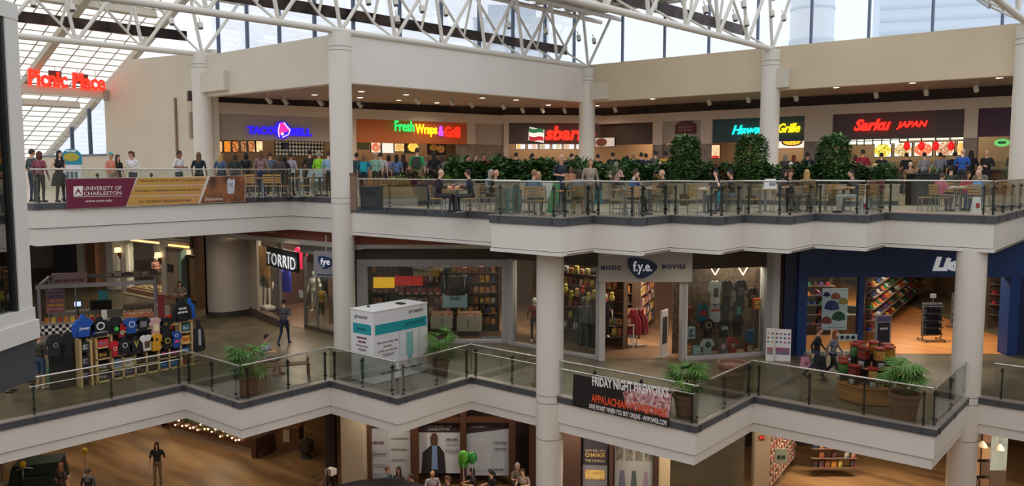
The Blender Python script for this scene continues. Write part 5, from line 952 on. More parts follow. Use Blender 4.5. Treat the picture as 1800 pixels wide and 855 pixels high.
for i, (a, b, lab) in enumerate(PL):
    if i == 0: t, L, ang = planter(b, a, lab)      # faces the atrium
    else: t, L, ang = planter(a, b, lab)
    n = int(L/.62); o_ = Vector(b if i == 0 else a)
    for j in range(n):
        s_ = (j+.5)*L/n; p = Vector((o_.x+math.cos(ang)*s_-math.sin(ang)*.5, o_.y+math.sin(ang)*s_+math.cos(ang)*.5, TE_Z+.74)); ki += 1
        kind = ('lime','croton')[j % 2] if i == 0 else ('green','dark','green')[ki % 3]; sc_ = (.8 if i == 0 else (1.38 if i == 1 else 1.25 if i == 2 else 1.1)*(1+.12*math.sin(ki*2.3)))
        bush(p, kind, sc_, {0:'low mixed shrub in the planter right of the black bin',1:'leafy green shrub of the hedge behind the left terrace tables',2:'leafy green shrub behind the standing couple',3:'leafy green shrub behind the middle table',4:'leafy green shrub left of the black cabinet'}[i]+', '+ORD[n-1-j if i == 0 else j]+' from the left', {0:'low shrubs right of the black bin',1:'hedge behind the left tables',2:'shrubs behind the standing couple',3:'shrubs behind the middle table',4:'shrubs left of the black cabinet'}[i], ki)
# clipped ficus trees
def ficus(x, D, ztop, zbot, rpx, label, seed):
    p = at_depth(x, D, 0); rng = random.Random(seed); s_ = 1443/D; r_ = rpx/s_; h = (ztop-zbot)
    t = thing('ficus_tree', label, 'tree', TR((p.x, p.y, zbot))); t['group'] = 'clipped ficus trees'
    m = leaf_cloud(3600, r_, r_, h*.5, rng, .15, boxy=3.2); o = m.obj('foliage', [FOL[0], M('#6b9852', .45, name='leaf_bright')], t, False, Matrix.Translation((0,0,h*.5))); o['kind'] = 'stuff'
    MB().tube((0,0,-1.0), (0,0,h*.6), .05, 8).obj('trunk', M('#5a4a38', .8), t); MB().lathe([(.16,-1.0),(.2,-.6),(.2,-.58)], 14).obj('root_collar', M('#4a3d30', .9), t)
for x, D, y0, y1, r, lab, sd in ((1203,31.6,238,315,23,'clipped ficus tree right of the yellow shirt',1),(1319,32.4,236,318,25,'clipped ficus tree beside the column of the teal sign',2),(1463,31.5,237,316,25,'clipped ficus tree left of the red script counter',3)):
    s_ = 1443/D; ficus(x, D, 6.9-(y0-298)/s_, 6.9-(y1-298)/s_, r, lab, sd)
# spiky small palms by the far column
for i, (x, D, lab) in enumerate(((1028,31,'spiky green plant in front of the pizza column, left'),(1078,31.5,'spiky green plant right of the pizza column'),(1640,32.5,'spiky green plant left of the seated man in olive'),(1770,33.5,'spiky green plant at the right end of the terrace'))):
    p = at_depth(x, D, 5.9 if i > 1 else 6.1); t = thing('spiky_plant', lab, 'plant', TR(p)); t['group'] = 'spiky plants'; rng = random.Random(i); m = MB()
    for k in range(46):
        a = rng.uniform(0,6.28); el = rng.uniform(.1,1.35); d = Vector((math.cos(a)*math.cos(el), math.sin(a)*math.cos(el), math.sin(el))); L = rng.uniform(.5,.9); s_ = d.cross(Vector((0,0,1))).normalized()*.028
        c0 = Vector((0,0,.55)); q = c0+d*L*.6; e = c0+d*L+Vector((0,0,-.15)); m._a([c0-s_*.5, c0+s_*.5, q+s_, q-s_, e], [(0,1,2,3),(3,2,4)])
    m.obj('leaf_rosette', M('#3d5a33', .5, col2='#5a7445', scale=3), t)['kind'] = 'stuff'; MB().tube((0,0,-.3),(0,0,.6),.04,7).obj('stem', M('#5a4a38', .8), t)
# bins and dark cabinets
for lab, x0, x1, y0, y1, D, c in (('black bin cabinet right of the tall column',634,668,322,362,27.8,'#23282a'),('black cabinet right of the last planter',1606,1652,306,360,31.5,'#191b1f')):
    p = at_depth((x0+x1)/2, D, TE_Z); w_ = (x1-x0)*D/1443; h = (y1-y0)*D/1443; t = thing('bin_cabinet', lab, 'cabinet', TR(p, YAW)); MB().box(-w_/2,w_/2,0,.7,0,h).obj('body', M(c, .45), t); MB().box(-w_/2+.08,w_/2-.08,-.02,0,.1,h*.6).obj('door', M('#2b3134', .4), t); MB().box(-w_/2-.03,w_/2+.03,-.03,.73,h,h+.04).obj('top', M('#31353a', .3), t); MB().box(-.12,.12,-.03,0,h*.7,h*.85).obj('flap', M('#101214', .4), t)
p = at_depth(621, 27.6, TE_Z); t = thing('wood_post', 'brown timber end post beside the tall column', 'post', TR(p, YAW)); MB().box(-.1,.1,0,.2,0,1.2).obj('shaft', M('#7a6350', .6), t); MB().box(-.13,.13,-.03,.23,1.2,1.26).obj('cap', M('#6a5444', .6), t)
# --- chair and table
LWOOD = M('#b98d52', .45, col2='#a87c44', scale=3, stretch=(1,8,8), name='beech_wood'); GMET = M('#8c9196', .35, metal=.7, name='grey_chair_metal')
def make_chair():
    t = thing('dining_chair', '', 'chair')
    MB().box(-.21,.21,-.2,.2,.44,.47).obj('seat', LWOOD, t)
    for sx_ in (-.2,.2):
        MB().path([(sx_,-.2,0),(sx_*.97,-.19,.45)], .015).obj('leg', GMET, t); MB().path([(sx_,.26,0),(sx_*.98,.2,.45),(sx_*.95,.25,.9)], .015).obj('leg', GMET, t)
        MB().path([(sx_,-.19,.2),(sx_,.23,.2)], .009).obj('stretcher', GMET, t)
    MB().path([(-.2,-.19,.43),(.2,-.19,.43)], .012).obj('front_rail', GMET, t)
    for k in range(4): MB().box(-.19,.19,.215+.012*k,.235+.012*k,.56+.09*k,.62+.09*k).obj('back_slat', LWOOD, t)
    return t
CH = make_chair(); nch = 0
def clear_depth(x, D, r, pts=None):
    q = inset(pts or TER[:15], .3)
    for _ in range(60):
        p = at_depth(x, D, 0).xy; ok = True
        for a, b in zip(q, q[1:]):
            a, b = Vector(a), Vector(b); e = b-a; t = max(0, min(1, (p-a).dot(e)/e.length_squared)); n = Vector((e.y,-e.x)).normalized(); dv = p-(a+e*t)
            if dv.length < r: ok = False
        if ok: break
        D += .1
    return D
def chair(x, D, f, label, z=TE_Z):
    if z == TE_Z: D = clear_depth(x, D, .36)
    global nch; o = CH if nch == 0 else dup(CH, None); nch += 1; o.matrix_world = TR(at_depth(x, D, z), YAW+math.radians(f)); o['label'] = label; o['group'] = 'slatted dining chairs'; return o
def make_table():
    t = thing('dining_table', '', 'table'); MB().lathe([(.40,.72),(.42,.73),(.42,.755),(.40,.76)], 28).obj('table_top', LWOOD, t, True); MB().tube((0,0,.05),(0,0,.72),.045,10).obj('pedestal', GMET, t, True)
    MB().lathe([(.28,0),(.26,.03),(.06,.06)], 20).obj('foot', GMET, t, True); return t
TB = make_table(); ntb = 0
def table(x, D, label, z=TE_Z, s=1):
    D = clear_depth(x, D, .45) if z == TE_Z else D
    global ntb; o = TB if ntb == 0 else dup(TB, None); ntb += 1; o.matrix_world = TR(at_depth(x, D, z), YAW, s); o['label'] = label; o['group'] = 'round wooden dining tables'; return o
TABS = [(804,26.6,'wooden table with two red cups at the left of the terrace'),(915,26.0,'wooden table beside the striped top'),(985,24.6,'wooden table hidden behind the green jacket'),(1098,25.6,'wooden table by the blue shirt'),(1142,26.4,'wooden table before the bald man'),(1238,25.8,'middle wooden table with papers'),(1345,26.3,'wooden table with a white box'),(1482,26.9,'wooden table left of the brown shirt'),(1530,28.0,'wooden table near the last planter'),(1688,27.9,'rightmost wooden table with food'),(1745,30.5,'far right wooden table behind the railing corner')]
for a in TABS: table(*a)
CHS = [(768,26.4,-90,'chair under the man in dark clothes at the left table'),(832,26.3,90,'chair behind the man at the left table facing away'),(785,28.2,0,'empty chair beyond the left table'),(868,25.6,-60,'chair under the bald man in black'),(938,24.3,170,'chair behind the striped top'),(955,24.1,150,'empty chair beside the striped top'),(1018,23.9,180,'chair under the patterned dress'),(1086,24.7,-110,'empty chair turned left near the blue shirt'),(1112,24.6,175,'chair with its slatted back to the railing by the blue shirt'),(1170,27.0,90,'chair under the bald man in the dark jacket'),(1208,24.7,-150,'empty slatted chair left of the middle table'),(1264,25.2,170,'chair under the leaning dark-haired girl'),(1292,27.0,60,'empty chair right of the middle table'),(1322,25.2,-100,'empty chair left of the white box'),(1388,25.2,180,'chair under the curly-haired woman'),(1418,26.6,120,'chair under the blonde woman'),(1437,26.9,-120,'empty chair between the blonde woman and the brown shirt'),(1456,27.4,180,'empty chair behind the brown shirt table'),(1508,25.9,110,'chair under the man in the brown shirt'),(1528,26.6,180,'empty slatted chair right of the brown shirt'),(1548,27.7,90,'empty chair near the last planter'),(1628,27.2,-100,'left chair of the rightmost table'),(1648,26.8,-140,'chair under the pink top'),(1712,26.9,150,'slatted chair turned sideways at the rightmost table'),(1728,27.4,90,'chair under the grey sweater'),(1758,29.8,60,'far right empty chair'),(1770,30.6,120,'second far right empty chair')]
for a in CHS:
    if ' under the ' not in a[3] and not a[3].startswith('chair behind'): chair(*a)
for a in ((434,31.8,0,'leftmost slatted chair of the upper gallery'),(444,31.2,180,'second slatted chair of the upper gallery'),(476,31.4,180,'third slatted chair of the upper gallery'),(494,31.4,160,'fourth slatted chair of the upper gallery'),(540,31.8,-90,'chair of the upper gallery behind the tall column')): chair(*a, LW_Z)
table(462, 32.2, 'round table among the chairs of the upper gallery', LW_Z); table(527, 32.6, 'round table near the lime shirt', LW_Z)
# small things on and under the tables
TT = TE_Z+.76
def small(nm, lab, cat, x, D, z, parts, rz=0, group=None):
    if TE_Z <= z < TE_Z+1 and D > 24: D = clear_depth(x, D, .25 if z < TT else .45)
    t = thing(nm, lab, cat, TR(at_depth(x, D, z), YAW+rz)); 
    if group: t['group'] = group
    for pn, mb, mt in parts: mb.obj(pn, mt, t, True)
TT = TE_Z+.76
cup = lambda: [('cup', MB().lathe([(.035,0),(.045,.12)], 12), M('#b8222a', .4)), ('lid', MB().lathe([(.047,.12),(.045,.135)], 12), M('#e8e4e0', .4))]
small('drink_cup', 'red drink cup at the left of the left terrace table', 'cup', 797, 26.6, TT, cup(), group='red cups'); small('drink_cup', 'red drink cup at the right of the left terrace table', 'cup', 812, 26.6, TT, cup(), group='red cups')
tray = lambda c: [('tray', MB().box(-.2,.2,-.14,.14,0,.02), M(c, .5)), ('wrapping', MB().box(-.12,.05,-.08,.06,.02,.06), M('#e0d8cc', .6)), ('food', MB().ball((.08,0,.04), (.07,.05,.03)), M('#b08048', .6))]
for x, D, c, lab in ((804,26.75,'#d8cfc0','tray of food between the red cups'),(1100,25.7,'#c0c4c8','tray with papers by the blue shirt'),(1142,26.5,'#d8d4cc','white tray before the bald man'),(1238,25.9,'#d8d8d6','white tray on the middle table'),(1482,27.0,'#cfcac4','papers on the table left of the brown shirt'),(1690,28.0,'#d8d0b8','large food wrapper on the rightmost table'),(1676,27.8,'#d0c8b0','second wrapper on the rightmost table')): small('food_tray', lab, 'tray', x, D, TT+.002, tray(c), group='food trays')
small('white_box', 'white folded box on the table beside the curly-haired woman', 'box', 1352, 26.3, TT, [('carton', MB().hexa([(-.2,-.12,0),(.2,-.12,0),(.2,.12,0),(-.2,.12,0)],[(-.14,-.02,.32),(.18,-.02,.32),(.18,.1,.32),(-.14,.1,.32)]), M('#e2e2e6', .5)),('label_panel', MB().box(-.04,.16,-.09,-.085,.05,.2), M('#8a90a0', .5))])
bag = lambda w_, h, c, c2: [('bag_body', MB().hexa([(-w_/2,-.1,0),(w_/2,-.1,0),(w_/2,.1,0),(-w_/2,.1,0)],[(-w_*.42,-.03,h),(w_*.42,-.03,h),(w_*.42,.03,h),(-w_*.42,.03,h)]), M(c, .5)), ('handle', MB().path([(-w_*.2,0,h),(-w_*.12,0,h+.14),(w_*.12,0,h+.14),(w_*.2,0,h)], .01), M(c2, .5)), ('print', MB().box(-w_*.2,w_*.2,-.105,-.07,h*.3,h*.6), M(c2, .5))]
for x, D, c, c2, lab, w_, h in ((1520,25.6,'#d4d4d6','#b03038','white shopping bag with a red mark by the brown shirt',.3,.5),(1716,26.4,'#e4e2e2','#b02a34','white shopping bag with red print under the rightmost table',.26,.5),(890,25.2,'#1f6a74','#14505a','teal bag on the floor by the bald man in black',.22,.75),(907,24.9,'#2a7a82','#1a5a62','tall teal shopping bag behind the railing',.3,.85),(1266,25.4,'#1f7a86','#145a66','small teal bag at the middle table',.2,.3),(1048,26.6,'#1d8090','#14606c','teal shopping bag beside the woman in beige',.36,.6)): small('shopping_bag', lab, 'bag', x, D, TE_Z+(.25 if x == 1048 else .4 if x == 1266 else 0), bag(w_, h, c, c2), group='shopping bags')
small('hand_bag', 'black handbag hanging beside the woman in beige', 'bag', 1050, 26.3, TE_Z+.72, bag(.32, .36, '#1c181c', '#2a262a')); small('blue_balloon', 'light blue balloon beside the grey sweater', 'balloon', 1716, 27.0, TE_Z+.62, [('skin', MB().ball((0,0,.2), (.17,.17,.21), 14, 10), M('#4f8fc8', .3)), ('knot', MB().ball((0,0,-.02), .02), M('#3f7fb8', .4))])
t = thing('draped_jacket', 'green jacket draped over a chair by the railing', 'jacket', TR(at_depth(970, 24.3, TE_Z), YAW)); MB().plate([(-.16,.12),(.05,.05),(.2,.5),(.24,.95),(.06,1.0),(-.06,.6)], -.05, .05).obj('green_side', M('#1f8a4a', .8), t); MB().plate([(-.2,.4),(-.06,.6),(.02,1.0),(-.22,1.02),(-.26,.7)], -.06, .04).obj('white_side', M('#c9cec8', .8), t)
# promotional sign in the upper gallery
t = thing('teal_promo_sign', 'tall white sign with a rounded teal and yellow header', 'sign', TR(at_depth(130, 29.5, LW_Z), YAW+.2)); MB().box(-.3,.3,-.03,.03,.05,1.3).obj('panel', M('#dfe0e2', .5), t); MB().plate([(-.33,1.25),(.33,1.25)]+[(.33*math.cos(math.pi*i/10), 1.5+.32*math.sin(math.pi*i/10)) for i in range(11)], -.04, .04).obj('header', M('#2590a8', .5), t); MB().plate(ring(0, 1.52, .26, .15), -.05, -.04).obj('yellow_oval', M('#b8a83a', .5), t); MB().box(-.35,.35,-.2,.2,0,.05).obj('foot', M('#8a8a8a', .5), t)
for k in range(3): MB().box(-.2+k*.14,-.1+k*.14,-.036,-.03,.65,1.0).obj('printed_bottle', M('#5a6a78', .5), t)
link('lettering', text_mesh('~~', M('#d8ecf0', .5), w=.36, h=.09, depth=.004), t, Matrix.Translation((-.18,-.045,1.69)))
# ================================================================== people
def arm(sh, el, wr, hand_dir, side):
    return dict(sh=Vector(sh), el=Vector(el), wr=Vector(wr), hd=Vector(hand_dir).normalized(), side=side)
POSES = {
 'stand': dict(hip=.93, lean=0, kn=[(-.10,-.02,.5),(.10,-.02,.5)], an=[(-.11,.02,.09),(.11,.02,.09)], el=[(-.27,.03,1.14),(.27,.03,1.14)], wr=[(-.27,-.06,.9),(.27,-.06,.9)], hd=[(0,-.15,-1),(0,-.15,-1)]),
 'hold': dict(hip=.93, lean=.02, kn=[(-.10,-.02,.5),(.10,-.04,.5)], an=[(-.12,.02,.09),(.12,-.03,.09)], el=[(-.26,.05,1.16),(.26,.05,1.16)], wr=[(-.13,-.19,1.12),(.13,-.19,1.12)], hd=[(.3,-1,.1),(-.3,-1,.1)]),
 'phone': dict(hip=.93, lean=.03, kn=[(-.09,-.03,.5),(.11,0,.5)], an=[(-.1,.03,.09),(.13,.0,.09)], el=[(-.27,.04,1.14),(.25,-.03,1.15)], wr=[(-.25,-.07,.9),(.14,-.2,1.32)], hd=[(0,-.15,-1),(-.3,-.5,.8)]),
 'walk': dict(hip=.92, lean=.03, kn=[(-.09,-.17,.52),(.09,.06,.5)], an=[(-.09,-.24,.1),(.09,.38,.16)], el=[(-.26,.12,1.15),(.26,-.06,1.15)], wr=[(-.25,.08,.92),(.25,-.22,.97)], hd=[(0,-.1,-1),(0,-.5,-.8)]),
 'sit': dict(hip=.55, lean=.06, kn=[(-.13,-.46,.52),(.13,-.46,.52)], an=[(-.13,-.42,.09),(.13,-.5,.09)], el=[(-.27,-.08,.79),(.27,-.08,.79)], wr=[(-.14,-.34,.82),(.14,-.34,.82)], hd=[(.35,-1,0),(-.35,-1,0)]),
 'chin': dict(hip=.55, lean=.12, kn=[(-.13,-.46,.52),(.15,-.44,.52)], an=[(-.13,-.4,.09),(.16,-.5,.09)], el=[(-.28,-.12,.8),(.22,-.38,.82)], wr=[(-.12,-.36,.82),(.08,-.26,1.06)], hd=[(.35,-1,0),(-.3,.2,.9)]),
 'reach': dict(hip=.93, lean=.02, kn=[(-.10,-.02,.5),(.10,-.02,.5)], an=[(-.11,.02,.09),(.11,.02,.09)], el=[(-.27,.03,1.14),(.34,-.14,1.4)], wr=[(-.26,-.08,.9),(.38,-.3,1.56)], hd=[(0,-.15,-1),(.1,-.5,.8)]),
}
def build_body(pn):
    P = POSES[pn]; m = MB(); seg = []; h = P['hip']; ln = P['lean']
    def sg(a, b, ra, rb, reg, n=10):
        a, b = Vector(a), Vector(b); m.tube(a, b, ra, n, rb); m.ball(a, ra, 10, 8); m.ball(b, rb, 10, 8); seg.append((a, b, (ra+rb)/2, reg))
    def el(c, r, reg): m.ball(c, r, 16, 12); seg.append((Vector(c), Vector(c)+Vector((0,0,.001)), min(r)*1.05, reg))
    def sp(z): return -ln*(z-h)/.5      # forward lean of the spine
    T = lambda x, y, z: (x, y+sp(z), z)
    el(T(0,.01,h), (.165,.118,.13), 4); el(T(0,.005,h+.15), (.148,.1,.14), 1); el(T(0,.0,h+.33), (.172,.118,.17), 1)
    seg.append((Vector(T(-.08,0,h+.1)), Vector(T(.08,0,h+.1)), .1, 1)); seg.append((Vector(T(-.09,0,h+.34)), Vector(T(.09,0,h+.34)), .11, 1)); seg.append((Vector(T(-.1,0,h-.03)), Vector(T(.1,0,h-.03)), .1, 4))
    sg(T(-.15,.01,h+.46), T(.15,.01,h+.46), .066, .066, 1); sg(T(0,.01,h+.48), T(0,-.01,h+.60), .056, .052, 0)
    hc = Vector(T(0,-.02,h+.71)); el(hc, (.076,.096,.115), 0); el(hc+Vector((0,-.028,-.065)), (.056,.062,.058), 0)
    m.ball(hc+Vector((0,-.098,-.012)), (.014,.02,.024), 8, 6)
    for s in (-1, 1): m.ball(hc+Vector((s*.077,.01,-.01)), (.012,.022,.032), 8, 6)
    for i, s in enumerate((-1, 1)):
        sh = Vector(T(s*.195,.01,h+.455)); e = Vector(P['el'][i]); w_ = Vector(P['wr'][i]); d = Vector(P['hd'][i]).normalized()
        sg(sh, e, .052, .041, 2); sg(e, w_, .04, .028, 3)
        pc = w_+d*.055; side = d.cross(Vector((s,0,.2))).normalized(); acr = side
        for k in (-1,0,1): m.tube(w_+acr*.012*k, w_+d*.095+acr*.024*k, .018, 8, .016); 
        seg.append((w_, w_+d*.1, .03, 0)); nrm = d.cross(acr).normalized()
        for k in range(4):
            f0 = w_+d*.09+acr*(-.033+.022*k); L = (.062,.074,.07,.055)[k]; f1 = f0+d*L*.55+nrm*(.008*s); f2 = f1+d*L*.45+nrm*(.022*s); m.tube(f0, f1, .0095, 6, .009); m.tube(f1, f2, .009, 6, .0075); m.ball(f2, .0078, 6, 5); seg.append((f0, f2, .01, 0))
        t0 = w_+d*.03-acr*.03; t1 = t0+(d*.6-acr*.8).normalized()*.045; t2 = t1+d*.03; m.tube(t0, t1, .012, 6, .011); m.tube(t1, t2, .011, 6, .008); seg.append((t0, t2, .012, 0))
        hp = Vector((s*.088,.005,h-.02)); k_ = Vector(P['kn'][i]); a = Vector(P['an'][i])
        sg(hp, k_, .088, .058, 4); sg(k_, a, .056, .038, 5)
        fd = Vector((s*.12,-1,0)).normalized(); rise = a.z-.09
        if pn == 'walk' and s == 1: fd = Vector((0,-.8,-.5)).normalized()
        hl = a+Vector((0,.045,-.045)); toe = a+fd*.17+Vector((0,0,-.055)); sg(hl, a+fd*.05+Vector((0,0,-.04)), .036, .042, 6); sg(a+fd*.05+Vector((0,0,-.045)), toe, .042, .03, 6)
    ob = m.obj('tmp', M('#888888')); md = ob.modifiers.new('r', 'REMESH'); md.mode = 'VOXEL'; md.voxel_size = .0125
    sm = ob.modifiers.new('s', 'SMOOTH'); sm.iterations = 2; sm.factor = .5
    me = bpy.data.meshes.new_from_object(ob.evaluated_get(bpy.context.evaluated_depsgraph_get())); bpy.data.objects.remove(ob)
    import numpy as np
    nf = len(me.polygons); c = np.empty(nf*3, 'f'); me.polygons.foreach_get('center', c); c = c.reshape(-1, 3)
    best = np.full(nf, 1e9); reg = np.zeros(nf, 'i')
    for a, b, r, g in seg:
        a_, b_ = np.array(a), np.array(b); d = b_-a_; t = np.clip(((c-a_)@d)/max(1e-9, d@d), 0, 1); q = np.linalg.norm(c-(a_+t[:,None]*d), axis=1)-r
        k = q < best; best[k] = q[k]; reg[k] = g
    hc_ = np.array(hc)
    for s in (-1, 1): reg[np.linalg.norm((c-(hc_+np.array((s*.031,-.085,.012))))*np.array((1,1,1.4)), axis=1) < .017] = 7
    reg[(np.linalg.norm((c-(hc_+np.array((0,-.085,-.068))))*np.array((.6,1,2)), axis=1) < .022)] = 8
    me.materials.clear()
    for k in range(9): me.materials.append(M('#888888'))
    me.polygons.foreach_set('material_index', reg); me.polygons.foreach_set('use_smooth', [True]*nf); me.update()
    return me, hc
BODY = {k: build_body(k) for k in POSES}
def hair_mesh(style):
    m = MB()
    def cap(rx, ry, rz, zlow, front):     # shell of the skull, cut away over the face
        n, k = 18, 12; vs = []
        for j in range(k+1):
            p = math.pi*.62*j/k
            for i in range(n):
                a = 2*math.pi*i/n; y = math.sin(p)*math.sin(a)*ry; z = math.cos(p)*rz
                f = max(0, -math.sin(a)); lim = zlow+(front-zlow)*f**.7; z = max(z, lim); vs.append((math.sin(p)*math.cos(a)*rx, y+.008, z))
        m._a(vs, [(j*n+i, j*n+(i+1) % n, (j+1)*n+(i+1) % n, (j+1)*n+i) for j in range(k) for i in range(n)])
    if style == 'short': cap(.086,.106,.128,-.045,.055)
    elif style == 'bald': cap(.081,.1,.1,-.05,.02); m.v = [(x, y, min(z, .02)) for x, y, z in m.v]
    elif style == 'cap': cap(.09,.11,.13,.01,.045); m.hexa([(-.07,-.17,.035),(.07,-.17,.035),(.085,-.08,.05),(-.085,-.08,.05)],[(-.07,-.17,.045),(.07,-.17,.045),(.085,-.08,.062),(-.085,-.08,.062)])
    elif style == 'curly':
        cap(.1,.118,.135,-.06,.05); rng = random.Random(3)
        for _ in range(46):
            a = rng.uniform(0, math.pi*2); z = rng.uniform(-.12,.11); rr = math.sqrt(max(.1, 1-(z/.14)**2))
            if math.sin(a) < -.45 and z < .05: continue
            m.ball((math.cos(a)*.1*rr, math.sin(a)*.112*rr+.012, z), .032, 7, 5)
    else:
        cap(.09,.11,.13,-.07,.055); L = {'long':-.36,'bob':-.17,'pony':-.3}[style]
        n = 12; vs = []
        for j in range(7):
            f = j/6; z = .0+(L)*f
            for i in range(n+1):
                a = math.pi*(-.12)+math.pi*1.24*i/n; w_ = .092*(1+.12*math.sin(f*2.4))*(1-.25*f*f); d_ = .105*(1+.1*f)*(1-.15*f*f); vs.append((math.cos(a)*w_, math.sin(a)*d_+.01, z))
            
        if style == 'pony': m.tube((0,.11,.05), (0,.17,-.08), .035, 8, .04); m.tube((0,.17,-.08), (0,.14,-.32), .04, 8, .012)
        else:
            o = len(vs); vs2 = [(x*.86, y*.86, z) for x, y, z in vs]; fs = [(j*(n+1)+i, j*(n+1)+i+1, (j+1)*(n+1)+i+1, (j+1)*(n+1)+i) for j in range(6) for i in range(n)]
            m._a(vs+vs2, fs+[tuple(q+o for q in f[::-1]) for f in fs]+[(6*(n+1)+i, 6*(n+1)+i+1, o+6*(n+1)+i+1, o+6*(n+1)+i) for i in range(n)])
    return m.mesh('hair', M('#333333'), True)
HAIR = {k: hair_mesh(k) for k in ('short','bald','cap','curly','long','bob','pony')}
SKINS = ['#d9a98c','#c99878','#e0b59a','#b98565','#8a5a3e','#6b4430']
def cloth(c): return M(c, .85, var=.08, scale=14, name='cloth_'+c.strip('#'))
SKIRT = MB().lathe([(.16,1.0),(.2,.9),(.27,.55),(.26,.55),(.18,.9)], 20).mesh('skirt', M('#333333'), True)
PACK = MB().hexa([(-.15,.08,1.0),(.15,.08,1.0),(.14,.26,1.02),(-.14,.26,1.02)],[(-.13,.09,1.42),(.13,.09,1.42),(.1,.2,1.42),(-.1,.2,1.42)]).box(-.09,.09,.24,.29,1.05,1.22).path([(-.1,.1,1.42),(-.11,-.1,1.4),(-.12,-.1,1.15),(-.13,.08,1.05)], .015).path([(.1,.1,1.42),(.11,-.1,1.4),(.12,-.1,1.15),(.13,.08,1.05)], .015).mesh('backpack', M('#333333'))
def person(p, f, pose, top, bot, hair, hc, label, s=1.0, skin=0, sleeve='s', legs='l', skirt=None, shoes='#2a2624', pack=None, group=None):
    me, c = BODY[pose]; o = link('person', me); o.matrix_world = TR(p, YAW+math.radians(f), s); tag(o, label, 'person', group)
    sk = M(SKINS[skin], .55, name='skin'); cl = cloth(top); cb = cloth(bot)
    slots = [sk, cl, cl if sleeve != 'n' else sk, cl if sleeve == 'l' else sk, cb, cb if legs == 'l' else sk, M(shoes, .6), M('#241a16', .4), M('#a8604e', .6)]
    for sl, mt in zip(o.material_slots, slots): sl.link = 'OBJECT'; sl.material = mt
    if hair:
        h = link('hair' if hair != 'cap' else 'cap', HAIR[hair], o, Matrix.Translation(c)); h.material_slots[0].link = 'OBJECT'; h.material_slots[0].material = M(hc, .7, var=.15, scale=20)
    if skirt: k = link('skirt', SKIRT, o); k.material_slots[0].link = 'OBJECT'; k.material_slots[0].material = cloth(skirt)
    if pack: k = link('backpack', PACK, o); k.material_slots[0].link = 'OBJECT'; k.material_slots[0].material = cloth(pack)
    return o
BR, BK, BL, GY, RB = '#3a2a20', '#171412', '#b8935a', '#9a938c', '#6b3a24'
NV, JN, KH = '#1f2638', '#2c3c58', '#8a7a5c'
GA, GQ = 'people in the upper gallery', 'people queueing at the counters'
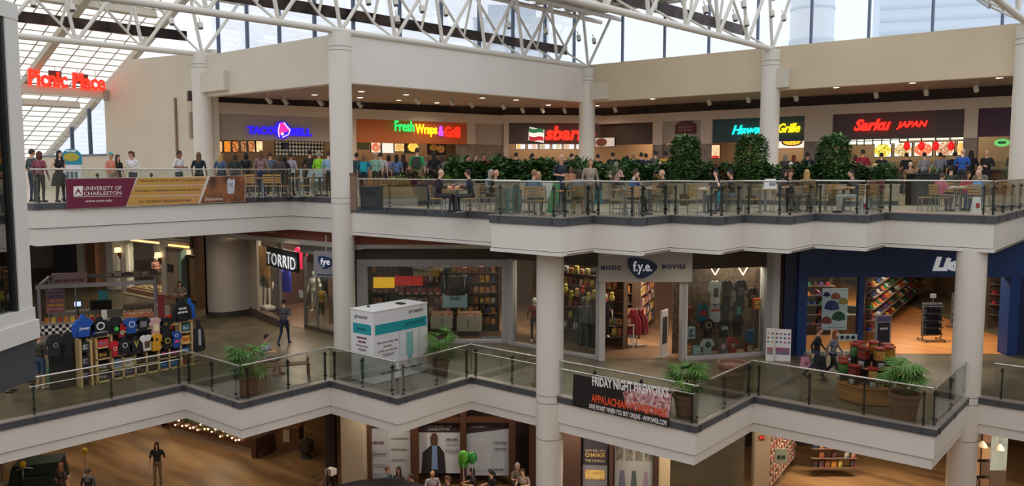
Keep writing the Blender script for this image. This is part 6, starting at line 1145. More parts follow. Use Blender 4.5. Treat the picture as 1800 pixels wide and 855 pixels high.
UP = [ # x, depth, facing, pose, top, bottom, hair, hair colour, label, extras
 (60,27.4,150,'stand','#4a5058',JN,'short',BR,'man in a grey shirt at the left end of the upper gallery',{}),
 (73,26.9,170,'stand','#8a4a5a','#1c1a1e','bob','#5a3424','woman in a red and white patterned top near the lift',{'s':.95,'sleeve':'l'}),
 (107,27.2,70,'hold','#1e1c20','#26242a','long',BK,'dark-haired woman in black holding a pale bag beside the promo sign',{'s':.97,'sleeve':'n','skirt':'#1e1c20'}),
 (198,31.2,80,'stand','#d98a74','#8a8078','cap','#4f9aa0','woman in a salmon shirt and teal cap',{'s':.98}),
 (210,32.0,70,'stand','#201c20','#2a2a30','long',BK,'dark-haired woman in black behind the salmon shirt',{'s':.94}),
 (236,31.4,-10,'hold','#dcd8dc','#2a3040','curly','#5a3424','woman in a white blouse with curly brown hair',{'s':1.0,'sleeve':'l'}),
 (317,31.4,75,'hold','#dcdce2','#3a4440','short',BK,'man in a white shirt with dark trousers',{'s':1.02,'skin':4}),
 (352,30.8,180,'stand','#1d2130','#20222a','long','#6b4a30','long-haired woman in a navy top seen from behind',{'s':.98}),
 (390,31.8,165,'stand','#4a5a78','#2a3040','long',BL,'blonde woman in blue and olive seen from behind',{'s':.97}),
 (415,33.2,180,'stand','#26332e','#222426','bob',BR,'brown-haired person in dark green at the pink-bell queue',{'s':.97}),
 (434,33.6,170,'hold','#191a1e','#1e2026','bob',BK,'black-haired person in black at the pink-bell queue',{'s':1.0}),
 (461,32.8,175,'stand','#8a6a6e','#2a3a6a','long','#6b4426','tall long-haired woman in a floral top',{'s':1.04}),
 (477,35.2,180,'reach','#5a6878','#2a3040','short',BR,'man in a slate blue shirt at the pink-bell counter',{'s':1.03}),
 (493,33.4,170,'hold','#4a4448','#2a282c','bob','#4a3426','person in grey with a red bag in the queue',{'s':.95}),
 (502,33.8,-170,'stand','#1f2028','#7a5a52','long',BK,'girl in a dark top and pink shorts',{'s':.92,'legs':'s'}),
 (513,33.9,165,'stand','#a8a2b4','#b4b0ae','short',BR,'man in a lilac polo and pale trousers',{'s':1.0}),
 (546,35.0,180,'hold','#33312a','#26241f','short',BK,'broad man in a dark olive shirt',{'s':1.08}),
 (562,33.2,150,'stand','#8fd42a','#2c2a26','short',GY,'man in a bright lime shirt',{'s':1.03}),
 (579,32.4,160,'stand','#8fb0cc','#2a3448','short',BR,'man in a pale blue shirt half hidden by the tall column',{'s':1.02}),
 (628,33.6,170,'stand','#3a4048','#2a2c30','short',BK,'man in dark grey just right of the tall column',{'s':1.0}),
 (641,32.2,180,'stand','#2a6f80','#2a3038','bob','#8a5a3a','woman in blue-green with a bright teal backpack',{'s':.96,'pack':'#1fa0b0'}),
 (661,34.6,170,'stand','#8fb8a8','#3a4038','bald',GY,'grey-haired man in a pale green shirt',{'s':1.02}),
 (670,35.0,175,'stand','#c8c8c4','#3a3a3c','short',BK,'man in a white shirt with a shoulder strap',{'s':1.02}),
 (684,35.6,180,'stand','#a08a98','#2a282e','bob',BK,'black-haired woman in lilac',{'s':.98}),
 (698,35.2,165,'stand','#5a7aa8','#2a3040','long',BK,'long-haired girl in a blue top',{'s':.98}),
 (709,35.8,150,'hold','#2a2224','#2a2628','long','#3a2218','woman in dark brown beside the girl in blue',{'s':1.0}),
 (734,33.4,170,'stand','#1f9a56','#8f7f5c','short',BR,'tall man in a green shirt with a dark backpack',{'s':1.11,'legs':'s','pack':'#3a3d38'}),
 (751,35.8,160,'stand','#7a6a6e','#2c2a2e','bob','#7a5a3a','woman in a patterned mauve top',{'s':.98}),
 (764,35.6,180,'stand','#17171a','#1c1c20','long',BK,'dark-haired person in black right of the green shirt',{'s':1.04}),
 (778,36.6,170,'stand','#8a8a84','#2a2c30','long','#4a3426','woman in a grey top above the hedge',{'s':.98}),
 (793,37.0,180,'stand','#16181b','#1c1e22','bob',BK,'woman in black above the hedge',{'s':1.0}),
 (806,37.2,160,'stand','#4a648a','#2a3040','short',BR,'man in a mid blue shirt above the hedge',{'s':1.0}),
 (821,37.6,80,'reach','#a8223a','#2a2628','short',BK,'person in a crimson shirt raising an arm above the hedge',{'s':.99}),
 (851,38.2,10,'stand','#9a2230','#2a2628','short',BK,'dark-haired server in a red shirt by the stone wall',{'s':1.03,'skin':3}),
 (871,38.2,170,'stand','#1d2426','#22262a','short',BK,'person in black left of the pizza counter',{'s':.97}),
 (879,38.6,180,'stand','#2a2c34','#22262a','short',BK,'tall person in charcoal left of the pizza counter',{'s':1.05}),
 (907,38.4,170,'stand','#241f1e','#22222a','short',BK,'person in dark brown at the pizza counter',{'s':1.06}),
 (935,37.6,130,'stand','#3f6a68','#2a3034','short',BK,'man in a dull teal shirt at the pizza counter',{'s':1.03}),
 (1004,39.4,90,'stand','#33343a','#26262a','short',BK,'dark-haired man just left of the pizza column',{'s':1.04}),
 (1013,39.8,120,'stand','#1f2024','#26262a','bob',BK,'person in black touching the pizza column',{'s':1.0}),
 (1050,39.0,150,'stand','#1c2226','#26262a','short',BK,'person in black right of the pizza column',{'s':1.02}),
 (1076,38.8,170,'stand','#18191c','#202024','short',BK,'tall person in black in the orange passage',{'s':1.07}),
 (1101,38.4,170,'stand','#5a5456','#2a2a2e','bob',BK,'person in grey at the passage door',{'s':.98}),
 (1112,37.6,0,'hold','#2f4a3e','#2a2c2a','bald',GY,'bald man in a dark green shirt facing us',{'s':1.06}),
 (1126,37.2,180,'stand','#16161a','#1c1c22','short',BK,'person in black right of the dark green shirt',{'s':1.05}),
 (1134,36.6,170,'stand','#20283a','#22242c','short',BK,'person in navy left of the grey-olive shirt',{'s':1.02}),
 (1151,37.0,180,'stand','#5f5a4e','#2c2a28','short',BK,'man in a grey-olive shirt',{'s':1.09}),
 (1169,35.4,160,'stand','#e0a010','#2a2a30','short',BK,'person in a bright yellow shirt',{'s':1.06,'skin':4}),
 (1340,39.0,180,'stand','#26242a','#222228','short',BK,'person in dark clothes left of the teal sign column',{'s':1.0}),
 (1378,38.8,170,'stand','#4a4648','#26262a','bob',GY,'grey-haired person below the noodle bowl',{'s':1.02}),
 (1393,38.2,180,'stand','#17171b','#202026','long',RB,'woman in black with long reddish hair',{'s':1.0}),
 (1417,37.8,175,'stand','#1c2438','#20242e','short',BK,'broad man in a navy shirt left of the clipped tree',{'s':1.06}),
 (1433,38.0,170,'stand','#16181e','#20242e','bob',BK,'person in black touching the clipped tree',{'s':1.02}),
 (1489,38.4,180,'stand','#1a1a1e','#22222a','short',BK,'person in black right of the clipped tree',{'s':1.0}),
 (1500,37.4,170,'stand','#b08a8c','#2a2a2e','bob','#4a2a20','person in dusty pink left of the red shirt',{'s':.99}),
 (1514,36.8,180,'hold','#8a1228','#22222a','short',BK,'large man in a deep red shirt at the japanese counter',{'s':1.12,'skin':3}),
 (1546,36.8,175,'stand','#16171b','#22242c','short',BK,'man in a black shirt before the salad panel',{'s':1.04}),
 (1590,37.0,180,'stand','#1a1a20','#22242c','short',BK,'person in black before the second dish panel',{'s':1.04}),
 (1621,36.4,180,'stand','#8a8d94','#30323a','short',BK,'man in a light grey shirt before the orange dish panel',{'s':1.04}),
 (1649,36.4,170,'stand','#7a8496','#30323a','short',BK,'man in a blue-grey shirt before the fourth dish panel',{'s':1.04}),
 (1656,37.2,180,'stand','#5a6478','#30323a','short','#2a2220','person half hidden behind the blue-grey shirt',{'s':1.05}),
 (1674,36.2,165,'stand','#1c2434','#22242c','short',BK,'man in a navy shirt left of the royal blue shirt',{'s':1.05}),
 (1688,34.2,140,'hold','#1f52a8','#2a3040','bald','#b8937a','stout balding man in a royal blue shirt',{'s':1.1}),
 (1703,35.0,170,'stand','#15151a','#1a1a1e','long',BK,'woman in black right of the royal blue shirt',{'s':1.07}),
 (1731,34.6,-60,'hold','#1f222c','#1f222c','bald',GY,'balding man in a dark suit by the stone pier',{'s':1.08,'sleeve':'l'}),
 (1774,35.6,90,'stand','#17181e','#1c1c22','cap','#1c1c22','person in black with a cap at the right column',{'s':1.1}),
]
for i, (x, D, f, pose, top, bot, hr, hcl, lab, ex) in enumerate(UP):
    person(at_depth(x, D, LW_Z), f, pose, top, bot, hr, hcl, lab, group=GA if x < 590 else GQ, **({'skin': (i*5) % 4} | ex))
GT = 'people sitting at the terrace tables'
SEATQ = [ # seated behind the planters on the raised strip: x, depth, facing, top, hair, hair colour, label, extras
 (1158,33.6,160,'#d8d8d6','bob','#b8a48a','fair woman in a black and white top seated behind the planter',{'sleeve':'l'}),(1222,34.4,170,'#a8a49a','long',BL,'blonde person seated right of the first clipped tree',{}),(1232,34.0,175,'#3a3436','short',BK,'dark-haired person seated right of the first clipped tree',{}),(1264,33.8,120,'#c8203e','bob','#3a2a26','woman in a bright red shirt seated behind the planter',{}),
 (1290,35.2,-20,'#c89a94','bob',GY,'person in pale pink near the second clipped tree',{}),(1389,34.0,-30,'#8a8480','cap','#e0dcd6','person in a white cap seated behind the planter',{}),(1500,33.6,160,'#4a3430','long',RB,'red-haired woman seated behind the brown shirt',{}),(1536,33.4,170,'#4a6a66','curly','#c8a878','child with curly blond hair in a green patterned top',{'s':.95}),(1597,33.8,150,'#8a6a58','short','#c0a888','fair-haired old man seated left of the grey shirt',{}),
 (1003,31.5,170,'#e08a84','bob','#6a4a3a','child in a pink top behind the standing man',{'s':.85}),(1082,33.0,0,'#c8a0a0','bob',GY,'person in pale pink seated behind the spiky plant',{}),(1444,33.0,170,'#5a4438','short',BR,'person in brown seated behind the clipped tree',{})]
for x, D, f, top, hr, hcl, lab, ex in SEATQ:
    chair(x, D, f, 'slatted chair of the '+lab, LW_Z)
    person(at_depth(x, D, LW_Z), f, 'sit', top, '#2a2a2e', hr, hcl, lab, group='people seated behind the planters', **({'skin': int(x) % 3} | ex))
SEAT = [(770,26.5,80,'sit','#221f28','#2a2a30','bald','#6a4a3a','balding man in dark clothes at the left terrace table',{'sleeve':'l'}),(828,26.4,-100,'sit','#2c3038','#3a3a3e','short','#3a241c','man in charcoal leaning over the left terrace table',{'sleeve':'l'}),(868,25.7,60,'sit','#16171a','#8a8068','bald','#c8a890','bald man in black with khaki trousers',{}),
 (859,26.6,60,'sit','#9aa4ac','#4a4a50','bob',GY,'person in a pale checked shirt behind the bald man in black',{'sleeve':'l'}),(937,24.5,160,'sit','#3f6a8a','#2a3a5a','short','#8a6a4a','person in a blue and white striped top at the railing',{}),(949,25.3,-40,'sit','#c8c0b8','#5a5a60','bob','#c8a070','fair-haired person behind the striped top',{'s':.95}),(1017,24.1,175,'sit','#8a8c94','#6a6c74','bob',BR,'woman in a grey and black patterned dress seen from behind',{'legs':'s'}),
 (1106,25.0,70,'chin','#1d4f9a','#3a3a40','short',BR,'man in a blue shirt resting his hand on his chin',{}),(1168,27.1,-80,'sit','#23262e','#7a6f58','bald','#c8a890','bald man in a dark jacket with khaki trousers',{'sleeve':'l'}),(1262,25.5,-40,'chin','#3a3440','#2a3a5a','long',BK,'dark-haired girl leaning over the middle table',{}),(1288,26.8,-100,'sit','#20242e','#6a7888','short',BK,'person in navy and denim right of the middle table',{'sleeve':'l'}),
 (1387,25.5,-10,'sit','#241c1e','#1e1c20','curly','#5a3022','curly-haired woman in black facing the camera',{}),(1371,27.2,60,'sit','#4a4a54','#2a2a30','bob',BK,'black-haired woman behind the white box',{}),(1418,26.8,175,'sit','#8a6a4a','#3a2a24','long',BL,'blonde woman seen from behind on the terrace',{}),(1500,26.1,-85,'sit','#3f362e','#a8a8a4','short',BK,'man in a brown shirt and pale trousers',{}),
 (1650,27.0,110,'sit','#c8647e','#5a5a60','short','#4a3a30','person in a pink top at the rightmost table',{'s':.92}),(1696,28.8,10,'sit','#b82a48','#2a2a30','long','#3a2a20','woman in a crimson top behind the rightmost table',{'s':.95}),(1722,27.6,-80,'sit','#6f7478','#4a5a78','bald',GY,'person in a grey sweater bending over the rightmost table',{'sleeve':'l'}),(1668,30.4,140,'sit','#3a3d2c','#2a2c30','short',BK,'man in an olive sweater with a white stripe seated behind',{'sleeve':'l','s':1.1}),(1722,30.6,-60,'sit','#7a7058','#4a4438','bald','#b0a89a','grey-haired man in a tan jacket',{'sleeve':'l','s':1.1})]
for x, D, f, pose, top, bot, hr, hcl, lab, ex in SEAT:
    D = clear_depth(x, D, .8 if abs(f) <= 70 else .45); chair(x, D, f, 'slatted chair of the '+lab)
    person(at_depth(x, D, TE_Z), f, pose, top, bot, hr, hcl, lab, group=GT, **({'skin': int(x) % 3} | ex))
person(at_depth(985,26.2,TE_Z), 40, 'hold', '#262c38', '#2c3c58', 'bald', '#b08a72', 'standing bald man in a dark polo shirt beside the railing', 1.06, 1)
person(at_depth(1037,26.0,TE_Z), 20, 'stand', '#9a8c7c', '#8a7c6c', 'bob', '#8a6a42', 'standing woman in a loose beige top beside the railing', .98, 0, 'l')
# middle gallery
FP = lambda x, y: on_floor(x, y, 0)
person(FP(500,607), 175, 'walk', '#4f4a4e', '#1f2c44', 'short', BK, 'man in a grey polo and jeans walking away from us', 1.05, 1)
person(FP(73,684), 165, 'stand', '#3f3d34', '#3a4a66', 'cap', '#232330', 'man in an olive tee and denim shorts beside the kiosk', 1.02, 1, legs='s', shoes='#d0ccc4')
person(FP(50,672), 150, 'stand', '#2a2c34', '#8a6a5a', 'bob', BR, 'person in dark clothes left of the olive tee', .95, 1, legs='s')
person(FP(17,690), 100, 'stand', '#4a4e58', '#5a2a2a', 'short', BK, 'person half hidden by the lift', 1.0, 1, legs='s')
person(FP(466,658), 75, 'sit', '#a8aab0', '#6a5a50', 'short', BK, 'seated person in a pale grey shirt on the bench', 1.0, 1, legs='s', shoes='#a8603a')
person(FP(318,560)+Vector((0,0,0)), 10, 'hold', '#8a8078', '#2a2a30', 'long', BR, 'woman standing behind the shirt kiosk', 1.0, 0)
person(FP(1434,668), 60, 'walk', '#1a1e2a', '#26324a', 'short', '#5a2a24', 'person in a black jacket walking arm in arm', 1.02, 1, 'l')
person(FP(1463,670), 50, 'walk', '#6a6a72', '#1c1c22', 'long', '#7a3a22', 'red-haired person in a grey top walking arm in arm', .98, 2, 'l')
small('pink_bag', 'pink bag carried by the walking couple', 'bag', 1424, 26.8, .35, bag(.3,.34,'#c88aa0','#a86a80')); small('black_bag', 'black bag carried by the red-haired walker', 'bag', 1452, 26.2, .45, bag(.34,.4,'#17161a','#17161a'))
t = thing('green_bag', 'large green plastic bag on the floor beside the kiosk', 'bag', TR(FP(101,672), YAW)); MB().lathe([(.2,0),(.3,.12),(.29,.4),(.2,.62),(.08,.74),(.1,.8)], 14).obj('sack', M('#14804a', .35, var=.2, scale=6), t, True); MB().path([(-.06,0,.76),(0,0,.9),(.06,0,.76)], .012).obj('handle', M('#14804a', .35), t)
# ================================================================== goods inside the shops
PAL = ['#8a2a24','#b0402a','#c88a3a','#d8b860','#5a6a3a','#2a4a5a','#3a3a6a','#6a3a4a','#a89a84','#c8c0b0','#2a2826','#5a4438','#7a2a3a','#9a6a3a']
GM_ = [MB().box(-.08,.08,-.06,.06,0,.24).box(-.06,.06,-.064,-.06,.06,.17).mesh('packet', M(c, .45, col2=PAL[(i*5+3) % 14], scale=9)) for i, c in enumerate(PAL)]
def shelf_unit(fr, s0, s1, d, zs, label, glabel, group, step=.2, col='#4a3626', pal=None, zmax=None, rs=1, skip=.06):
    rng = random.Random(rs); t = thing('shelf_unit', label, 'shelf', fr.M); top = zs[-1]+.4
    MB().box(s0,s1,d+.28,d+.32,0,top).obj('back_panel', M(col, .7), t)
    for x in (s0, s1-.04): MB().box(x,x+.04,d,d+.3,0,top).obj('side_panel', M(col, .7), t)
    for z in zs: MB().box(s0+.04,s1-.04,d,d+.28,z-.03,z).obj('shelf', M('#6a5240', .6), t)
    for z in zs:
        x = s0+.18
        while x < s1-.15:
            if rng.random() > skip:
                o = link('packet', rng.choice(pal or GM_)); o.matrix_world = fr.M @ Matrix.Translation((x, d+.1, z+.001)) @ Matrix.Diagonal((rng.uniform(.95,1.3), 1, rng.uniform(.8,1.35), 1)); tag(o, glabel, 'packet', group)
            x += step
a, b = FL.px(650, 500, 2.2)[0], FL.px(878, 500, 2.2)[0]
shelf_unit(FL, a, b, 2.2, (.35,.8,1.25,1.7,2.15,2.55), 'tall shelf unit behind the big left record shop window', 'small colourful packet on the shelves behind the big left window', 'packets behind the big left window', .24, rs=1, skip=.08)
q = FL.rect(656,489,692,507,1.9); t = thing('light_box', 'glowing yellow header box in the left record shop window', 'sign', FL.M); MB().box(q[0],q[1],1.95,2.15,q[2],q[3]).obj('box', M('#d8a020', .5, em=.9), t); MB().box(q[0]-.02,q[1]+.02,1.94,2.16,q[2]-.03,q[2]).obj('rail', M('#3a3226', .6), t)
q = FL.rect(694,487,742,503,1.9); t = thing('light_box', 'glowing red header box in the left record shop window', 'sign', FL.M); MB().box(q[0],q[1],1.95,2.15,q[2],q[3]).obj('box', M('#b8241c', .5, em=.5), t); MB().box(q[0]-.02,q[1]+.02,1.94,2.16,q[2]-.03,q[2]).obj('rail', M('#3a3226', .6), t)
for k in range(8): 
    q = FL.rect(700+k*13,508,709+k*13,519,1.9); o = thing('price_tag', 'small red sale tag hanging below the red header box', 'tag', FL.M); o['group'] = 'red sale tags'; MB().box(q[0],q[1],2.0,2.02,q[2],q[3]).obj('card', M('#a83a2c', .5), o); MB().box(q[0]+.02,q[1]-.02,1.995,2.0,q[2]+.03,q[2]+.08).obj('price_strip', M('#e0c8a8', .5), o)
q = FL.rect(726,470,757,486,2.0); t = thing('wall_banner', 'beige banner fragment at the top of the left record shop window', 'banner', FL.M); MB().box(q[0],q[1],2.0,2.05,q[2],q[3]).obj('board', M('#c8b494', .6), t); MB().box(q[1],q[1]+.35,2.0,2.05,q[2],q[3]).obj('yellow_end', M('#c8a02a', .6), t); link('lettering', text_mesh('MUSIC', M('#3a3226', .6), w=(q[1]-q[0])*.8, h=.16, depth=.01), t, Matrix.Translation((q[0]+.06,1.99,q[3]-.2)))
bx(FL, 'wall_blue_panel', FL.px(646,480,2.5)[0], FL.px(775,480,2.5)[0], 2.5, 2.55, 2.85, 4.2, M('#274a6a', .7), None, 'blue wall panel high in the record shop')
q = FL.rect(777,486,822,542,.9); t = thing('hanging_poster', 'large dark poster with a pale blue lower half hanging on two straps', 'poster', FL.M); W_, H_ = q[1]-q[0], q[3]-q[2]
MB().box(q[0],q[1],.9,.93,q[2],q[3]).obj('board', M('#1c1a1e', .5), t); MB().box(q[0]+.02,q[1]-.02,.89,.9,q[2]+.02,q[2]+H_*.45).obj('pale_half', M('#a8c0cc', .5), t); MB().plate([(q[0]+W_*.1,q[2]+H_*.4),(q[0]+W_*.9,q[2]+H_*.4),(q[0]+W_*.8,q[2]+H_*.62),(q[0]+W_*.5,q[2]+H_*.9),(q[0]+W_*.2,q[2]+H_*.62)], .885, .9).obj('dark_shape', M('#4a2a2c', .6, col2='#241a1c', scale=8), t)
for s_, tx in ((.17,'STAR'),(.05,'WARS')): link('lettering', text_mesh(tx, M('#1c1a1e', .5), w=W_*.36, h=H_*.09, depth=.005, bold=.03), t, Matrix.Translation((q[0]+W_*.32,.885,q[2]+H_*(.2+s_))))
for s_ in (.12,.86): MB().path([(q[0]+W_*s_,.9,q[3]-.5),(q[0]+W_*(s_+.06*(1 if s_ > .5 else -1)),.9,q[3]+.05)], .014).obj('strap', M('#c8d0d4', .5), t)
for x0, x1, y0, y1, n_ in ((757,795,556,578,'7'),(803,846,556,583,'1')):
    q = FL.rect(x0,y0,x1,y1,1.2); t = thing('sale_bin', {'7':'left cream sale bin with a big seven','1':'right cream sale bin with a big one'}[n_], 'bin', FL.M); MB().box(q[0],q[1],1.2,1.75,q[2],q[3]).obj('bin_front', M('#b8ac9c', .6), t); MB().box(q[0]+.03,q[1]-.03,1.25,1.7,q[3],q[3]+.12).obj('stock', M('#c8684a', .6, col2='#d8c0a8', scale=10), t); link('lettering', text_mesh(n_, M('#4a5a64', .5), h=(q[3]-q[2])*.5, depth=.01), t, Matrix.Translation(((q[0]+q[1])/2-.06,1.19,q[2]+(q[3]-q[2])*.25))); MB().box(q[0]+.1,q[1]-.1,1.3,1.6,0,q[2]).obj('plinth', M('#3a302a', .7), t)
q = FL.rect(848,592,879,604,.5); t = thing('floor_card', 'small white card at the foot of the left record shop window', 'card', FL.M); MB().box(q[0],q[1],.3,.34,.12,q[3]).obj('card', M('#c8d8e0', .5), t); MB().box(q[0]+.05,q[1]-.05,.295,.3,.2,q[3]-.05).obj('print', M('#8aa0b0', .5), t)
# middle windows
shelf_unit(FM, .2, 3.95, 2.0, (.5,.95,1.4,1.85,2.3,2.75), 'dark shelf unit behind the windows by the white column', 'small packet on the dark shelves by the white column', 'packets behind the windows by the white column', .26, rs=4, skip=.3, pal=GM_[3:4]+GM_[8:14])
for k in range(14): 
    o = thing('plush_toy', 'small hanging plush toy in the window by the white column', 'toy', FM.M @ Matrix.Translation((.3+k*.27, 1.4, 1.95+.12*(k % 3)))); o['group'] = 'plush toys by the white column'; MB().ball((0,0,0), (.1,.09,.12), 10, 8).obj('plush_body', M(['#b8302c','#c8b85a','#a8a034','#c89a6a'][k % 4], .9), o, True); MB().ball((0,0,.16), .075, 10, 8).obj('plush_head', M(['#b8302c','#c8b85a','#a8a034','#c89a6a'][k % 4], .9), o, True)
# entrance
shelf_unit(FE, .3, 1.9, 4.6, (.4,.85,1.3,1.75,2.2), 'left shelf unit inside the record shop entrance', 'small packet on the left shelves inside the entrance', 'packets left inside the entrance', .2, rs=7)
shelf_unit(Frame(*FE.at(3.1,6.5).xy, FRONTAL+70), -3, .4, 0, (.4,.85,1.3,1.75,2.2), 'right shelf unit running back inside the record shop', 'small packet on the shelves running back inside the shop', 'packets on the shelves running back', .3, rs=9)
t = thing('display_table', 'white-legged display table inside the record shop entrance', 'table', FE.M @ Matrix.Translation((.25,2.0,0))); MB().box(0,1.35,0,.7,.85,.9).obj('table_top', M('#8a7a6a', .5), t); MB().box(.03,1.32,.03,.67,.4,.43).obj('lower_shelf', M('#7a7470', .5), t)
for x in (.04,1.31):
    for y in (.04,.66): MB().tube((x,y,0),(x,y,.85),.025,8).obj('leg', M('#c8c4c0', .4), t)
for k in range(10):
    o = link('packet', GM_[k]); o.matrix_world = FE.M @ Matrix.Translation((.35+.13*k, 2.2+.1*(k % 2), .901)); tag(o, 'colourful packet lying on the white-legged display table', 'packet', 'packets on the white-legged table')
t = thing('clothes_rack', 'four-legged clothes rack inside the record shop entrance', 'rack', FE.M @ Matrix.Translation((1.72,2.3,0))); MB().tube((0,0,.1),(0,0,1.6),.025,8).obj('pole', STEEL, t); MB().path([(-.4,0,.06),(.4,0,.06)], .02).path([(0,-.4,.06),(0,.4,.06)], .02).obj('feet', STEEL, t); MB().path([(-.35,0,1.5),(.35,0,1.5)], .015).obj('arm', STEEL, t)
for k, (c, dx) in enumerate((('#7a1424',-.28),('#8a1c2c',-.1),('#64101e',.12),('#7a1826',.3))): garment(FE, 'hoodie', 1118+dx*32, 566, 26, 46, c, 'dark red garment on the clothes rack, %s from the left' % ['first','second','third','fourth'][k], d=2.25+.06*k, group='red garments on the rack')
t = thing('security_panel', 'tall white security panel leaning at the record shop entrance', 'panel', FE.M @ Matrix.Translation((FE.px(1172,600)[0],.55,0)) @ Matrix.Rotation(1.0, 4, 'Z')); MB().box(-.3,.3,-.03,.03,0,1.75).obj('frame', M('#b8b4b0', .4), t); MB().box(-.22,.22,-.035,-.03,.5,1.5).obj('dark_insert', M('#3a3638', .4), t); MB().box(-.34,.34,-.12,.12,0,.05).obj('foot', M('#8a8886', .4), t)
def mannequin(p, f, pose, top, bot, lab, s=1, body='#d8d4cc', hair=None, sleeve='s', legs='l', shoes=None, skirt=None):
    o = person(p, f, pose, top, bot, hair, '#d8d4cc', lab, s, 0, sleeve, legs, skirt, shoes or body); o.name = 'mannequin'; o['category'] = 'mannequin'; sk = M(body, .35)
    for i, sl in enumerate(o.material_slots):
        if i in (0, 7, 8) or (i == 3 and sleeve != 'l') or (i == 2 and sleeve == 'n') or (i == 5 and legs != 'l'): sl.material = sk
    return o
mannequin(FM.at(.72,.6,.12), 10, 'stand', '#7a2428', '#232a3a', 'mannequin in a maroon jacket and dark jeans left of the white column', 1.0, sleeve='l')
mannequin(FM.at(3.0,.7,.12), 0, 'stand', '#3a404c', '#39404e', 'dark armoured figure standing in the window right of the white column', 1.13, '#23252b', sleeve='l', shoes='#1c1d22'); 
t = thing('dark_cape', 'black cape hanging behind the dark armoured figure', 'cape', FM.M @ Matrix.Translation((3.0,.98,.14))); MB().plate([(-.5,0),(.5,0),(.42,.9),(.25,1.6),(-.25,1.6),(-.42,.9)], 0, .04).obj('cloth', M('#111114', .8), t); MB().box(-.2,.2,-.03,.0,1.5,1.62).obj('collar', M('#111114', .8), t)
mannequin(FM.at(3.55,1.35,.55), 0, 'stand', '#17181c', '#1c1e24', 'mannequin in a black shirt behind the dark armoured figure', .95)
# right window: shirts in rows
FRG = [('tee',1257,514,28,42,'#c6c6ca','pale shirt with a portrait print, top row of the right window',(('box','#4a2a2c',.3,.3,.68),)),('tank',1256,551,20,32,'#b4b4ba','grey tank top with a red line, second row',(('box','#a84a44',.8,.62,.76),)),('tee',1277,512,26,40,'#17171a','black shirt right of the portrait shirt',()),('tee',1301,511,26,40,'#1a1a1d','black shirt with grey figures, top row',(('box','#5a565e',.4,.3,.65),)),('tee',1322,523,22,36,'#231c18','dark shirt with an orange figure, top row right',(('ring','#a8742e',.2,.5,'#231c18'),)),('tank',1234,549,18,32,'#1f5f7a','blue and red jersey, second row',(('box','#a83a34',.7,.3,.6),)),('tee',1275,546,20,34,'#141416','black shirt with a pale mark, second row',(('ring','#8a8a88',.1,.6,'#141416'),)),('tee',1297,546,24,36,'#15161a','black shirt with a teal figure, second row',(('box','#3a8090',.3,.3,.7),)),('tee',1244,577,26,34,'#191818','black shirt with a gold ring, third row',(('ring','#a8945a',.22,.68,'#191818'),)),('tee',1272,578,24,32,'#1a1a1c','black shirt with white lettering, third row',(('text','#b8b8ba','~~~',.5,.3,.4),)),('tee',1296,574,24,34,'#121214','plain black shirt, third row right',()),('tee',1243,610,26,30,'#c4c8ca','white shirt with a dark round portrait, bottom row',(('ring','#2a3a38',.2,.65,'#5a6a66'),)),('tank',1270,610,16,26,'#6a6870','grey tank top with a pink rabbit, bottom row',(('ring','#d88aa8',.28,.55,'#e8b8c8'),)),('tee',1287,608,26,32,'#a83226','red shirt with a blue crest, bottom row',(('ring','#3a5a78',.2,.55,'#c89a3a'),))]
for kd, x, y, w_, h, c, lab, pr in FRG: garment(FR, kd, x, y, w_, h, c, lab, pr, d=.55, group='shirts in the right record shop window')
m = MB(FR.M); m.box(.1,FR.px(1345,560,1.1)[0],1.1,1.14,0,3.3); struct('wall_display_back', m, M('#3a3028', .7, col2='#6a5644', scale=7, detail=8), 'patterned back wall of the right record shop window')
for k, x in enumerate((1257,1306)):
    s_, z_ = FR.px(x, 484, .6); t = thing('vee_lamp', 'V-shaped fluorescent lamp in the right window, %s of two' % ['left','right'][k], 'lamp', FR.M @ Matrix.Translation((s_,.6,z_))); t['group'] = 'V-shaped lamps'; MB().tube((-.22,0,.35),(0,0,0),.018,6).obj('tube', M('#ffe0b8', .5, em=4), t); MB().tube((.22,0,.35),(0,0,0),.018,6).obj('tube', M('#ffe0b8', .5, em=4), t); MB().ball((0,0,-.02), .03).obj('joint', M('#555555', .5), t)
for k, (px, c, lab) in enumerate((((1207,575,1221,596),'#a8c4cc','pale blue box with dark squares in the right window'),((1217,608,1231,626),'#8ab4c0','pale blue toy box at the foot of the right window'),((1205,605,1215,624),'#a83a34','red toy box at the foot of the right window'),((1312,580,1326,602),'#3a78a0','blue and yellow framed toy in the right window'),((1311,604,1324,622),'#8a2c28','dark red box right of the red shirt'),((1324,525,1338,545),'#b04a30','orange-red mask in the right window'),((1205,540,1216,562),'#8a3a34','red figure at the left of the right window'))):
    q = FR.rect(*px, .35); t = thing('toy_box', lab, 'toy', FR.M); z0_ = q[2]; MB().box(q[0],q[1],.3,.45,z0_,q[3]).obj('carton', M(c, .5), t); MB().box(q[0]+.04,q[1]-.04,.29,.3,z0_+.06,q[3]-.06).obj('print', M(c, .5, col2=['#2a2a34','#e8e0d0','#e8d050'][k % 3], scale=10), t); MB().tube(((q[0]+q[1])/2,.37,z0_),((q[0]+q[1])/2,.37,.12),.02,6).obj('support', M('#2a2624', .6), t)
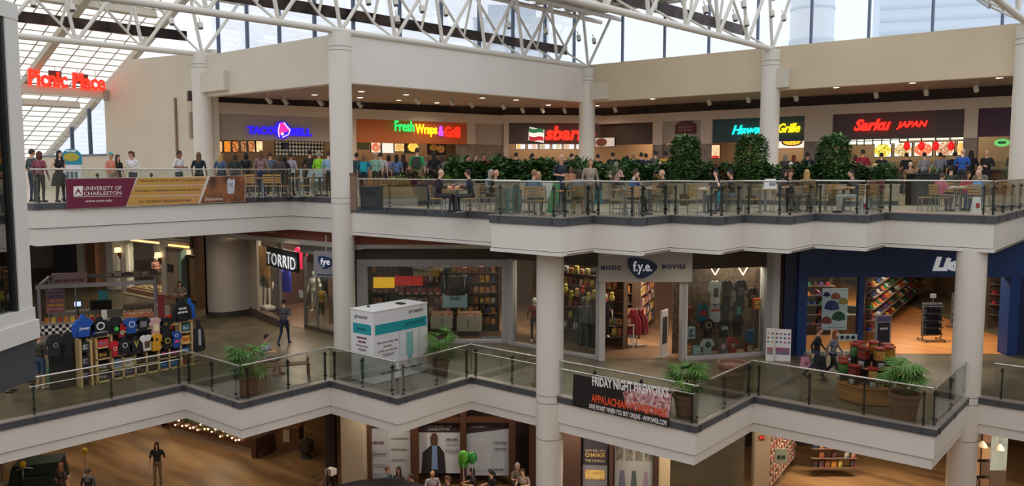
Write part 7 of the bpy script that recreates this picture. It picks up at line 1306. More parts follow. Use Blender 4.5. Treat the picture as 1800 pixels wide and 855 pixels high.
# hat shop
HATM = []
for i, c in enumerate(('#1a1a1e','#22242c','#8a1c24','#1f3a7a','#b8b4ac','#c86a1e','#1f6a3a','#5a2a6a','#c8a02a','#3a1a1e')):
    HATM.append(MB().lathe([(.1,0),(.1,.05),(.085,.1),(.05,.13),(.005,.14)], 12).hexa([(-.07,-.2,-.01),(.07,-.2,-.01),(.09,-.08,.0),(-.09,-.08,.0)],[(-.07,-.2,.002),(.07,-.2,.002),(.09,-.08,.014),(-.09,-.08,.014)]).mesh('baseball_cap', M(c, .8), True))
def hat_shelf(fr, s0, s1, d, zs, label, glabel, group, step=.25, rs=1, pal=None):
    rng = random.Random(rs); t = thing('hat_shelf', label, 'shelf', fr.M); MB().box(s0,s1,d+.34,d+.38,0,zs[-1]+.35).obj('back_panel', M('#4a3a30', .7), t)
    for z in zs: MB().box(s0,s1,d+.02,d+.34,z-.03,z).obj('shelf', M('#7a6450', .6), t)
    for z in zs:
        x = s0+.15
        while x < s1-.1:
            o = link('baseball_cap', rng.choice(pal or HATM)); o.matrix_world = fr.M @ Matrix.Translation((x, d+.22, z+.012)) @ Matrix.Rotation(rng.uniform(-.3,.3), 4, 'Z'); tag(o, glabel, 'cap', group); x += step
a0, a1 = L_(1418), L_(1418)+9.5
pa, pb_ = on_floor(1535,606,0), on_floor(1645,500,0); FS = Frame(pa.x, pa.y, math.degrees(math.atan2(pb_.y-pa.y, pb_.x-pa.x)))
hat_shelf(FS, 0, 15.5, 0, (.5,.95,1.4,1.85,2.3,2.75), 'long wall of cap shelves running back through the hat shop', 'baseball cap on the long wall of shelves in the hat shop', 'caps on the long wall of the hat shop', .52, 3)
hat_shelf(FLD, L_(1422), L_(1422)+2.3, 3.4, (.5,.9,1.3,1.7,2.1,2.5), 'cap shelf behind the left window of the hat shop', 'baseball cap behind the left window of the hat shop', 'caps behind the left window of the hat shop', .27, 5)
hat_shelf(FLD, FLD.px(1746,540,5.0)[0], FLD.px(1746,540,5.0)[0]+1.6, 5.0, (.6,1.05,1.5,1.95,2.4), 'cap shelf right of the column in the hat shop', 'baseball cap on the shelf right of the column', 'caps right of the column', .3, 8, HATM[:3])
def hat_rack(px, base_y, lab, glab, grp):
    p = on_floor((px[0]+px[1])/2, base_y, .015); D = p.y*.7703-p.x*.6377; w_ = (px[1]-px[0])*D/1443; t = thing('cap_rack', lab, 'rack', TR(p, YAW+.1))
    for x in (-w_/2,w_/2): MB().box(x-.02,x+.02,-.02,.02,.1,1.55).obj('upright', M('#6a6a6e', .4), t); MB().path([(x,-.3,.07),(x,.3,.07)], .02).obj('foot_bar', M('#4a4a4e', .4), t)
    for z in (.3,.58,.86,1.14,1.42): MB().box(-w_/2,w_/2,-.12,.12,z-.015,z).obj('shelf', M('#6a6a6e', .4), t)
    MB().box(-w_/2,w_/2,.1,.12,.2,1.55).obj('back_grid', M('#5a5a5e', .4), t); MB().box(-.12,.12,-.01,.01,1.75,1.92).obj('top_sign', M('#b8b8c0', .4), t); MB().tube((0,0,1.55),(0,0,1.75),.01,6).obj('sign_stem', STEEL, t)
    for x in (-w_/2,w_/2):
        for y in (-.3,.3): MB().ball((x,y,.035), .035, 8, 6).obj('caster', M('#1a1a1a', .5), t)
    for z in (.3,.58,.86,1.14,1.42):
        for k in range(4):
            o = link('baseball_cap', HATM[(k) % 2]); o.matrix_world = TR(p, YAW+.1) @ Matrix.Translation((-w_/2+w_*(k+.5)/4,-.02,z+.012)); tag(o, glab, 'cap', grp)
hat_rack((1620,1654), 600, 'grey wheeled cap rack in the middle of the hat shop', 'black baseball cap on the wheeled rack', 'black caps on the wheeled rack')
hat_rack((1672,1700), 578, 'grey wheeled cap rack half hidden by the right column', 'black baseball cap on the rack by the column', 'black caps on the rack by the column')
t = thing('cash_desk', 'brown cash desk inside the hat shop', 'counter', FLD.M @ Matrix.Translation((L_(1530)+.1,2.6,0))); MB().box(0,1.3,0,.7,0,1.0).obj('body', M('#7a5636', .5), t); MB().box(-.05,1.35,-.05,.75,1.0,1.05).obj('top', M('#a89a8a', .4), t); MB().box(.3,.8,.2,.5,1.05,1.35).obj('till', M('#2a2a2c', .5), t); MB().box(.85,1.2,.2,.5,1.05,1.5).obj('rack', M('#a08a78', .5), t)
q = FLD.rect(1443,507,1490,580,.25); t = thing('cap_poster', 'white poster of six coloured caps in the hat shop window', 'poster', FLD.M); W_, H_ = q[1]-q[0], q[3]-q[2]; MB().box(q[0],q[1],.2,.23,q[2],q[3]).obj('board', M('#c4ccd6', .5, em=.12), t)
for fx, fz, w2, c in ((.16,.86,.14,'#4a3a78'),(.52,.82,.2,'#c85a4a'),(.82,.7,.2,'#c8a850'),(.38,.6,.3,'#2a4a9a'),(.66,.34,.28,'#1a6a44'),(.18,.24,.22,'#a84030')):
    cx, cz, r_ = q[0]+W_*fx, q[2]+H_*fz, W_*w2; MB().plate([(cx-r_,cz-r_*.5)]+[(cx+r_*math.cos(math.pi-math.pi*i/10)*.95, cz-r_*.3+r_*.95*math.sin(math.pi*i/10)) for i in range(11)]+[(cx+r_*1.0,cz-r_*.55),(cx,cz-r_*.75)], .185, .2).obj('cap_picture', M(c, .6), t)
for k in range(6): MB().plate(ring(q[0]+W_*(.3+.12*k), q[2]+H_*.06, .025, .025, 8), .19, .2).obj('printed_dot', M('#1f2a3a', .6), t)
link('lettering', text_mesh('NEW', M('#2a2a3a', .6), w=W_*.2, h=H_*.03, depth=.004), t, Matrix.Translation((q[0]+W_*.74,.195,q[2]+H_*.94)))
q = FLD.rect(1463,587,1512,598,.1); t = thing('strip_sign', 'narrow pale strip sign with team discs across the hat shop window', 'sign', FLD.M); MB().box(q[0],q[1],-.02,.02,q[2],q[3]).obj('board', M('#b8ccd0', .5), t)
for k, c in enumerate(('#1f3a5a','#2a2a34','#1f3a5a','#1a2c44','#b8a83a')): MB().plate(ring(q[0]+(q[1]-q[0])*(.1+.2*k), (q[2]+q[3])/2, .075, .075, 12), -.03, -.02).obj('disc', M(c, .5), t)
o = thing('red_helmet', 'shiny red helmet high in the hat shop window', 'helmet', FLD.M @ Matrix.Translation((FLD.px(1435,515,.6)[0],.6,FLD.px(1435,515,.6)[1]))); MB().ball((0,0,0), (.13,.15,.12), 14, 10).obj('shell', M('#b01c1e', .25), o, True); MB().box(-.1,.1,-.17,-.13,-.1,-.02).obj('face_guard', M('#9a9a9a', .4), o)
# fashion shop
mannequin(FTR.at(FTR.px(564,560,.45)[0],.45,.16), -15, 'stand', '#d0a02a', '#2a2e36', 'white mannequin in a yellow top and dark shorts', 1.02, '#e0dcd2', sleeve='n', legs='s')
mannequin(FTR.at(FTR.px(553,540,1.0)[0],1.0,.5), -10, 'stand', '#c8c4b4', '#c8c4b8', 'tall pale mannequin behind the yellow top', 1.05, '#d8d4c8')
mannequin(FTF.at(FTF.px(470,540,.6)[0],.6,.45), 20, 'stand', '#26302e', '#d8d4c8', 'white mannequin in a dark jacket on a plinth', 1.0, '#d8d4c8')
mannequin(FTF.at(FTF.px(438,540,.5)[0],.5,.32), 30, 'stand', '#5a5658', '#5a565a', 'mannequin in a grey dress at the left fashion window', .98, '#c8a890', skirt='#6a666a'); 
t = thing('plinth', 'low white plinth under the mannequin in the dark jacket', 'plinth', FTF.M @ Matrix.Translation((FTF.px(470,540,.6)[0],.6,0))); MB().box(-.4,.4,-.25,.25,.3,.43).obj('block', M('#cfcdc6', .5), t); MB().box(-.38,.38,-.23,.23,.012,.3).obj('base', M('#3a3430', .6), t)
q = FTF.rect(451,436,472,500,.5); t = thing('model_poster', 'tall warm-lit fashion poster in the left fashion window', 'poster', FTF.M); MB().box(q[0],q[1],.5,.54,q[2],q[3]).obj('print', M('#c8904a', .5, em=.35, col2='#6a3a24', scale=2.2), t); MB().plate([(q[0]+.2,q[2]),(q[1]-.15,q[2]),(q[1]-.2,q[2]+.3),(q[0]+.25,q[2]+.3)], .49, .5).obj('dark_shape', M('#1a1614', .6), t)
garment(FTR, 'tank', 499, 490, 24, 40, '#152a8a', 'royal blue dress hanging in the fashion shop', (), d=1.6, cat='dress'); garment(FTR, 'tee', 528, 454, 24, 34, '#b0144a', 'hot pink garment high in the fashion shop', (), d=2.0)
q = FTR.rect(578,478,590,570,.8); t = thing('pink_poster', 'tall pink-framed poster beside the tall column', 'poster', FTR.M); MB().box(q[0],q[1],.8,.84,q[2],q[3]).obj('board', M('#c09a90', .5, em=.15), t); MB().box(q[0]+.04,q[1]-.04,.79,.8,q[2]+.06,q[3]-.06).obj('print', M('#b08a80', .5, col2='#6a5048', scale=3), t)
q = FTR.rect(524,512,530,523,-.02); t = thing('door_notice', 'small white notice on the fashion shop glass', 'notice', FTR.M); MB().box(q[0],q[1],.02,.04,q[2],q[3]).obj('sheet', M('#c8ccd0', .5), t)
CL2 = ['#3a2a2e','#6a2a34','#1f1f24','#5a4a44','#8a5a3a','#2a3a4a','#a83a4a','#7a6a5a']
for k in range(26):
    u_ = .4+k*.32; kk = 'tee' if k % 2 else 'tank'; me = SHM[kk].copy(); me.materials[0] = M(CL2[k % 8], .85); o = thing('hanging_garment', 'dark garment on the rear rail of the fashion shop', 'garment', TR((-34.8+k*.3, 26.6+.1*(k % 3), 1.1+.9*(k % 2)), 0, 1.3)); o['group'] = 'garments on the rear rail'; link('cloth', me, o)
# far left shop window
mannequin(FAE.at(A_(250),.8,.35), 10, 'hold', '#c8887a', '#6a4a40', 'figure with red hair ornaments in the lit window of the far left shop', .98, '#c89a84', hair='curly')
t = thing('display_case', 'pale green glass case in the lit window of the far left shop', 'case', FAE.M @ Matrix.Translation((A_(272),.7,.35))); MB().box(-.55,.55,0,.5,0,.9).obj('case_body', M('#8aa89e', .5), t); MB().box(-.45,.45,-.02,0,.1,.8).obj('dark_panel', M('#4a5a58', .5), t); MB().box(-.2,.2,-.03,-.02,.2,.7).obj('orange_print', M('#b06a3c', .5), t)
t = thing('coral_cloth', 'coral cloth draped over the pale green case', 'cloth', FAE.M @ Matrix.Translation((A_(274),.9,1.25))); MB().lathe([(.42,0),(.3,.2),(.12,.5),(.03,.8)], 12).obj('drape', M('#b85a4a', .8), t); MB().ball((0,0,.82), .05).obj('knot', M('#b85a4a', .8), t)
for k in range(9):
    o = thing('shell_ornament', 'pale ornament on the sandy floor of the lit window', 'ornament', FAE.M @ Matrix.Translation((A_(243)+k*.42,.3+.1*(k % 2),.35))); o['group'] = 'ornaments on the sandy window floor'; MB().ball((0,0,.08), (.12,.08,.08), 8, 6).obj('shell', M(['#e0c89a','#c8a874','#d8d0c0'][k % 3], .6), o)
# ================================================================== lower concourse
GP = lambda x, y: on_floor(x, y, GR_Z)
GD_ = lambda x, D, z=GR_Z: at_depth(x, D, z)
FG = Frame(*at_depth(640, 31.5, 0).xy, FRONTAL); G_ = lambda x, y=800: FG.px(x, y)[0]
WALN = M('#432519', .5, var=.15, scale=3, stretch=(1,1,.2), name='walnut'); zc0 = -1.1
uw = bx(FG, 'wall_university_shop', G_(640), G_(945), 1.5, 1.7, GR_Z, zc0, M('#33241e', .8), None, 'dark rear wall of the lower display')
for x0, x1 in ((643,653),(722,736),(809,820),(894,906),(930,945)): bx(FG, 'timber_post', G_(x0), G_(x1), -.1, .2, GR_Z, zc0, WALN, uw)
bx(FG, 'timber_beam', G_(640), G_(945), -.05, .15, -3.0, -2.78, M('#4a281a', .5), uw)
for k in range(7): bx(FG, 'ceiling_lath', G_(740)+k*.55, G_(740)+k*.55+.06, .2, 1.5, -2.6+.12*(k % 2), -2.52+.12*(k % 2), M('#7a4028', .5), uw)
for k in range(4): bx(FG, 'roof_lath', G_(740), G_(900), .3+k*.3, .36+k*.3, -2.2, -2.14, M('#7a4028', .5), uw)
def gposter(px, lab, base, parts, lines=()):
    q = FG.rect(*px, .25); t = thing('window_poster', lab, 'poster', FG.M); W_, H_ = q[1]-q[0], q[3]-q[2]; MB().box(q[0],q[1],.22,.26,q[2],q[3]).obj('sheet', M(base, .6, em=.04), t)
    for i, (pts, c) in enumerate(parts): MB().plate([(q[0]+W_*x, q[2]+H_*z) for x, z in pts], .205-.006*i, .22).obj('printed_area', M(c, .6), t)
    for tx, x, z, w_, h, c in lines: link('lettering', text_mesh(tx, M(c, .6), w=W_*w_, h=H_*h, depth=.003), t, Matrix.Translation((q[0]+W_*x,.17,q[2]+H_*z)))
gposter((653,752,722,846), 'grey poster with columns of text, leftmost in the timber display', '#8d8d92', [([(.45,.05),(.97,.05),(.97,.92),(.45,.92)],'#9a9a9e')], [('~~',.05,.72,.3,.04,'#5a3a44'),('5',.05,.48,.08,.09,'#2a2428'),('~~',.14,.5,.25,.03,'#5a3a44'),('~~~',.05,.3,.32,.03,'#6a6a70'),('~~~',.05,.12,.34,.03,'#6a6a70'),('~~~~',.5,.8,.42,.03,'#7a7a80'),('~~~',.5,.6,.4,.03,'#7a7a80'),('~~',.5,.4,.36,.03,'#7a7a80')])
gposter((735,744,809,832), 'poster of a man in a dark suit with a blue shirt on white', '#a8a8ae', [([(0,.82),(1,.82),(1,1),(0,1)],'#2c1720'),([(.08,.0),(.66,.0),(.62,.42),(.5,.55),(.3,.55),(.12,.42)],'#1c1a20'),([(.32,.08),(.47,.08),(.45,.56),(.34,.56)],'#6a7fa8'),([(.31,.56),(.46,.56),(.48,.7),(.44,.8),(.34,.8),(.29,.7)],'#4a3024')], [('UNIVERSITY OF',.2,.92,.6,.04,'#a8a0a4'),('CHARLESTON',.25,.86,.5,.05,'#a8a0a4'),('~~',.66,.66,.28,.05,'#5a5a60'),('DAY AT',.68,.56,.26,.05,'#5a5a60'),('YOGA',.64,.42,.32,.07,'#3a3a40')])
gposter((820,744,894,836), 'pale text poster right of the suited man', '#9a9ea8', [([(0,.8),(1,.9),(1,1),(0,1)],'#2c1720'),([(.05,.1),(.6,.1),(.6,.7),(.05,.7)],'#a4a8b2')], [('UNIVERSITY',.1,.92,.4,.04,'#a8a0a4'),('~~',.66,.62,.3,.04,'#6a6a74'),('~~',.66,.5,.3,.04,'#6a6a74'),('~~~',.5,.1,.4,.04,'#4a4a54')])
bx(Frame(-24.7,19.8,FRONTAL), 'wall_pier_ground', -.15, .7, -.4, .4, GR_Z, zc0, M('#a39480', .6), None, 'beige pier below the tall column'); 
p = GD_(574, 31); struct('wall_dark_pier', MB(TR((p.x,p.y,0), YAW)).box(-.18,.18,-.2,.2,GR_Z,zc0), M('#2c1c15', .6), 'dark brown pier left of the beige pier')
# left: lit bar counter
A0, B0 = GP(322,770), GP(455,806); d_ = (B0-A0); Lb = d_.length; ab = math.atan2(d_.y, d_.x)
t = thing('bar_counter', 'long low bar counter decked with fairy lights', 'counter', TR(A0, ab)); MB().box(-1,Lb,0,.6,0,.5).obj('brick_base', M('#8a7460', .7, var=.1, scale=4), t); MB().box(-1.05,Lb+.05,-.12,.75,.5,.85).obj('timber_top', WALN, t); MB().box(Lb-.3,Lb,-.15,.9,0,.9).obj('end_post', WALN, t)
rng = random.Random(5); hm = leaf_cloud(700, Lb*.55, .25, .16, rng, .12); hm.obj('garland', [M('#3a4a1c', .6), M('#5a5a24', .6)], t, False, Matrix.Translation((Lb*.45,.1,.9)))['kind'] = 'stuff'
LB_ = MB().ball((0,0,0), .035, 8, 6).mesh('fairy_bulb', M('#ffd08a', .4, em=14))
for k in range(22): link('fairy_bulb', LB_, t, Matrix.Translation((-.8+k*(Lb+.6)/22, -.22+.06*rng.random(), .62+.4*rng.random())))
t = thing('floor_slot', 'narrow dark floor bench under the gallery edge', 'bench', TR(GP(300,755), ab)); MB().box(-.9,.9,0,.4,.3,.42).obj('seat', M('#20160f', .6), t); MB().box(-.8,-.7,.05,.35,0,.3).obj('leg', M('#20160f', .6), t); MB().box(.7,.8,.05,.35,0,.3).obj('leg', M('#20160f', .6), t)
# second counter at the far side and dark items
t = thing('wood_counter', 'brown timber counter with cloth items at the right of the bar', 'counter', TR(GD_(480, 36), YAW)); MB().box(-1.4,.9,0,.8,0,1.0).obj('body', M('#6a4428', .5), t); MB().box(-1.45,.95,-.05,.85,1.0,1.06).obj('top', M('#8a5c34', .4), t); MB().box(.2,.5,-.1,0,.4,.95).obj('hanging_cloth', M('#b09a84', .8), t)
t = thing('kettle_pot', 'dark covered pot beside the brown counter', 'pot', TR(GD_(528, 35), YAW)); MB().lathe([(.3,.3),(.36,.5),(.34,.75),(.1,.85),(.05,.95)], 16).obj('pot_body', M('#3a2e26', .5), t, True); MB().lathe([(.25,0),(.1,.3)], 12).obj('stand', M('#2a2018', .6), t)
t = thing('bicycle', 'brown bicycle with a white basket beside the dark pier', 'bicycle', TR(GD_(552, 30.0, GR_Z+.25), YAW+1.0))
def tor(cx, R_, r_, n=22): return MB().path([(cx+R_*math.cos(2*math.pi*i/n), 0, .34+R_*math.sin(2*math.pi*i/n)) for i in range(n+1)], r_, 6)
for cx in (-.5,.5): tor(cx, .33, .022).obj('wheel', M('#3a2418', .5), t); MB().tube((cx,-.04,.34),(cx,.04,.34),.03,8).obj('hub', STEEL, t)
FRB = M('#5a3020', .4); MB().path([(-.5,0,.34),(-.12,0,.34),(-.22,0,.86)], .02).path([(-.12,0,.34),(.36,0,.8),(-.2,0,.76)], .02).path([(.36,0,.95),(.5,0,.34)], .02).obj('frame', FRB, t); MB().path([(.3,-.25,1.02),(.38,0,1.0),(.3,.25,1.02)], .016).obj('handlebar', FRB, t); MB().ball((-.24,0,.9), (.14,.08,.04)).obj('saddle', M('#1a1410', .5), t); MB().box(.42,.72,-.16,.16,.72,.95).obj('basket', M('#c0b8b4', .7), t); MB().box(-.3,.3,-.06,.06,-.25,-.2).obj('plinth', M('#2a1c14', .6), t)
for x_ in (-.25,.25): MB().box(x_-.02,x_+.02,-.03,.03,-.2,.05).obj('support', M('#2a1c14', .6), t)
# green covered machine, stanchions and ropes
t = thing('covered_machine', 'dark green tarpaulin covering a machine at the lower left', 'machine', TR(GP(62,858), YAW+.25)); GRN = M('#16261f', .7, var=.15, scale=3); MB().hexa([(-1.0,0,.0),(.95,0,.0),(.95,1.2,.0),(-1.0,1.2,.0)],[(-.85,.15,.85),(.9,.1,.95),(.85,1.1,1.0),(-.8,1.1,.9)]).obj('tarpaulin', GRN, t); MB().box(-.4,.95,-.3,.1,0,.5).obj('front_cover', GRN, t)
def stanchion(x, y, lab, ball=None):
    p = GP(x, y); t = thing('stanchion', lab, 'stanchion', TR(p)); t['group'] = 'steel stanchions'; MB().tube((0,0,.05),(0,0,.98),.028,10).obj('post', STEEL, t); MB().lathe([(.17,0),(.16,.03),(.04,.07)], 18).obj('base', STEEL, t, True)
    if ball:
        MB().ball((0,0,1.05), .13, 12, 10).obj('ball_top', M(ball, .6), t, True); MB().ball((-.09,.02,1.02), .08, 8, 6).obj('leaf_tuft', M('#2a4a1c', .7), t)
    return p
s1_ = stanchion(151,837,'stanchion topped with a yellow and green ball, farther right','#c8a020'); s2_ = stanchion(42,862,'stanchion topped with a yellow ball in front of the green cover','#d8a814'); s3_ = stanchion(117,838,'plain stanchion between the two yellow-topped ones'); s4_ = stanchion(4,850,'plain stanchion at the lower left corner')
def rope(a, b, lab):
    t = thing('rope', lab, 'rope'); t['group'] = 'white barrier ropes'; pts = [a.lerp(b, f/10)+Vector((0,0,.92-.25*math.sin(math.pi*f/10))) for f in range(11)]; MB().path(pts, .03, 8).obj('cord', M('#b8b0a0', .7), t); MB().ball(tuple(pts[0]), .045).obj('hook', STEEL, t); MB().ball(tuple(pts[-1]), .045).obj('hook', STEEL, t)
rope(s2_, s3_, 'white rope right of the yellow-topped stanchion'); rope(s4_, s2_, 'white rope left of the yellow-topped stanchion')
person(GP(278,853), 10, 'stand', '#15151a', '#6a543c', 'long', BK, 'long-haired woman in a black shirt walking on the lower floor', 1.0, 3)
person(GP(110,892), 160, 'stand', '#3a2a24', '#2a2624', 'long', '#6a4028', 'long-haired person cut off at the lower left edge', .98, 0); person(GP(158,905), 170, 'stand', '#3a3a40', '#2a2a2e', 'short', BR, 'short-haired person cut off at the lower edge', 1.0, 1)
LG = 'people sitting in front of the timber display'
for x, D, f, top, hr, hcl, lab, sk in ((671,30.2,60,'#5a6470','short','#4a3024','person in grey-blue at the left of the timber display',0),(697,30.2,-20,'#5a5a5e','long',BK,'dark-haired woman in grey below the left poster',1),(722,29.4,-80,'#b8b4b0','short',BR,'person in white turned left below the suited man',1),(755,29.8,20,'#b0a8b0','bald','#b08a74','balding man in a pale shirt below the suited man',1),(787,29.2,-40,'#4a3a30','curly','#6a4a34','curly-haired child near the balloons',0),(832,30.0,-70,'#1c1a1e','bob',BK,'person in black right of the balloons',1),(866,29.8,-60,'#17171a','pony',BK,'woman in a black top at the right of the timber display',0),(907,30.6,40,'#6a5a4c','bob',GY,'person beside the white column on the lower floor',1),(922,30.0,-30,'#8a7a70','short',BR,'small head beside the white column on the lower floor',0)):
    person(GD_(x, D), f, 'sit', top, '#2a2a2e', hr, hcl, lab, 1.03, sk, group=LG)
for k, (x, y, c) in enumerate(((812,803,'#5fae3a'),(828,805,'#2f8a3a'),(812,814,'#3f9a3e'))):
    fr = Frame(*GD_(x, 29.0+.15*k, 0).xy, FRONTAL); s_, z_ = fr.px(x, y); o = thing('balloon', 'green balloon, %s of the bunch' % ['upper left','upper right','lower'][k], 'balloon', fr.M @ Matrix.Translation((0,0,z_))); o['group'] = 'green balloons'; MB().ball((0,0,0), (.19,.19,.23), 16, 12).obj('skin', M(c, .25), o, True); MB().ball((0,0,-.24), .025).obj('knot', M(c, .4), o); MB().path([(0,0,-.25),(.03*k,0,-.9)], .005, 4).obj('string', M('#d8d8d8', .6), o)
pb = GD_(650, 22.5, 0); t = thing('round_canopy', 'top edge of a dark round canopy at the bottom of the picture', 'canopy', TR((pb.x,pb.y,0))); MB().lathe([(1.7,-2.5),(1.72,-2.46),(1.2,-2.36),(.1,-2.32)], 40).obj('canopy_top', M('#1c1a19', .5), t, True); MB().tube((0,0,GR_Z),(0,0,-2.34),.08,10).obj('pole', M('#2a2826', .5), t); MB().lathe([(.5,GR_Z),(.1,GR_Z+.1)], 16).obj('foot', M('#2a2826', .5), t)
# right of the centre column: second display
FH = Frame(*at_depth(990, 28.5, 0).xy, FRONTAL-6); H_f = lambda x, y=820: FH.px(x, y)[0]
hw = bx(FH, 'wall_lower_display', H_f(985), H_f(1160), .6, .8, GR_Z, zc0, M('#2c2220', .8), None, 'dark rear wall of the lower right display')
for x0, x1 in ((990,1021),(1071,1078),(1149,1158)): bx(FH, 'timber_post', H_f(x0), H_f(x1), -.1, .2, GR_Z, zc0, M('#3a2419', .6), hw)
q = FH.rect(1024,772,1068,860,.2); t = thing('window_poster', 'dark poster with yellow lettering in the lower right display', 'poster', FH.M); W_, H_ = q[1]-q[0], q[3]-q[2]; MB().box(q[0],q[1],.2,.24,q[2],q[3]).obj('sheet', M('#6a6870', .6), t); MB().box(q[0],q[1],.19,.2,q[2]+H_*.48,q[3]).obj('dark_field', M('#2a2430', .6), t); MB().box(q[0]+W_*.1,q[1]-W_*.1,.185,.2,q[2]+H_*.2,q[2]+H_*.38).obj('gold_print', M('#a87a34', .6, col2='#c8b070', scale=6), t)
for k, tx in enumerate(('HOW WILL YOU','CHANGE','THE WORLD?')): link('lettering', text_mesh(tx, M('#c8a850' if k == 1 else '#a89a7a', .6), w=W_*.8, h=H_*(.08 if k == 1 else .05), depth=.004), t, Matrix.Translation((q[0]+W_*.1,.18,q[2]+H_*(.74-.1*k))))
q = FH.rect(1080,780,1148,860,.2); t = thing('window_poster', 'pale photographic poster of people before cabinets in the lower right display', 'poster', FH.M); W_, H_ = q[1]-q[0], q[3]-q[2]; MB().box(q[0],q[1],.2,.24,q[2],q[3]).obj('sheet', M('#8a8a88', .6, em=.05), t)
for k in range(4): MB().box(q[0]+W_*(.04+.25*k),q[0]+W_*(.22+.25*k),.19,.2,q[2]+H_*.62,q[2]+H_*.92).obj('printed_window', M('#4a4640', .6, col2='#7a7266', scale=7), t)
for k, c in enumerate(('#5a5a70','#3f4a4a','#7a6a80')): MB().plate([(q[0]+W_*(.1+.32*k),q[2]),(q[0]+W_*(.3+.3*k),q[2]),(q[0]+W_*(.26+.3*k),q[2]+H_*.4),(q[0]+W_*(.14+.32*k),q[2]+H_*.4)], .19, .2).obj('printed_figure', M(c, .6), t)
bx(FH, 'wall_cream_ground', H_f(1158), H_f(1178), -.05, .3, GR_Z, zc0, M('#b5a284', .6), None, 'cream pier right of the lower right display')
bx(FH, 'window_13', H_f(1178), H_f(1325), 1.6, 1.64, GR_Z, zc0, SHOPGL, None, 'glass partition on the lower floor'); bx(FH, 'wall_lobby', H_f(1178), H_f(1345), 4.0, 4.2, GR_Z, zc0, M('#7c6a58', .7), None, 'brown lobby wall on the lower floor')
p = GD_(1222, 25.5); t = thing('broad_leaf_plant', 'broad-leaved dark plant at the bottom of the picture', 'plant', TR(p)); rng = random.Random(4)
MB().lathe([(.22,0),(.3,.45),(.3,.5),(.26,.5)], 18).obj('pot', M('#4a4038', .6), t, True); MB().lathe([(.26,.44),(.25,.46)], 14).obj('soil', SOIL, t)
for k in range(13):
    a = k*2.4; m = MB(); L = .75; pts = []
    for f, w_ in ((0,.02),(.3,.12),(.6,.15),(.85,.09),(1,.01)): x = L*f; z = .6*f-.35*f*f; pts += [(x,-w_,z),(x,w_,z)]
    m._a(pts, [(i*2,i*2+2,i*2+3,i*2+1) for i in range(4)]); m.obj('leaf', M('#1c3a22', .35), t, True, Matrix.Translation((0,0,.75+.06*k)) @ Matrix.Rotation(a, 4, 'Z') @ Matrix.Rotation(-.5+.08*(k % 4), 4, 'Y'))
MB().tube((0,0,.4),(0,0,1.5),.04,8).obj('stem', M('#3a3a24', .7), t)
FX = Frame(*at_depth(1325, 29.5, 0).xy, FRONTAL); X_ = lambda x, y=820: FX.px(x, y)[0]
bx(FX, 'wall_shop_pier_ground', X_(1326), X_(1352), -.1, .4, GR_Z, zc0, M('#8a7660', .6), None, 'tan pier with an exit sign on the lower floor')
q = FX.rect(1334,766,1343,773,-.12); t = thing('exit_sign', 'small red exit sign on the tan pier', 'sign', FX.M); MB().box(q[0],q[1],-.16,-.11,q[2],q[3]).obj('box', M('#5a1a16', .5), t); link('lettering', text_mesh('EXIT', M('#e04030', .5, em=1), w=(q[1]-q[0])*.8, h=(q[3]-q[2])*.6, depth=.004), t, Matrix.Translation((q[0]+.02,-.17,q[2]+.03)))
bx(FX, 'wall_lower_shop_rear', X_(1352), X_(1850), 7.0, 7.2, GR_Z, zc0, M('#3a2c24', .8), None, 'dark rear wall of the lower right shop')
FXS = Frame(*FX.at(X_(1372),1.0).xy, FRONTAL+58); RPAL = [MB().box(-.08,.08,-.06,.06,0,.24).mesh('packet', M(c, .45, col2='#d8c8b8', scale=9)) for c in ('#a01c1c','#b8241e','#8a1818')]
shelf_unit(FXS, 0, 4.2, 0, (-5.2,-4.75,-4.3,-3.85,-3.4), 'red stocked shelf in the lower right shop', 'small red packet on the lower shop shelf', 'red packets in the lower shop', .42, rs=11, col='#6a1a18', pal=RPAL, skip=.02)
q = FX.rect(1362,790,1385,815,.6); t = thing('shop_placard', 'pale green placard above the red shelf', 'sign', FX.M); MB().box(q[0],q[1],.6,.64,q[2],q[3]).obj('board', M('#8a9080', .6), t); link('lettering', text_mesh('~~', M('#2a3a2a', .6), w=(q[1]-q[0])*.7, h=(q[3]-q[2])*.4, depth=.004), t, Matrix.Translation((q[0]+.06,.59,q[2]+.12))); MB().tube(((q[0]+q[1])/2,.62,GR_Z),((q[0]+q[1])/2,.62,q[2]),.02,6).obj('pole', STEEL, t)
shelf_unit(FX, X_(1482,830), X_(1575,830), 3.2, (-5.3,-4.9,-4.5,-4.1), 'honey-coloured wooden shelf unit in the lower right shop', 'small article on the honey-coloured shelf', 'articles on the honey-coloured shelf', .26, rs=12, col='#7a5530', skip=.2)
t = thing('goods_bin', 'yellow basket on a wire bin in front of the lower right shop', 'bin', TR(GD_(1640, 25.5, GR_Z), YAW)); MB().box(-.4,.4,-.3,.3,0,.9).obj('wire_bin', M('#4a4238', .6, col2='#7a6a54', scale=9), t); MB().hexa([(-.25,-.2,.95),(.25,-.2,.95),(.25,.2,.95),(-.25,.2,.95)],[(-.32,-.25,1.2),(.32,-.25,1.2),(.32,.25,1.2),(-.32,.25,1.2)]).obj('yellow_basket', M('#c8a018', .5), t)
t = thing('clothes_wall', 'tall rack of brown clothes right of the right column', 'rack', TR(GD_(1755, 28.5, GR_Z), YAW)); MB().box(-.55,.25,.1,.2,0,4.3).obj('back_panel', M('#2c221c', .7), t)
for k in range(12): MB().box(-.5+.35*(k % 2),-.2+.35*(k % 2),-.05,.1,.5+.6*(k//2),.95+.6*(k//2)).obj('folded_cloth', M(['#6a4a34','#8a6a4c','#4a3428'][k % 3], .8), t)
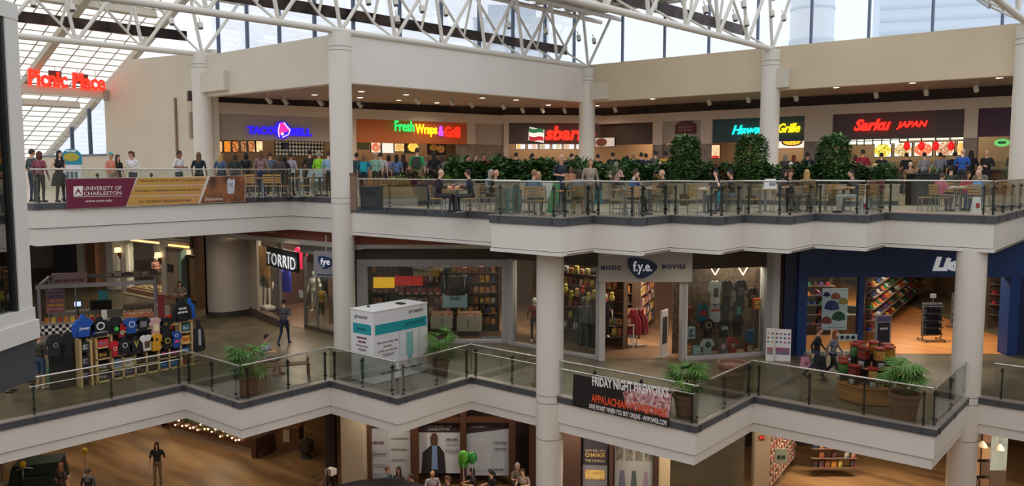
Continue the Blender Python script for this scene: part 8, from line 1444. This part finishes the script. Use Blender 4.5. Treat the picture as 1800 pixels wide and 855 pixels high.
t = thing('marble_panel', 'pale grey-green marble panel right of the brown clothes', 'panel', TR(GD_(1780, 29.5, GR_Z), YAW)); MB().box(-.35,.3,0,.1,1.5,4.4).obj('slab', M('#9aa8a4', .4, col2='#b4beba', scale=3), t); MB().box(-.35,.3,0,.1,0,1.5).obj('dado', M('#5a4a3c', .6), t)
pl = thing('pendant_lamp', '', 'pendant lamp'); MB().lathe([(.04,.2),(.14,.08),(.16,0),(.13,0)], 16).obj('shade', M('#b8a890', .4), pl, True); MB().ball((0,0,.02), .06).obj('bulb', M('#ffd8a0', .4, em=8), pl); MB().tube((0,0,.2),(0,0,.9),.008,4).obj('cord', M('#222222', .5), pl)
for k, (x, y) in enumerate(((1731,784),(1749,786),(1780,791))):
    fr = Frame(*GD_(x, 27.5, 0).xy, FRONTAL); o = pl if k == 0 else dup(pl, None); o.matrix_world = fr.M @ Matrix.Translation((0,0,fr.px(x, y)[1])); o['label'] = 'small pendant lamp on the lower floor, %s of three' % ['left','middle','right'][k]; o['group'] = 'pendant lamps on the lower floor'
gd = thing('lower_fill_lamp', '', 'ceiling lamp'); MB().lathe([(.2,0),(.2,-.02),(.15,-.025),(.15,0)], 16).obj('trim_ring', M('#d8d2c6', .5), gd, True); MB().lathe([(.145,-.004),(.145,-.014)], 14).obj('lens', LAMPC, gd); lamp_light('SPOT', (0,0,-.06), 520, (1,.86,.66), .2, 2.4, None, gd)  # fill lamps added to light the lower floor
for i, (u, v) in enumerate(((-30,12),(-28,17),(-33,18),(-37,15),(-36,21),(-41,20),(-23,20),(-16,22.5),(-13,24),(-10,28),(-6.5,30),(-2,31))):
    o = gd if i == 0 else dup(gd, None); o.matrix_world = TR((u,v,-1.11)); o['label'] = 'round recessed lamp in the soffit over the lower floor'; o['group'] = 'recessed lamps over the lower floor'
# far walls closing the lower concourse
struct('wall_lower_left', MB().box(-62,-26.9,34,34.3,GR_Z,zc0), M('#5a4030', .8), 'brown far wall of the lower concourse')

# ================================================================== roofs seen through the clerestory
t = thing('rooftop_tank', 'round pale rooftop tank outside the clerestory', 'tank', TR(at_depth(1417, 80, 0))); MB().tube((0,0,16),(0,0,24.2),2.0,28).obj('tank_wall', M('#e2e8ee', .6), t, True); MB().tube((0,0,18.8),(0,0,19.2),2.08,28).obj('hoop', M('#ccd6de', .6), t, True); MB().tube((0,0,22),(0,0,22.2),2.08,28).obj('hoop', M('#ccd6de', .6), t, True); MB().tube((0,0,24.2),(0,0,24.6),2.1,28).obj('lid', M('#dde4ea', .6), t, True)
t = thing('neighbour_roof', 'pale corrugated building outside the clerestory at the right', 'building', TR(at_depth(1690, 85, 0), YAW-.3)); MB().box(-8.5,10,0,6,10,30).obj('wall', M('#d4dfe9', .7), t)
for k in range(9): MB().box(-8.5,10,-.1,0,17+k*1.3,17.25+k*1.3).obj('sheet_joint', M('#c6d3df', .7), t)
t = thing('neighbour_roof', 'pale stepped building outside the clerestory behind the long truss', 'building', TR(at_depth(890, 90, 0), YAW)); MB().box(-3.6,4.6,0,5,10,23.2).obj('wall', M('#dde6ee', .7), t); MB().box(-2.0,3.2,.5,4,23.2,24.6).obj('penthouse', M('#d6e0ea', .7), t)

shop_fill_light(-10.2, 33.0, -1.3, 420, (1,.84,.62), 4, .6, YAW, 'added fill light inside the lower right shop'); shop_fill_light(-3.2, 31.5, -1.3, 260, (1,.86,.66), 2, .5, YAW, 'added fill light over the brown clothes on the lower floor'); shop_fill_light(-15.0, 21.6, -1.3, 100, (1,.88,.7), 2.5, .4, 0, 'added fill light before the lower right display'); shop_fill_light(-20.5, 22.0, -1.3, 60, (1,.88,.72), 3, .4, YAW, 'added fill light before the timber display'); shop_fill_light(-13.2, 25.8, -1.3, 220, (1,.88,.72), 3, .4, YAW, 'added fill light over the glass partition')
